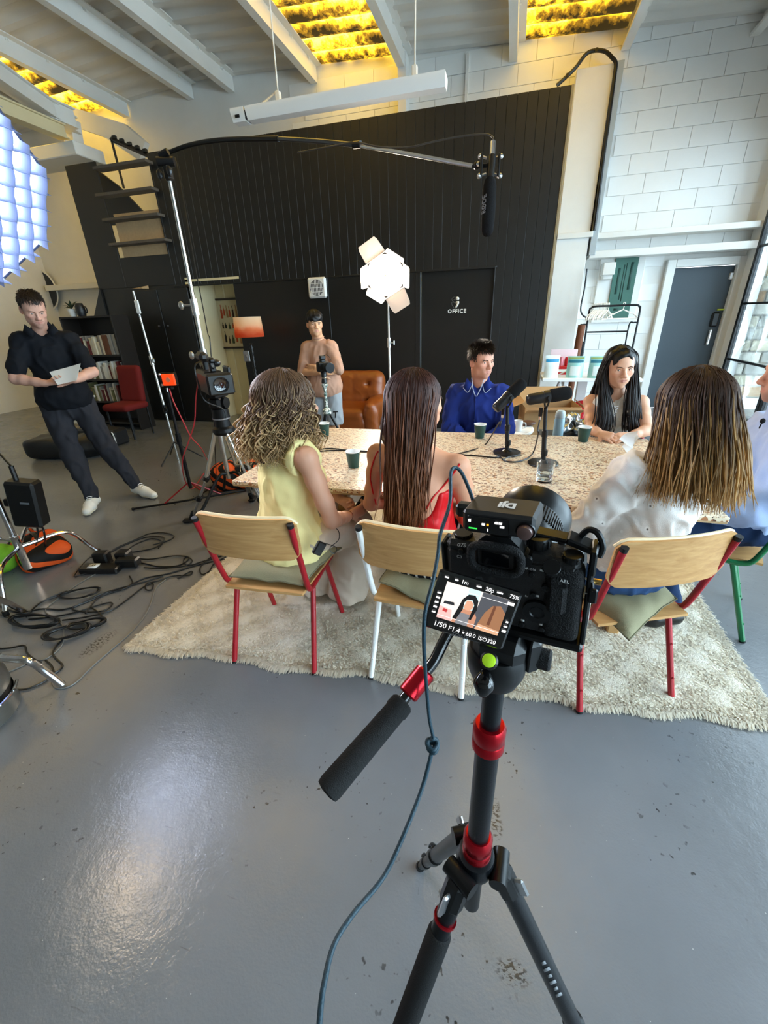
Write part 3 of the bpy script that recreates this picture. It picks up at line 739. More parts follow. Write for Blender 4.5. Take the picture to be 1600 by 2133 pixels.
# ---- cushions
mcush = M('sage_linen','#8c866a',.9,0,.15,.5,400,.12); mcush2 = M('dark_sage_piping','#6f6a54',.9,0,.15)
def cushion(label, corners, h=.05, dents=(), loc=None, sag=0, name='seat_cushion', mts=None):
    q = np.array(corners, float); n = 29; us = np.linspace(-1,1,n); top = np.zeros((n,n,3)); bot = np.zeros((n,n,3)); ns = np.random.default_rng(int(abs(q.sum())*1e4))
    ph = ns.random(6)*6
    for i,u in enumerate(us):
        for j,v in enumerate(us):
            a,b = (u+1)/2,(v+1)/2; k = 1-.10*(1-abs(u)**1.0)*abs(v)**3-.0; p = q[0]*(1-a)*(1-b)+q[1]*a*(1-b)+q[2]*a*b+q[3]*(1-a)*b
            c0 = q.mean(0); pinch = .06*((1-u*u)*abs(v)**4+(1-v*v)*abs(u)**4); p = p+(c0-p)*pinch*[1,1,0]
            hh = h*((1-u**4)*(1-v**4))**.55; w = .004*math.sin(7*u+5*v+ph[0])*math.sin(6*v-3*u+ph[1])*(1-(u*v)**2)
            w += .006*math.sin(14*a+ph[2])*max(0,abs(v)-.6)+.006*math.sin(14*b+ph[3])*max(0,abs(u)-.6)
            top[i,j] = p+[0,0,hh*.62+w]; bot[i,j] = p+[0,0,-hh*.38+w]
    for (x,y,r,d) in dents:
        k = np.exp(-((top[...,0]-x)**2+(top[...,1]-y)**2)/r**2); top[...,2] -= d*k
    top[...,2] = np.maximum(top[...,2], bot[...,2]+.004*(1-np.maximum(abs(us)[:,None],abs(us)[None,:])**8))
    l = c0 = q.mean(0) if loc is None else np.array(loc)
    t = thing(name,label,'cushion',c0)
    g = G(); g.grid(top); g.grid(bot[:,::-1]); 
    for o in (g.obj('cover', mcush, t, 80),): pass
    ring = np.vstack([top[:,0],top[-1,1:],top[-2::-1,-1],top[0,-2:0:-1]]); g = G(); g.tube(ring,.0035,6,closed=True); g.obj('piping', mcush2, t)
    return t
def ch(cx,cy,yaw,*pts): R = rotz(yaw); return [np.array([cx,cy,0])+R@np.array(q,float) for q in pts]
cushion('sage cushion on the red chair, squashed under the woman in yellow',ch(-.965,1.526,.055,(-.178,-.160,.456),(.178,-.165,.452),(.275,.10,.50),(-.19,.20,.455)),.085,[(-.95,1.62,.15,.03)])
cushion('sage cushion sagging off the back of the white chair',ch(-.268,1.565,-.05,(-.180,-.13,.475),(.175,-.225,.41),(.20,.20,.455),(-.20,.20,.455)),.085,[(-.27,1.65,.13,.02)])
cushion('sage cushion with one corner hanging low behind the right red chair',ch(.505,1.667,.40,(-.10,-.255,.395),(.178,-.13,.455),(.20,.21,.455),(-.20,.06,.46)),.080,[(.55,1.74,.13,.02)])
# ---- cups, glass
mcup = M('dark_green_enamel','#17423d',.35,0,.5); mcupw = M('white_enamel','#eef1f0',.3)
def cup(label, p, s=1.0):
    t = thing('espresso_cup',label,'cup',p,'green cups on the table'); p = np.array(p)
    r0,r1,h = .029*s,.040*s,.092*s
    g = G(); g.lathe([(r0*.9,0),(r0,.003),(r1-.001,h-.004)],p,28,caps=False); g.lathe([(0.001,.0005),(r0*.9,.0005)],p,28,caps=False); g.obj('wall',mcup,t,40)
    g = G(); g.lathe([(r1-.001,h-.004),(r1+.0015,h-.001),(r1,h+.001),(r1-.003,h),(r0-.002,.006),(.001,.005)],p,28,caps=False); g.obj('lining',mcupw,t,40,label='white rim and inside'); return t
cup('dark green cup with white rim at the far left of the table', oz(677,908,.75))
cup('dark green cup with white rim nearest the woman in yellow', oz(737,973,.75))
cup('dark green cup with white rim in front of the man in the blue shirt', oz(999,912,.75))
cup('dark green cup with white rim beside the dark haired woman', oz(1214,919,.75))
def glassm(name, col=(1,1,1,1), rough=.0, ior=1.45):
    n = N(name); n.set(col, rough, 0, .5, Transmission_Weight=1.0, IOR=ior); return n.m
mtum = glassm('clear_tumbler_glass',(.93,.98,1,1))
p = oz(1133,1002,.75); t = thing('glass_tumbler','clear glass tumbler of water beside the nearer microphone','glass',p)
g = G(); g.lathe([(.001,0),(.034,0),(.036,.004),(.043,.098),(.0405,.098),(.034,.014),(.001,.012)],p,32,caps=False); g.obj('glass_wall',mtum,t,50)
g = G(); g.lathe([(.001,.0125),(.0335,.0145),(.0362,.042),(.001,.042)],p,32,caps=False); g.obj('water',glassm('water',(.9,.97,1,1),0,1.33),t,50)
# ---- microphones
mfoam = M('black_foam','#1c1c1d',.95,0,.1,.8,600); mmic = M('mic_grey_black','#1b1c1e',.4,.3,.5); mbs = M('mic_base_black','#0c0c0d',.28,.2,.5)
def desk_mic(label, b, top, d, pv):
    """b base centre, top stem height, d direction the capsule points, pv pivot"""
    t = thing('desk_microphone',label,'microphone',b,'desk microphones'); b = np.array(b); pv = np.array(pv); d = np.array(d,float); d /= np.linalg.norm(d)
    g = G(); g.lathe([(.001,0),(.078,0),(.08,.004),(.078,.010),(.03,.014),(.018,.024),(.001,.024)],b,32,caps=False); g.obj('base',mbs,t,35)
    e = pv-[0,0,.055]
    g = G(); g.tube([b+[0,0,.02],b+(e-b)*.5],.0125,12); g.tube([b+(e-b)*.5,e],.0095,12); g.lathe([(.0105,0),(.0155,.004),(.0155,.035),(.0105,.04)],b+(e-b)*.48,12); g.lathe([(.012,0),(.017,.004),(.017,.03),(.012,.034)],b+[0,0,.045],12); g.obj('stem',mbrace,t,35)
    s = np.cross(d,[0,0,1]); s /= np.linalg.norm(s)
    g = G()
    for k in (-1,1):
        g.tube(spline([pv-[0,0,.06],pv-[0,0,.045]+s*k*.02,pv-[0,0,.02]+s*k*.037,pv+s*k*.038],5),.005,8); g.cyl(pv+s*k*.030,pv+s*k*.046,.0095,seg=10)
    g.obj('yoke',mbrace,t,35)
    g = G(); g.lathe([(.001,-.10),(.020,-.10),(.026,-.093),(.0285,-.085),(.0285,-.02),(.0315,-.018),(.0315,.012),(.028,.014),(.028,.02),(.001,.02)],pv,24,axis=d,caps=False); g.obj('body',mmic,t,35)
    g = G(); g.lathe([(.03,.012),(.0335,.02),(.0335,.095),(.031,.108),(.022,.116),(.001,.118)],pv,24,axis=d,caps=False); g.obj('foam',mfoam,t,40)
    g = G(); g.box(pv-d*.094-np.array([0,0,-.012]),(.022,.005,.005),.001,basis(d)); g.obj('badge',mlet,t)
    q = e+[-.022,0,-.0]; g = G(); g.cyl(q-[0,0,.045],q,.0095,seg=12); g.obj('connector',mbs,t); g = G(); g.cyl(q-[0,0,.062],q-[0,0,.045],.0085,seg=12); g.obj('connector_sleeve',mchrome,t)
    return q-[0,0,.062]
b1 = oz(1056,944,.75); pv1 = oy(1059,826,b1[1]); q1 = desk_mic('black broadcast microphone on a round base pointing up to the right, further back',b1,0,(.62,.35,.62),pv1)
b2 = oz(1131,966,.75); pv2 = oy(1140,826,b2[1]); q2 = desk_mic('black broadcast microphone on a round base lying level, nearer the glass',b2,0,(1,.22,.16),pv2)
def cable(name,label,P,r=.004,mt=mblk,n=6,loc=None,cat='cable',group=None,seg=6):
    P = [np.array(p,float) for p in P]; g = G(); g.tube(spline(P,n),r,seg); o = g.obj(name,mt,None,40,loc if loc is not None else min(P,key=lambda p:p[2]))
    return tag(o,label,cat,group)
Z = .7545
cable('microphone_cable','black cable from the further microphone running left across the table',[q1]+[q1+[-.01,-.01,-.05],oy(1040,880,b1[1]-.0)]+[oz(*p,Z) for p in ((1012,925),(985,937),(945,946),(905,944),(850,940),(800,938),(760,941),(720,937),(690,934),(668,936),(640,945))])
cable('microphone_cable','black cable looping from the nearer microphone round the further base',[q2,q2+[-.005,-.01,-.06],oy(1122,900,b2[1]-.02),oz(1112,940,Z+.01)]+[oz(*p,Z) for p in ((1098,955),(1075,962),(1052,960),(1042,952),(1046,944+12),(1075,953),(1090,944))][:4]+[oz(*p,Z) for p in ((1030,953),(1000,950),(975,948),(945,946.5),(900,947),(850,944),(790,942.5),(740,938),(700,938),(665,940))])
cable('cable_coil','black cable curled at the base of the further microphone',[oz(*p,Z+.004) for p in ((1047,958),(1060,952),(1078,948),(1083,942),(1076,938),(1066,940))],.0035)
# ---- papers held up at the table by the woman in the blouse
t = thing('paper_sheets','white sheets of paper held up beside the dark haired woman\'s hands','paper',oy(1312,930,2.55))
mpaper = M('white_paper','#f3f3f1',.7,0,.3)
for k,(a,b,c,d) in enumerate((((1290,915),(1312,900),(1330,898),(1318,935)),((1296,930),(1326,899),(1331,912),(1310,948)))):
    A,B,Cc,D = [oy(*p,2.52+.02*k) for p in (a,b,c,d)]; P = np.array([[A*(1-u)*(1-v)+B*u*(1-v)+Cc*u*v+D*(1-u)*v+np.array([0,.02*math.sin(PI*u),0]) for v in np.linspace(0,1,5)] for u in np.linspace(0,1,6)])
    g = G(); g.grid(P,.0006); g.obj('sheet',mpaper,t,60)
# ================================================================ things along the back of the room
mwhiteplastic = M('white_plastic','#e9e9e6',.4); mredp = M('red_plastic','#c01722',.35); mdark = M('dark_plastic','#1a1a1c',.45)
# wall fan
p = np.array([-2.56,5.97,1.875]); t = thing('extractor_fan','square white extractor fan on the black wall above the young man','fan',p+[0,0,-.13])
g = G(); g.box(p,(.26,.06,.25),.02); g.obj('housing',mwhiteplastic,t)
g = G(); g.lathe([(.001,0),(.098,0),(.098,-.004),(.001,-.004)],p-[0,.031,0],28,axis=(0,-1,0),caps=False); g.obj('opening',M('fan_dark','#3a3a3a',.6),t)
for k in range(9):
    x = -.08+.02*k; h = math.sqrt(max(0,.095**2-x*x)); g = G(); g.box(p+[x,-.037,0],(.006,.006,2*h),.001); g.obj('grille_bar',mwhiteplastic,t)
for z in (-.05,0,.05): h = math.sqrt(.095**2-z*z); g = G(); g.box(p+[0,-.039,z],(2*h,.005,.006),.001); g.obj('grille_bar',mwhiteplastic,t)
# light switch
p = oy(514,742,5.97); t = thing('light_switch','grey switch plate on the black wall behind the floor lamp','switch',p); g = G(); g.box(p,(.10,.02,.15),.006); g.obj('plate',M('grey_plate','#8f9090',.4,.3),t); g = G(); g.box(p-[0,.012,0],(.03,.012,.05),.003); g.obj('rocker',M('grey_rocker','#6f7072',.4),t)
# poster
p0 = np.array([-4.64,6.57,1.09]); W_,H_ = .60,.75
t = thing('framed_poster','dark framed bottle poster on the cream corridor wall','poster',(p0[0]+W_/2,6.57,p0[2])); mfr = M('dark_frame_wood','#2a1a12',.4)
g = G()
for x0,x1,z0,z1 in ((0,W_,0,.03),(0,W_,H_-.03,H_),(0,.03,0,H_),(W_-.03,W_,0,H_)): g.box(p0+[(x0+x1)/2,0,(z0+z1)/2],(x1-x0,.03,z1-z0),.004)
g.obj('frame',mfr,t); g = G(); g.box(p0+[W_/2,.006,H_/2],(W_-.05,.006,H_-.05)); g.obj('sheet',M('cream_poster_paper','#d9cba6',.7),t)
g = {}; cols = dict(orange='#c4522a',brown='#4a2f22',green='#4f5a34',tan='#b98c58',dark='#2b2320')
bm = {k: M('poster_'+k,v,.7) for k,v in cols.items()}
for i,(x,z,w,h,c) in enumerate(((.10,.46,.035,.20,'orange'),(.15,.50,.03,.14,'orange'),(.20,.47,.035,.18,'tan'),(.25,.48,.03,.15,'orange'),(.31,.47,.03,.17,'brown'),(.37,.47,.035,.18,'tan'),(.43,.48,.03,.15,'green'),(.09,.31,.03,.09,'brown'),(.14,.31,.03,.09,'dark'),(.21,.30,.03,.10,'green'),(.28,.31,.03,.08,'orange'),(.35,.30,.03,.10,'tan'),(.42,.30,.03,.10,'brown'),(.10,.10,.035,.17,'dark'),(.17,.08,.03,.11,'brown'),(.23,.08,.045,.13,'green'),(.31,.10,.03,.14,'orange'),(.38,.08,.04,.12,'tan'),(.46,.09,.03,.14,'dark'))):
    q = G(); q.prism([(0,0),(w,0),(w,h*.6),(w*.66,h*.72),(w*.64,h),(w*.36,h),(w*.34,h*.72),(0,h*.6)],.002,p0+[x,0,z]); q.obj('printed_bottle',bm[c],t,None)
# floor lamp
lp = np.array([-3.44,5.55,0]); t = thing('floor_lamp','floor lamp with a cream to orange drum shade and a dark bobbin stem','lamp',lp)
def ombre():
    n = N('ombre_shade'); tc = n.n('TexCoord'); sp = n.n('SeparateXYZ'); n.t.links.new(tc.outputs['Generated'], sp.inputs[0])
    f = n.math('ADD', sp.outputs[2], n.math('MULTIPLY', n.math('SUBTRACT', n.noise(9,3,.6), .5), .35))
    col = n.ramp(f,[(.12,'#d8683e'),(.36,'#e39a6c'),(.58,'#eed3b4'),(.9,'#f3e6d0')]); n.set(col,.8,0,.2)
    tr = n.n('BsdfTranslucent'); n.t.links.new(col,tr.inputs[0]); mx = n.n('MixShader'); mx.inputs[0].default_value = .6
    n.t.links.new(n.b.outputs[0],mx.inputs[1]); n.t.links.new(tr.outputs[0],mx.inputs[2]); n.t.links.new(mx.outputs[0],n.out.inputs[0]); return n.m
g = G(); g.lathe([(.195,1.30),(.18,1.55)],lp,32,caps=False); g.lathe([(.192,1.301),(.177,1.549)],lp,32,caps=False); g.obj('lamp_shade',ombre(),t)
g = G(); prof = [(.15,0),(.15,.015),(.03,.03)]+[(.012+.014*abs(math.sin(k*PI/2)),.05+k*.03) for k in range(40)]; g.lathe(prof,lp,12); g.obj('stem',M('ebony','#14100e',.4),t,50)
g = G(); g.ball(lp+[0,0,1.40],.035,12,8); g.obj('bulb',M('lamp_bulb','#fff1d0',.5,emit='#ffe2b8',estr=14),t)
# armchair
mleather = N('tan_leather'); mleather.set(mleather.mix(mleather.noise(6,4,.6),'#7a3c14','#a5571f'),.38,0,.5); mleather.bump(mleather.vor(220),.12,.002); mleather = mleather.m
ac = np.array([-1.95,5.25,0]); t = thing('leather_armchair','tan leather armchair with a tufted back behind the table','armchair',ac)
F_ = Field((-2.55,4.7,.02),(-1.35,5.9,.9),.014); 
F_.box(ac+[0,-.05,.26],(.36,.36,.14),None,.09,.02); F_.box(ac+[0,-.07,.40],(.33,.34,.09),None,.085,.02); sdf_obj('seat',F_,mleather,t,1)
F_ = Field((-2.55,4.7,.02),(-1.35,5.98,1.0),.012); Rb = rotx(-.22); bc = ac+[0,.30,.56]
F_.box(bc,(.40,.13,.30),Rb,.12,.02)
for u in (-.2,.2):
    for w in (-.10,.12): F_.ell(bc+Rb@np.array([u,-.14,w]),(.03,.06,.03),Rb,.05,'-')
F_.cap(bc+Rb@np.array([0,-.16,-.3]),bc+Rb@np.array([0,-.16,.3]),.022,None,.05,'-'); F_.cap(bc+Rb@np.array([-.4,-.16,-.02]),bc+Rb@np.array([.4,-.16,-.02]),.02,None,.05,'-')
sdf_obj('backrest',F_,mleather,t,1,lambda V,n: .004*folds(V,5,30))
for s in (-1,1):
    F_ = Field((-2.7,4.7,.02),(-1.2,5.9,.9),.014); F_.box(ac+[s*.40,-.04,.30],(.10,.37,.24),None,.09,.02); F_.ell(ac+[s*.40,-.05,.53],(.115,.36,.07),None,.04); sdf_obj('armrest',F_,mleather,t,1,lambda V,n: .003*folds(V,8,30))
for x in (-.32,.32):
    for y in (-.3,.25): g = G(); g.cyl(ac+[x,y,0],ac+[x,y,.14],.022,.03,10); g.obj('foot',mfr,t)
# studio lamp with barn doors on its stand
lc = oy(803,574,4.75); LD = np.array([.16,-1,-.24]); LD /= np.linalg.norm(LD); LB = basis(LD)
t = thing('studio_lamp','round studio lamp with folded barn doors, burning white on a tall stand','lamp',lc-[0,0,.2]); mwarmw = M('lamp_white_metal','#d9c7b8',.45,.1)
g = G(); g.lathe([(.001,-.36),(.07,-.36),(.085,-.34),(.085,-.14),(.11,-.10),(.19,0),(.195,.012),(.188,.012),(.182,0),(.08,-.10),(.001,-.10)],lc,32,axis=LD,caps=False); g.obj('housing',mdark,t,40)
g = G(); g.lathe([(.022,-.006),(.18,-.006)],lc,40,axis=LD,caps=False); em = g.obj('lens',M('burning_lens','#ffffff',.5,emit='#fff0dc',estr=110),t,None)
g = G(); g.ball(lc-LD*.02,.024,12,8); g.obj('bulb_cap',M('hot_cap','#e09a70',.5,emit='#ff9a60',estr=.7),t)
for k in range(6):
    a0, a1 = k*PI/3+.5, (k+1)*PI/3+.5
    P0 = lc+LB@np.array([.215*math.cos(a0),.215*math.sin(a0),.014]); P1 = lc+LB@np.array([.215*math.cos(a1),.215*math.sin(a1),.014])
    g = G(); g.tube([P0,P1],.008,6); g.obj('ring_side',mwarmw,t)
    # leaf hinged on this side
    mid = (P0+P1)/2; outd = (mid-lc); outd -= LD*(outd@LD); outd /= np.linalg.norm(outd); e = (P1-P0)/np.linalg.norm(P1-P0)
    op = (.35,1.25,.25,.15,1.35,.4)[k]; d = LD*math.cos(op)+outd*math.sin(op); L = .17; w = .105
    if k in (1,4): w = .115
    q = np.array([mid-e*w*.98,mid+e*w*.98,mid+e*w*.9+d*L*.8,mid+e*w*.78+d*L,mid-e*w*.78+d*L,mid-e*w*.9+d*L*.8]); nn = np.cross(e,d)*.002
    g = G(); g.add(np.vstack([q-nn,q+nn]),[tuple(range(6)),tuple(range(6,12))[::-1]]+[(i,i+6,(i+1)%6+6,(i+1)%6) for i in range(6)]); g.obj('barn_door',mwarmw,t)
g = G(); g.tube([lc-LD*.2+LB[:,0]*.0-[0,0,.09],lc-LD*.2-[0,0,.20]],.016,8); g.obj('spigot',mdark,t)
fx, fy = (lc-LD*.2)[:2]
def lightstand(label, x, y, top, mt, r=(.016,.013,.011), legr=.42, lz=.5, legmt=None, clamps=(.45,.72), rot=.3, name='light_stand'):
    t = thing(name,label,'stand',(x,y,0)); b = np.array([x,y,0.])
    zz = [lz*.5]+[top*c for c in clamps]+[top]
    for i in range(len(zz)-1):
        g = G(); rr = r[min(i,len(r)-1)]; g.tube([b+[0,0,zz[i]],b+[0,0,zz[i+1]]],rr,12); g.obj('pole',mt,t)
        if i: g = G(); g.cyl(b+[0,0,zz[i]-.05],b+[0,0,zz[i]+.05],rr+.010,seg=10); g.cyl(b+[.0,0,zz[i]],b+[.055,-.01,zz[i]],.006,seg=8); g.box(b+[.062,-.01,zz[i]],(.012,.03,.045),.004); g.obj('clamp',mt,t)
    for k in range(3):
        a = rot+k*2*PI/3; d = np.array([math.cos(a),math.sin(a),0]); g = G(); g.tube([b+[0,0,lz],b+d*legr+[0,0,.012]],.010,8); g.tube([b+[0,0,.14],b+d*legr*.55+[0,0,.012+(lz-.012)*.45]],.006,6); g.obj('leg',legmt or mt,t)
        g = G(); g.cyl(b+d*legr+[0,0,0],b+d*legr+[0,0,.02],.014,seg=8); g.obj('foot',mrubber,t)
    return t
mstand = M('grey_white_stand','#d8d8d4',.3,.5)
lightstand('white metal stand carrying the burning studio lamp',fx,fy,lc[2]-.17,mstand,legr=.30,rot=1.2)
# dark lower sleeve of that stand
# white trestle table and what is on and under it
mtt = M('white_table_laminate','#eeeeec',.35); tx0,tx1,ty0,ty1 = .43,1.55,5.80,6.50; tz = .735
t = thing('trestle_table','white trestle table in the corner beside the black wall','table',((tx0+tx1)/2,(ty0+ty1)/2,0))
g = G(); g.box(((tx0+tx1)/2,(ty0+ty1)/2,tz-.02),(tx1-tx0,ty1-ty0,.04),.004); g.obj('table_top',mtt,t)
for x in (.72,1.32):
    g = G(); g.box((x,(ty0+ty1)/2,tz-.065),(.05,.62,.05),.003); g.obj('trestle_bar',mtt,t)
    for y in (5.9,6.4):
        for s in (-1,1): g = G(); g.tube([(x,y,tz-.06),(x+s*.2,y,0)],.02,4); g.obj('leg',mtt,t)
mteal = M('pale_teal_foil','#9fd3cb',.3,.2); mblue = M('blue_print','#2a8fc0',.45); mnavy = M('teal_print','#1d6e80',.5); mpale = M('pale_print','#dfeae6',.45)
def pouch(label, c, w, h, body, band, yaw=0, extra=None):
    t = thing('pouch',label,'pouch',c,'foil pouches on the white table'); c = np.array(c); R = rotz(yaw); n = 13
    f = np.zeros((n,n,3)); bk = np.zeros((n,n,3))
    for i,u in enumerate(np.linspace(-1,1,n)):
        for j,v in enumerate(np.linspace(0,1,n)):
            d = .045*(1-v)**.7*(1-abs(u)**2.5)+.003; f[i,j] = R@np.array([u*w/2,-d,v*h])+c; bk[i,j] = R@np.array([u*w/2,d,v*h])+c
    g = G(); g.grid(f); g.grid(bk[:,::-1]); g.grid(np.stack([f[:,0],bk[:,0]],1)[::-1]); g.obj('bag',body,t,60)
    def patch(nm,u0,u1,v0,v1,mt):
        P = np.array([[R@np.array([u*w/2,-(.045*(1-v)**.7*(1-abs(u)**2.5)+.0055),v*h])+c for v in np.linspace(v0,v1,5)] for u in np.linspace(u0,u1,7)]); g = G(); g.grid(P); g.obj(nm,mt,t,60)
    patch('band',-.9,.9,.70,.84,band); patch('label_print',-.6,.6,.12,.55,mpale)
    if extra: patch('top_strip',-.92,.92,.87,.95,extra)
    return t
pouch('pale pouch with a bright blue band at the left end of the white table',(.53,5.90,tz),.17,.26,M('white_foil','#e3efee',.3),mblue,.1)
pouch('green foil pouch with a dark teal band, left of the pair on the white table',(.80,5.88,tz),.19,.25,mteal,mnavy,-.05,M('olive_print','#8fa25a',.5))
pouch('green foil pouch with a dark teal band, right one of the pair on the table',(1.06,5.86,tz),.22,.25,mteal,mnavy,.05,M('olive_print','#8fa25a',.5))
t = thing('display_box','red and white card display box at the back of the white table','box',(.70,6.25,tz)); g = G(); g.box((.70,6.25,tz+.05),(.34,.2,.10),.004); g.obj('tray',mredp,t); g = G(); g.box((.70,6.345,tz+.17),(.33,.012,.25),.003); g.obj('back_card',M('pink_white_card','#f0d6da',.6),t)
for k in range(4): g = G(); g.lathe([(.018,0),(.028,.03),(.030,.08),(.024,.115),(.014,.12)],(.60+.068*k,6.24,tz+.09),12); g.obj('packet',(mredp,M('pink_packet','#d9838f',.5))[k%2],t)
g = G(); g.box((.70,6.148,tz+.05),(.3,.004,.035)); g.obj('label_strip',mpaper,t)
g = G(); g.tube(spline([(.60,6.0,tz+.01),(.66,5.99,tz+.035),(.78,5.98,tz+.10)],4),.008,6); tag(g.obj('white_clip',mwhiteplastic,None,40,(.6,6.0,tz)),'white plastic clip lying in front of the red display box','clip')
for i,(c,r,lab) in enumerate((((.56,6.1,.19),(.18,.2,.19),'glossy red bag on the floor under the left end of the white table'),((.98,6.15,.20),(.2,.2,.2),'glossy red bag on the floor under the middle of the white table'))):
    F_ = Field((c[0]-.3,c[1]-.3,-.02),(c[0]+.3,c[1]+.3,.5),.014); F_.ell(c,r,None,.03); F_.box(np.array(c)-[0,0,.08],(r[0]*.85,r[1]*.8,.10),None,.05,.04); F_.cut((0,0,.003),(0,0,-1))
    sdf_obj('red_bag',F_,M('glossy_red_bag','#b5121c',.22),None,1,lambda V,n: .016*folds(V,3+i,22),loc=(c[0],c[1],0)); tag(C.objects[-1],lab,'bag')
# clothes rail with hangers
mrail = M('black_rail','#1b1c20',.4,.4); t = thing('clothes_rail','black metal clothes rail on two uprights against the white wall','clothes rail',(1.36,7.1,0))
L_, R_, yy, zt = 1.04,1.68,7.1,1.53
g = G(); g.tube(spline([(L_,yy,.08),(L_,yy,1.0),(L_,yy,zt-.08),(L_+.02,yy,zt-.02),(L_+.08,yy,zt),(1.3,yy,zt),(R_-.08,yy,zt),(R_-.02,yy,zt-.02),(R_,yy,zt-.08),(R_,yy,1.0),(R_,yy,.08)],5),.013,8); g.obj('rail',mrail,t)
g = G(); g.tube([(L_,yy,1.2),(R_-.1,yy,1.2)],.011,8); g.tube(spline([(R_-.1,yy,.9),(R_-.1,yy,1.28),(R_-.05,yy,1.31),(R_,yy,1.31)],4),.010,8); g.tube(spline([(L_-.1,yy,.9),(L_-.1,yy,1.26),(L_-.06,yy,1.3),(L_,yy,1.3)],4),.010,8); g.obj('cross_bar',mrail,t)
for x in (L_,R_):
    g = G(); g.tube([(x,yy-.25,.05),(x,yy+.25,.05)],.013,8); g.tube([(x,yy,.05),(x,yy,.10)],.013,8); g.obj('foot_bar',mrail,t)
    for s in (-1,1): g = G(); g.cyl((x,yy+s*.25,0),(x,yy+s*.25,.05),.02,seg=10); g.obj('castor',mrubber,t)
g = G(); g.box((L_-.03,yy-.03,.98),(.05,.05,.2),.006); g.obj('clamp_block',mrail,t)
mhang = M('ivory_hanger','#efe9dc',.45)
def hanger(p, yaw, label, cl):
    t = thing('coat_hanger',label,'hanger',p,'coat hangers on the rail' if cl else None); R = rotz(yaw); p = np.array(p)
    P = np.array([(.0,0,.005),(-.012,0,.018),(.0,0,.03),(.014,0,.02),(.012,0,-.005),(0,0,-.035),(0,0,-.06)]); g = G(); g.tube(spline(P@R.T+p,4),.005,6); g.obj('hook',mhang,t)
    P = np.array([(0,0,-.06),(-.06,0,-.085),(-.12,0,-.115),(-.135,0,-.11),(-.2,0,-.16),(-.2,0,-.172),(0,0,-.172),(.2,0,-.172),(.2,0,-.16),(.135,0,-.11),(.12,0,-.115),(.06,0,-.085)]); g = G(); g.tube(P@R.T+p,.009,6,closed=True); g.obj('body',mhang,t)
ORD = ['first','second','third','fourth','fifth','sixth','seventh','eighth','ninth','tenth','eleventh','twelfth']
for k in range(11): hanger((1.09+.019*k,yy,zt+.008),PI/2-.55+.05*math.sin(k*2),'ivory coat hanger, %s from the left in the packed bunch on the rail'%ORD[k],True)
hanger((1.47,yy,zt+.008),.15,'ivory plastic coat hanger hanging alone, facing out, on the black rail',False)
g = G(); a, b = oy(1213,672,6.95), oy(1204,735,6.95); b[2] = .75; g.cyl((a[0]-.04,6.95,0),(a[0],6.95,1.30),.05,seg=16); tag(g.obj('cardboard_roll',M('brown_cardboard_tube','#6d4028',.7,0,.3,.1,50,.2),None,30,(a[0]-.04,6.95,0)),'tall brown cardboard roll standing left of the clothes rail','tube')
g = G(); g.box((1.02,6.60,.42),(.13,.10,.84),.006); tag(g.obj('white_carton',mwhiteplastic,None,30,(1.02,6.6,0)),'narrow white carton standing behind the white table','carton')
# green information panel on the wall
t = thing('information_sign','dark green printed panel fixed on the white wall','sign',(1.55,7.82,1.36)); g = G(); g.box((1.55,7.825,1.77),(.31,.02,.82),.003); g.obj('board',M('green_sign_paint','#3f6a5e',.5,0,.4,.05,60,.1),t)
mgs = M('dark_green_print','#24473f',.6)
for x,z,w,h in ((1.47,1.86,.03,.34),(1.53,1.84,.012,.46),(1.56,1.84,.012,.5),(1.63,1.92,.035,.36),(1.52,1.48,.08,.03)): g = G(); g.box((x,7.814,z),(w,.003,h)); g.obj('printed_bar',mgs,t,None)
# cardboard box, side table, cup, bottle, foil
mcard = M('corrugated_cardboard','#b08a5f',.8,0,.2,.15,90,.1); bx = np.array([.42,4.42,0])
t = thing('cardboard_box','open brown cardboard box behind the microphones','box',bx); R = rotz(.12); g = G()
for c,s in (((0,-.18,.34),(.50,.006,.68)),((0,.18,.34),(.50,.006,.68)),((-.25,0,.34),(.006,.36,.68)),((.25,0,.34),(.006,.36,.68)),((0,0,.004),(.5,.36,.006))): g.box(c,s,.001)
g.xf(R,bx); g.obj('carcass',mcard,t)
for (c,s,a,ax) in (((0,-.26,.66),(.5,.17,.005),-.35,'x'),((0,.25,.73),(.5,.17,.005),.9,'x'),((-.33,0,.70),(.16,.36,.005),-.4,'y'),((.33,0,.64),(.17,.36,.005),.7,'y')):
    g = G(); g.box(c,s,.001,rotx(a) if ax=='x' else roty(a)); g.xf(R,bx); g.obj('flap',mcard,t)
rt = np.array([-.10,3.92,0]); t = thing('round_table','round white side table behind the man in the blue shirt','table',rt); g = G(); g.lathe([(.001,.53),(.36,.53),(.37,.54),(.37,.552),(.36,.56),(.001,.56)],rt,40,caps=False); g.obj('table_top',mtt,t)
for k in range(4): a = PI/4+k*PI/2; g = G(); g.tube([rt+[.26*math.cos(a),.26*math.sin(a),.53],rt+[.30*math.cos(a),.30*math.sin(a),0]],.018,8); g.obj('leg',mtt,t)
p = np.array([.13,3.80,.561]); t = thing('white_mug','small white cup on the round side table','cup',p); g = G(); g.lathe([(.001,0),(.034,0),(.037,.09),(.034,.09),(.031,.006),(.001,.006)],p,20,caps=False); g.obj('body',mwhiteplastic,t,50); g = G(); g.tube(spline([p+[.034,0,.07],p+[.06,0,.065],p+[.06,0,.03],p+[.034,0,.022]],4),.005,6); g.obj('handle',mwhiteplastic,t)
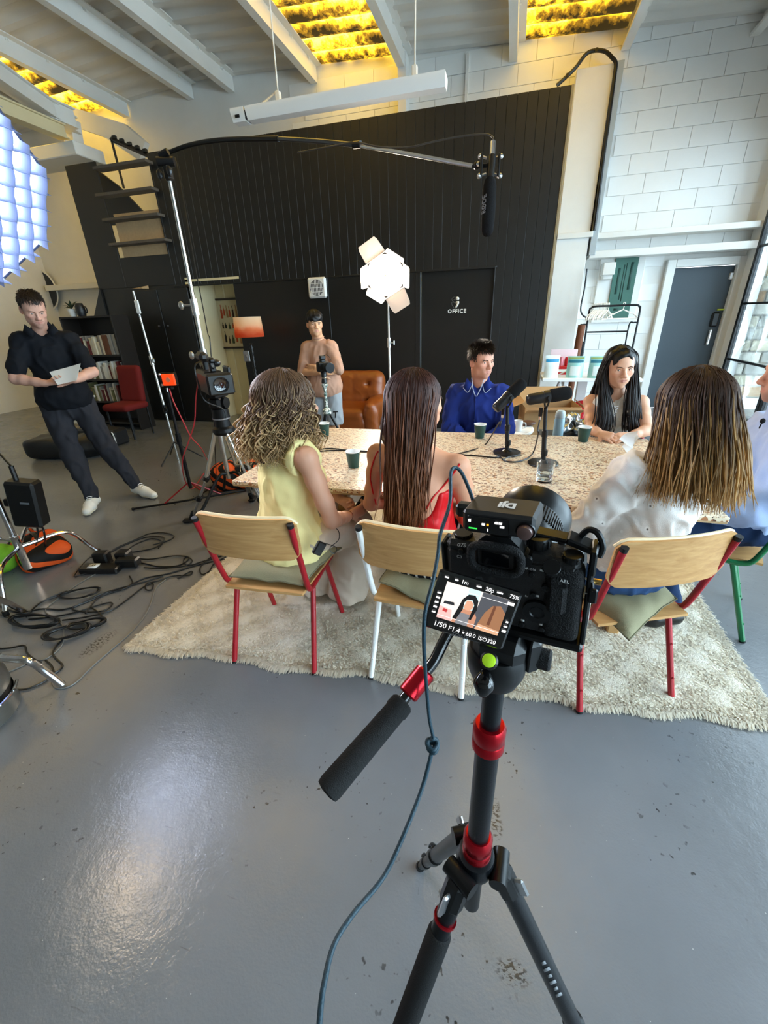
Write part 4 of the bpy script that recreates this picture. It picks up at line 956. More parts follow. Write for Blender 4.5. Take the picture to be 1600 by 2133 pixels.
F_ = Field((.10,3.90,.55),(.35,4.1,.66),.008); F_.ell((.22,4.0,.585),(.07,.05,.024)); F_.cut((0,0,.562),(0,0,-1)); tag(sdf_obj('brown_case',F_,M('brown_leather','#5a3a28',.5),None,loc=(.22,4.0,.561)),'small brown case on the round side table','case')
t = thing('storage_crate','grey storage crate half hidden behind the table','crate',(.46,3.60,0)); g = G(); g.box((.46,3.60,.28),(.30,.34,.56),.01); g.obj('body',M('grey_crate','#6d7880',.6),t); g = G(); g.box((.46,3.60,.57),(.32,.36,.03),.006); g.obj('lid',M('dark_crate_lid','#3d454c',.5),t)
p = np.array([.42,3.48,.585]); t = thing('water_bottle','pale blue water bottle standing on the grey crate','bottle',p); g = G(); g.lathe([(.001,0),(.036,0),(.038,.01),(.038,.15),(.033,.165),(.001,.166)],p,20,caps=False); g.obj('body',M('pale_blue_bottle','#9cc3d6',.3),t,50); g = G(); g.lathe([(.036,.166),(.038,.17),(.036,.205),(.026,.22),(.001,.22)],p,20,caps=False); g.obj('cap',M('bottle_cap','#b7cdd8',.35),t,50)
r_ = np.random.default_rng(4); F_ = Field((.32,3.45,.57),(.76,3.85,.85),.009)
for k in range(22): F_.ell(np.array([.53,3.66,.66])+r_.normal(0,1,3)*[.055,.05,.035],.02+.03*r_.random(3),basis(r_.normal(0,1,3)),.006)
F_.cut((0,0,.586),(0,0,-1)); tag(sdf_obj('foil_bag',F_,M('crumpled_foil','#b9bcbc',.18,.9,.5),None,0,lambda V,n: .012*folds(V,9,60),loc=(.53,3.66,.585)),'crumpled silver foil bag on the grey crate','bag')
# hanging fluorescent fitting
t = thing('strip_light','long white unlit strip light hanging in front of the black wall','light',(-1.45,4.2,3.02)); a = np.array([-2.40,4.2,3.05]); b = np.array([-.62,4.2,3.06])
def trough(x0,x1): 
    g = G(); g.prism([(-.075,.045),(-.075,.02),(-.045,-.04),(.045,-.04),(.075,.02),(.075,.045)],x1-x0,(x1,4.2,3.07),(0,-1,0),(0,0,1)); return g
trough(-2.28,-.62).obj('body',mwhiteplastic,t); trough(-2.42,-2.30).obj('end_cap',mwhiteplastic,t); g = G(); g.box((-2.29,4.2,3.07),(.02,.10,.06)); g.obj('joint',mblk,t); g = G(); g.box((-2.36,4.13,3.06),(.04,.012,.02),.002); g.obj('socket',mblk,t)
for x in (-2.0,-.86):
    g = G(); g.tube([(x,4.2,3.16),(x+.01,4.21,4.0),(x,4.2,roofz(x)-.03)],.006,6); g.obj('suspension_cord',msteel,t); g = G(); g.box((x,4.2,3.15),(.04,.04,.09),.005); g.obj('bracket',msteel,t)
g = G(); g.tube(spline([(-2.0,4.2,3.2),(-2.15,4.2,3.14),(-2.3,4.2,3.11)],4),.006,6); g.obj('feed_cable',msteel,t)
p = oy(940,22,6.6); p[2] = roofz(p[0]); g = G(); g.lathe([(.06,-.01),(.07,-.03),(.055,-.06),(.02,-.07)],p,20); tag(g.obj('smoke_detector',mwhiteplastic,None,40,p),'small round white detector under the roof between two skylights','smoke detector')
g = G(); wc = oy(92,605,7.86); g.lathe([(.001,.02),(.30,.02),(.36,.03),(.37,0)],wc,36,axis=(0,-1,0),caps=False); tag(g.obj('round_wall_sign',M('dark_round_sign','#2a3038',.5),None,40,wc),'dark round sign with a pale rim on the wall behind the reading man','sign')
g = G(); g.lathe([(.37,.0),(.395,.03),(.37,.04),(.36,.03)],wc,36,axis=(0,-1,0),caps=False); o = g.obj('rim',mwhiteplastic,C.objects['round_wall_sign'])
# ---------------------------------------------------------------- left corner: bookcase, chair parts, bags
mbc = M('dark_bookcase','#1d1712',.55,0,.4,.05,60,.2); bk = np.array([-5.92,5.45,0]); t = thing('bookcase','dark wooden bookcase full of books against the black stair','bookcase',bk)
BWd,BH = .92,1.64
for x in (-BWd/2,BWd/2): g = G(); g.box(bk+[x,0,BH/2],(.03,.3,BH),.003); g.obj('side',mbc,t)
g = G(); g.box(bk+[0,.14,BH/2],(BWd,.015,BH)); g.obj('back',mbc,t)
SH = [.10,.42,.75,1.10,BH-.015]
for z in SH: g = G(); g.box(bk+[0,0,z],(BWd-.03,.29,.025),.002); g.obj('shelf',mbc,t)
bcol = [M('book_'+k,c,.7,0,.3) for k,c in (('cream','#cfc3a8'),('brown','#6a4430'),('grey','#8b8780'),('white','#d9d5ca'),('maroon','#5f2626'),('olive','#6d6a45'))]
shn = ('top shelf','second shelf','third shelf')
for si,z in enumerate((1.10,.75,.42)):
    x = -BWd/2+.04; k = 0; lim = BWd/2-.05
    while x < lim:
        w = .022+.03*random.random(); h = .17+.10*random.random(); d = .14+.06*random.random()
        if si == 0 and x > .15: h = .27; w = .06
        mtb = random.choice(bcol); o = thing('book','%s%s book, number %d from the left on the %s of the dark bookcase'%('tall ' if h > .24 else 'short ' if h < .2 else '',mtb.name[5:],k+1,shn[si]),'book',bk+[x+w/2,-.04,z+.0125],'books on the %s'%shn[si])
        g = G(); g.box(bk+[x+w/2,-.04,z+.0135+h/2],(w-.002,d,h),.003); g.obj('cover',mtb,o); g = G(); g.box(bk+[x+w/2,-.04,z+.0135+h-.001],(w-.008,d-.01,.004)); g.obj('pages',mpaper,o)
        x += w+.001+(.01 if random.random() < .15 else 0); k += 1
p = bk+[-.30,-.05,BH]; t = thing('jug','small dark jug on top of the bookcase','jug',p+[.16,0,0]); g = G(); g.lathe([(.05,0),(.065,.05),(.06,.13),(.045,.16),(.05,.17)],p+[.16,0,0],16); g.obj('body',mdark,t,50); g = G(); g.tube(spline([p+[.22,0,.13],p+[.27,0,.11],p+[.27,0,.05],p+[.22,0,.04]],4),.009,6); g.obj('handle',mdark,t)
t = thing('pot_plant','small white pot with a dark leafy plant on top of the bookcase','plant',p); g = G(); g.lathe([(.04,0),(.06,.10),(.05,.10),(.001,.09)],p,14,caps=False); g.obj('pot',mwhiteplastic,t,50)
for k in range(9): a = k*.7; g = G(); q = p+[0,0,.10]; e = q+[.10*math.cos(a),.10*math.sin(a),.06+.05*math.sin(k)]; g.tube([q,(q+e)/2+[0,0,.02],e],[.004,.018,.002],6,flat=.3); g.obj('leaf',M('dark_leaf','#2c3a26',.6),t)
t = thing('red_chair','dark red upholstered chair beside the bookcase','chair',(-5.28,5.0,0)); mrf = M('dark_red_fabric','#6e1f1c',.8,0,.2,.2,200)
F_ = Field((-5.7,4.6,.3),(-4.9,5.4,1.1),.016); F_.box((-5.28,5.17,.72),(.20,.05,.26),rotx(-.12),.05); sdf_obj('backrest',F_,mrf,t); F_ = Field((-5.7,4.6,.3),(-4.9,5.4,.6),.016); F_.box((-5.28,4.97,.44),(.22,.22,.05),None,.045); sdf_obj('seat',F_,mrf,t)
for x in (-.18,.18):
    for y in (-.18,.18): g = G(); g.cyl((-5.28+x,4.98+y,0),(-5.28+x,4.98+y,.42),.014,seg=8); g.obj('leg',mbrace,t)
t = thing('paper_feeder','grey white curved plastic sheet feeder leaning on the dark box','printer',(-5.62,4.55,0)); P = np.array([[(-5.75+.26*u, 4.72-.25*v, .62-.40*v+.10*math.sin(v*2.4)) for v in np.linspace(0,1,10)] for u in np.linspace(0,1,4)]); g = G(); g.grid(P,.02); g.obj('curved_tray',M('pale_grey_plastic','#b9b8b0',.5),t); g = G(); g.box((-5.62,4.66,.10),(.40,.34,.20),.02); g.obj('base',mdark,t); g = G(); g.box((-5.72,4.735,.58),(.05,.01,.03),.004); g.obj('slot',mdark,t)
t = thing('dark_case','dark grey case on the floor with a pale edge','case',(-5.22,4.52,0)); g = G(); g.box((-5.2,4.55,.11),(.32,.25,.22),.03); g.obj('body',mdark,t); g = G(); g.tube(spline([(-5.36,4.42,.02),(-5.2,4.42,.012),(-5.05,4.42,.03),(-5.045,4.42,.16),(-5.06,4.42,.2)],4),.008,6); g.obj('pale_edge',mwhiteplastic,t)
t = thing('equipment_bag','soft black equipment bag with shiny buckles on the floor behind the reading man','bag',(-5.35,3.95,0)); F_ = Field((-6.1,3.4,-.02),(-4.5,4.5,.5),.018); F_.box((-5.35,3.95,.13),(.42,.2,.13),rotz(.25),.1); F_.ell((-5.0,4.05,.14),(.2,.18,.16),None,.05); F_.cut((0,0,.003),(0,0,-1)); sdf_obj('body',F_,M('black_nylon','#101012',.5,0,.5,.2,200),t,1,lambda V,n: .015*folds(V,13,16))
for k in range(6): q = np.array([-5.68+.05*k,3.76+.01*k,.12+.03*math.sin(k*2)]); g = G(); g.ball(q,(.03,.015,.02),8,6,rotz(k)); g.obj('buckle',mchrome,t)
g = G(); g.box((-5.73,5.60,.45),(.03,.02,.9),.002); struct(g.obj('trim_corner_strip',M('pale_metal_edge','#8f9088',.4,.5),None,30,(-5.73,5.6,0)))
# ================================================================ the foreground camera on its tripod
CO = np.array([.0198,.3743,1.2412]); _y,_p,_r = -.215,.10,-.06
CR = rotz(_y) @ rotx(_p) @ roty(_r)
def cm(*p): return CO + CR @ (np.array(p, float)/1000)     # camera-local millimetres: x right, y to the lens, z up
mcb = M('camera_black','#141415',.42,.1,.5,.25,900); mcg = M('camera_grip_rubber','#101011',.7,0,.3,.7,700); mcs = M('satin_black_metal','#1b1c1d',.33,.6,.5)
mgold = M('gold_metal','#c9a45c',.25,1); msil = M('satin_metal','#b9babc',.28,.9); mmark = M('white_marking','#d8d8d8',.5)
t = thing('mirrorless_camera','black mirrorless camera with a tilted live screen, on the foreground tripod','camera',cm(0,14,-52))
def cbox(name, c, s, b, mt, par=t, R=None, label=None):
    g = G(); RR = CR if R is None else CR@R; g.box(cm(*c), np.array(s)/1000, b/1000, RR); return g.obj(name, mt, par, 35, label=label)
def ccyl(name, a, b, r, mt, par=t, seg=24, r2=None):
    g = G(); g.cyl(cm(*a), cm(*b), r/1000, None if r2 is None else r2/1000, seg); return g.obj(name, mt, par, 35)
cbox('body',(-1,16,-2),(128,32,92),5,mcb); cbox('top_shoulder',(-44,16,44),(42,30,14),5,mcb); cbox('top_plate',(40,18,42),(48,34,12),5,mcb)
# grip
F_ = Field(CO-.11, CO+.11, .0035)
F_.box(cm(50,40,-6),(.017,.022,.043),CR,.014,.006); F_.box(cm(50,10,-4),(.018,.013,.045),CR,.008,.01)
sdf_obj('grip',F_,mcg,t,1)
cbox('thumb_rest',(46,-3,10),(18,8,44),4,mcg)
# finder hump and eyecup
g = G(); prof = [(-34,40),(-30,58),(-22,66),(2,66),(10,58),(14,40)]; g.prism([(a/1000,b/1000) for a,b in prof],.046,cm(0,44,0),CR[:,0],CR[:,2]); g.obj('finder_hump',mcb,t,25)
g = G(); P = [cm(-10+24*math.copysign(abs(math.cos(a))**.6,math.cos(a)),-12,47+15*math.copysign(abs(math.sin(a))**.6,math.sin(a))) for a in np.arange(28)*2*PI/28]; g.tube(P,.0042,8,closed=True); g.obj('eyecup',mcg,t,60)
cbox('finder_housing',(-10,-4,46),(42,14,24),4,mcb); cbox('finder_glass',(-10,-11.5,47),(26,1,15),.4,M('dark_glass','#08090b',.08,0,.6))
ccyl('diopter_dial',(18,-2,46),(18,-6,46),5,mcs,seg=16)
cbox('hot_shoe',(-10,18,68),(24,22,4),1,mcs)
# dials and buttons
def dial(name,c,r,h,mt=mcs,axis=(0,0,1),n=28):
    g = G(); prof = [(.001,0),(r,0),(r,h*.85),(r*.93,h),(.001,h)]; a = CR@np.array(axis,float)
    g.lathe([(x/1000,z/1000) for x,z in prof],cm(*c),n,axis=a,caps=False)
    for k in range(n//2): 
        q = k*4*PI/n; B = basis(a); g.box(cm(*c)+B@np.array([r*math.cos(q),r*math.sin(q),h*.45])/1000,(.0014,.0014,h*.7/1000),0,B@rotz(q))
    return g.obj(name,mt,t,25)
dial('mode_dial',(24,20,49),11,11); dial('exposure_dial',(56,8,47),9,6); dial('rear_dial',(40,-2,40),8,5,mcs,(0,-.6,.8)); dial('left_dial',(-50,16,50),9,4)
for c,r in (((44,30,49),4),((34,34,50),3.2),((57,40,47),5.5)): g = G(); g.lathe([(r/1000,0),(r/1000,.002),(r*.7/1000,.003),(.0001,.003)],cm(*c),16,axis=CR[:,2]); g.obj('button',msil if r>3.5 else mcs,t)
for c in ((-47,-1,42),(-30,-1,36),(22,-1,29),(52,-5,26),(24,-1,4),(34,-1,-38),(14,-1,-38),(44,-1,-36)): g = G(); g.lathe([(.0032,0),(.0032,.0016),(.0022,.0022),(.0001,.0022)],cm(*c),14,axis=-CR[:,1]); g.obj('button',mcs,t)
g = G(); g.lathe([(.0001,.004),(.0038,.004),(.0045,0)],cm(36,-1,17),14,axis=-CR[:,1]); g.obj('joystick',mcg,t)
g = G(); g.lathe([(.0065,.0015),(.0075,.003),(.0135,.003),(.0145,0)],cm(29,-.5,-16),30,axis=-CR[:,1]); g.lathe([(.0001,.0018),(.0062,.0018),(.0064,0)],cm(29,-.5,-16),20,axis=-CR[:,1]); g.obj('control_wheel',mcs,t,35)
# strap lug
g = G(); g.tube([cm(67,6,30),cm(75,4,28),cm(76,4,16),cm(69,4,14)],.0011,6,closed=True); g.obj('strap_lug',msil,t); cbox('strap_tab',(76,2,14),(8,5,16),1.5,mcs)
# lens
g = G(); ax = CR[:,1]
g.lathe([(.001,30),(31,30),(33,33),(34,46),(37,50),(37,58)],(0,0,0),40) if False else None
def lens(name, prof, mt, sm=30): g = G(); g.lathe([(a/1000,b/1000) for a,b in prof],cm(-4,0,2),48,axis=ax,caps=False); return g.obj(name,mt,t,sm)
lens('lens_mount',[(32,30),(33,32),(33,37),(30,38)],msil); lens('lens_barrel',[(31,37),(35,41),(37,80),(39,84),(39,92),(40,125),(43,138)],mcs)
g = G(); B = basis(ax); 
for k in range(72): a = k*2*PI/72; g.box(cm(-4,0,2)+B@np.array([40*math.cos(a),40*math.sin(a),108])/1000,(.0016,.0018,.028),.0003,B@rotz(a))
g.obj('focus_ring',M('ribbed_rubber','#202123',.6,0,.4),t,20)
lens('front_ring',[(40,124),(44,132),(46,146),(46,153),(43.5,153),(42,142),(38,134)],mcs); lens('front_glass',[(40,138),(20,142),(.01,143)],M('coated_glass','#0a0c12',.05,0,.8))
# cage
cbox('cage_base',(2,16,-53),(142,40,9),2.5,mcs); cbox('cage_side',(72,16,-4),(5,26,96),1.5,mcs); cbox('cage_left',(-70,16,-4),(5,22,96),1.5,mcs)
for c,s,R in (((26,26,60),(60,16,5),roty(.10)),((62,22,57),(28,18,7),roty(.35)),((73,16,47),(6,26,26),None)): cbox('cage_arm',c,s,1.5,mcs,R=R)
g = G(); g.tube(spline([cm(60,26,62),cm(66,26,70),cm(74,24,68),cm(79,22,56),cm(77,20,46)],5),.003,8); g.obj('cage_hook',mcs,t)
ccyl('cage_screw',(75,14,22),(82,14,22),3,mgold,seg=12)
for z in (-8,-26): cbox('cage_slot',(75,16,z),(.6,12,9),.3,M('pale_slot','#a9a59c',.5))
# markings
CB = np.stack([CR[:,0],CR[:,2],-CR[:,1]],1)
def mark(txt, c, size, mt=mmark, B=None, par=t): return text_obj('marking',txt,size/1000,mt,CB if B is None else B,cm(*c),par,.00008)
mark('α7S',(-45,-6,53),5.5,mmark,np.stack([CR[:,0],(CR[:,2]+CR[:,1])/2**.5,(CR[:,2]-CR[:,1])/2**.5],1)); mark('C3',(-50,-.4,34),5); mark('MENU',(-31,-.4,29),3.6); mark('AF-ON',(20,-.4,34),3.6); mark('AEL',(52,-7.4,32),5); mark('Fn',(18,-.4,0),3.2); mark('C4',(45,-.4,-30),4)
for c in ((31,-.4,35),(62,-.4,33),(28,-.4,3),(27,-.4,-5),(15,-.4,-33),(33,-.4,-33)): g = G(); g.box(cm(*c),(.0035,.0002,.0026),0,CR); g.obj('marking',mmark,t,None)
# tilting screen
SB = np.array([[.9694,.2211,.1072],[.056,.2258,-.9726],[-.2392,.9488,.2065]]); su, sv, sn = SB.T; sw, sh = .078, .061
sc0 = np.array([-.0136,.3289,1.2462])
g = G(); g.box(sc0-sn*.004,(sw,sh,.008),.0022,SB); scr = g.obj('screen_panel',M('screen_gloss_black','#060607',.12,0,.6),t,35)
g = G(); g.box(sc0-sn*.010+sv*.012,(sw*.8,sh*.4,.006),.002,SB); g.tube([sc0-sn*.012+sv*sh*.45,cm(-40,0,-8)],.004,6); g.obj('screen_hinge',mcs,t)
def em(name, c, s=1.0): return M('lit_'+name,'#000000',.5,emit=c,estr=s)
def sp(u, v, lift=.0004): return sc0+su*u*sw/2+sv*v*sh/2+sn*lift
iw, ih, iv0 = .76, .62, .10
def spoly(name, pts, mt, lift): g = G(); n = len(pts); g.add([sp(iw*(2*a-1), iv0+ih*(2*b-1), lift) for a,b in pts],[tuple(range(n))]); g.obj(name,mt,scr,None)
spoly('live_picture',[(0,0),(1,0),(1,1),(0,1)],em('white','#e8ddd2',.9),.0004)
spoly('picture_patch',[(.36,.30),(.55,.30),(.55,1),(.36,1)],em('pale_teal','#bfe3e4',.9),.0006); spoly('picture_patch',[(.55,0),(1,0),(1,1),(.58,1)],em('slate','#5d5f66',.55),.0006)
spoly('picture_patch',[(.62,0),(1,0),(1,.62),(.9,.78),(.78,.72),(.70,.5)],em('blond','#a5734f',.7),.0008); spoly('picture_patch',[(.78,.2),(.83,.2),(.84,.74),(.80,.74)],em('tan_hair','#7a4a32',.6),.0009); spoly('picture_patch',[(.62,0),(1,0),(1,.12),(.66,.16)],em('pale_blond','#d8a884',.8),.0009)
spoly('picture_patch',[(0,0),(.24,0),(.2,.3),(0,.34)],em('pinkish','#e3b9b2',.8),.0006); spoly('picture_patch',[(.06,.22),(.13,.2),(.14,.28),(.07,.3)],em('red_dot','#c93a3a',.7),.0008); spoly('picture_patch',[(.04,.42),(.22,.44),(.2,.52),(.05,.5)],em('grey_dark','#33343a',.5),.0008)
spoly('picture_patch',[(.24,0),(.60,0),(.60,.30),(.55,.42),(.40,.46),(.28,.38)],em('skin_pic','#c98e70',.75),.0010); spoly('picture_patch',[(.30,0),(.50,0),(.49,.32),(.33,.32)],em('top_pic','#8e8f94',.6),.0012)
spoly('picture_patch',[(.24,.12),(.30,.10),(.36,.42),(.35,.6),(.38,.7),(.46,.72),(.51,.6),(.50,.40),(.49,.2),(.53,.2),(.57,.5),(.55,.74),(.48,.86),(.38,.84),(.31,.68),(.28,.4)],em('hair_pic','#15100f',.4),.0014); spoly('picture_patch',[(.36,.48),(.40,.42),(.46,.42),(.50,.50),(.50,.62),(.45,.70),(.38,.68)],em('face_pic','#d9a283',.8),.0013)
mlw = em('icon_white','#ffffff',.95)
def stext(s, u, v, size, mt=mlw): text_obj('screen_text',s,size,mt,SB,sp(u,v,.0018),scr,.00001)
stext('1/50',-.62,-.72,.0072); stext('F1.4',-.26,-.74,.0068); stext('±0.0',.15,-.755,.0056); stext('ISO320',.56,-.765,.0056); stext('1m',-.36,.86,.0055); stext('20p',.24,.86,.0055); stext('75%',.82,.86,.0052); text_obj('screen_brand','SONY',.0062,M('dim_grey','#4a4a4c',.4),SB,sp(-.06,-.93,.0003),scr,.00001)
for u,v,w,h in ((-.80,.86,.10,.05),(-.56,.86,.08,.05),(-.02,.86,.12,.05),(.48,.86,.14,.05),(-.03,-.75,.05,.06),(-.86,.30,.10,.05),(-.86,.14,.10,.06),(-.86,-.02,.09,.06),(-.86,-.18,.09,.06),(-.86,-.36,.09,.05),(.86,-.30,.10,.08),(.86,-.14,.09,.05),(.86,.02,.06,.06),(.80,.62,.16,.10)): 
    g = G(); g.add([sp(u-w/2,v-h/2,.0018),sp(u+w/2,v-h/2,.0018),sp(u+w/2,v+h/2,.0018),sp(u-w/2,v+h/2,.0018)],[(0,1,2,3)]); g.obj('screen_icon',mlw,scr,None)
for v in (.58,-.40): g = G(); g.add([sp(-.76,v-.006,.0017),sp(.76,v-.006,.0017),sp(.76,v+.006,.0017),sp(-.76,v+.006,.0017)],[(0,1,2,3)]); g.obj('frame_line',mlw,scr,None)
# receiver on the hot shoe
rx = thing('wireless_receiver','small black wireless receiver with a lit display on top of the foreground camera','receiver',cm(-8,20,70))
def rbox(name,c,s,b,mt,par=rx,label=None): g = G(); g.box(cm(*c),np.array(s)/1000,b/1000,CR@rotx(-.12)); return g.obj(name,mt,par,35,label=label)
rbody = rbox('body',(-8,10,83),(66,44,22),3,M('receiver_black','#1c1c1e',.4,.1,.5)); rbox('display',(-16,-12.9,84),(38,1.2,16),.4,M('display_black','#050506',.1,0,.6)); rbox('foot',(-8,14,70),(22,20,5),1,mcs)
g = G(); g.lathe([(.0001,.006),(.0045,.0062),(.0065,.005),(.007,0)],cm(17,-12,83),24,axis=-CR[:,1]); g.obj('knob',M('brown_knob','#5a4440',.3,.3),rx,40); g = G(); g.lathe([(.0068,0),(.0085,.001),(.0085,-.002)],cm(17,-12,83),24,axis=-CR[:,1]); g.obj('knob_ring',mcs,rx)
rbox('plug',(-47,14,83),(16,14,14),3,mblk)
g = G(); 
LB_ = np.stack([-CR[:,0],-CR[:,1],CR[:,2]],1)
text_obj('logo','DJI',.013,mmark,LB_,cm(-4,10,95.2),rx,.0001,bold=.0007)
for c,s,mt in (((-33,-14,88),(2.5,.4,2.5),mlw),((-30,-14,80),(8,.4,1.4),em('green','#2fd04a',1)),((-20,-14,85.5),(3,.4,2),mlw),((-16,-14,85.5),(2,.4,2),em('amber','#e0a020',1)),((-8,-14,88.5),(3,.4,2),mlw),((-4.5,-14,88.5),(3,.4,2),mlw),((-3,-14,85),(4,.4,2),mlw),((-16,-14,80),(1,.4,2.5),mlw)): rbox('display_icon',c,s,0,mt)
# cable with a knot
mrope = M('blue_black_cable','#1a3440',.5,0,.4,.3,500)
CP = [cm(-46,14,88)]+[od(985,1052,.43),od(982,1032,.435),od(963,987,.44),od(948,974,.44),od(939,987,.435),od(937,1048,.42),od(917,1113,.40),od(913,1150,.395),od(903,1205,.388),od(887,1268,.383),od(883,1320,.39),od(885,1380,.41),od(890,1450,.43),od(895,1500,.44),od(903,1538,.445)]
CP2 = [od(900,1565,.445),od(880,1640,.44),od(845,1730,.42),od(800,1825,.40),od(735,1905,.37),od(695,1970,.35),od(675,2050,.33),od(668,2100,.32),od(664,2160,.31),od(660,2260,.30)]
g = G(); g.tube(spline(CP,6),.0019,8); ctop = thing('camera_cable','blue black cable from the receiver, knotted once and hanging down in front of the floor','cable',CP[-1]); g.obj('upper_run',mrope,ctop,60)
g = G(); g.tube(spline(CP2,6),.0023,8); g.obj('lower_run',mrope,ctop,60)
k0 = od(901,1552,.445); g = G(); B = basis(CAM[:,2]); g.tube(spline([k0+B@(np.array(p)/1000) for p in ((1,7,0),(-4,4,3),(-5,0,0),(0,-3,-4),(5,0,0),(4,4,3),(-2,2,5),(-5,-3,1),(-1,-7,-2),(4,-5,2),(2,-1,5),(-3,0,3),(-1,-8,0))],5),.0026,7); g.obj('knot',mrope,ctop,60)
# ---- tripod
mtp = M('tripod_black_metal','#14171b',.32,.5,.5,.05,400); mta = M('red_anodised','#b01521',.25,.8); tb = np.array([.016,.385,0.])
tp = thing('camera_tripod','black travel tripod with red collars and a pan handle in the foreground','tripod',tb)
def tl(name, prof, mt, seg=28): g = G(); g.lathe(prof,tb,seg,caps=True); return g.obj(name,mt,tp,35)
tl('column',[(.0125,1.01),(.0125,1.115)],mtp); tl('column',[(.0155,.77),(.0155,1.02)],mtp); tl('collar',[(.0165,.992),(.0205,.995),(.0205,1.008),(.0195,1.010),(.0205,1.012),(.0205,1.030),(.0175,1.036)],mta); tl('collar',[(.0165,.752),(.0215,.756),(.0215,.77),(.0205,.772),(.0215,.775),(.0215,.795),(.018,.802)],mta); tl('column',[(.010,.60),(.0135,.605),(.0135,.74)],mtp)
tl('hub',[(.018,.715),(.027,.72),(.030,.735),(.027,.752),(.018,.756)],mtp)
tl('bowl',[(.014,1.108),(.026,1.114),(.032,1.130),(.034,1.150),(.031,1.160)],M('head_black','#131415',.35,.2))
g = G(); g.box((tb[0]+.004,tb[1]+.004,1.168),(.056,.06,.034),.01,rotz(_y)); g.box((tb[0]+.037,tb[1]+.005,1.160),(.018,.04,.05),.008,rotz(_y)); g.obj('head_block',M('head_black','#131415',.35,.2),tp,35)
g = G(); g.lathe([(.0001,.007),(.010,.007),(.012,.005),(.012,-.010),(.0001,-.010)],np.array([tb[0]+.050,tb[1]-.0,1.152]),20,axis=CR[:,0]); g.obj('drag_knob',mcg,tp,35)
q = od(1019,1376,.428); g = G(); g.lathe([(.0001,.002),(.0075,.002),(.009,0),(.009,-.006)],q,20,axis=(-.1,-.7,.7)); lv = g.obj('level_ring',mblk,tp); g = G(); g.lathe([(.0001,.0035),(.005,.0032),(.0072,.0018)],q,18,axis=(-.1,-.7,.7)); g.obj('bubble_level',M('green_level_fluid','#a8d42a',.1,0,.6,emit='#8fc020',estr=.15),tp,60)
F_ = Field((-.06,.25,.98),(.08,.45,1.2),.0035); F_.path([od(1012,1400,.455),od(1008,1425,.452),od(1005,1447,.45)],[.006,.010,.004],.008); sdf_obj('locking_lever',F_,M('glossy_black','#0b0b0c',.12,0,.6),tp,1)
H = [od(945,1300,.47),od(925,1335,.467),od(905,1375,.462),od(882,1405,.458),od(832,1468,.447)]
g = G(); g.tube(spline(H,6),.0062,14); g.obj('pan_rod',M('glossy_black','#0b0b0c',.12,0,.6),tp,60)
def between(a,b,prof,name,mt,seg=24): d = np.array(b)-np.array(a); L = np.linalg.norm(d); g = G(); g.lathe([(r,z*L) for r,z in prof],a,seg,axis=d); return g.obj(name,mt,tp,35)
between(od(888,1398,.458),od(848,1448,.449),[(.010,0),(.0115,.06),(.0115,.94),(.010,1)],'pan_collar',mta)
between(od(840,1462,.447),od(678,1652,.398),[(.0105,0),(.0125,.02),(.0128,.10),(.0118,.12),(.0122,.5),(.0130,.94),(.0118,.985),(.006,1)],'pan_grip',M('foam_grip','#232323',.9,0,.15,.5,900))
hubp = tb+[0,0,.735]
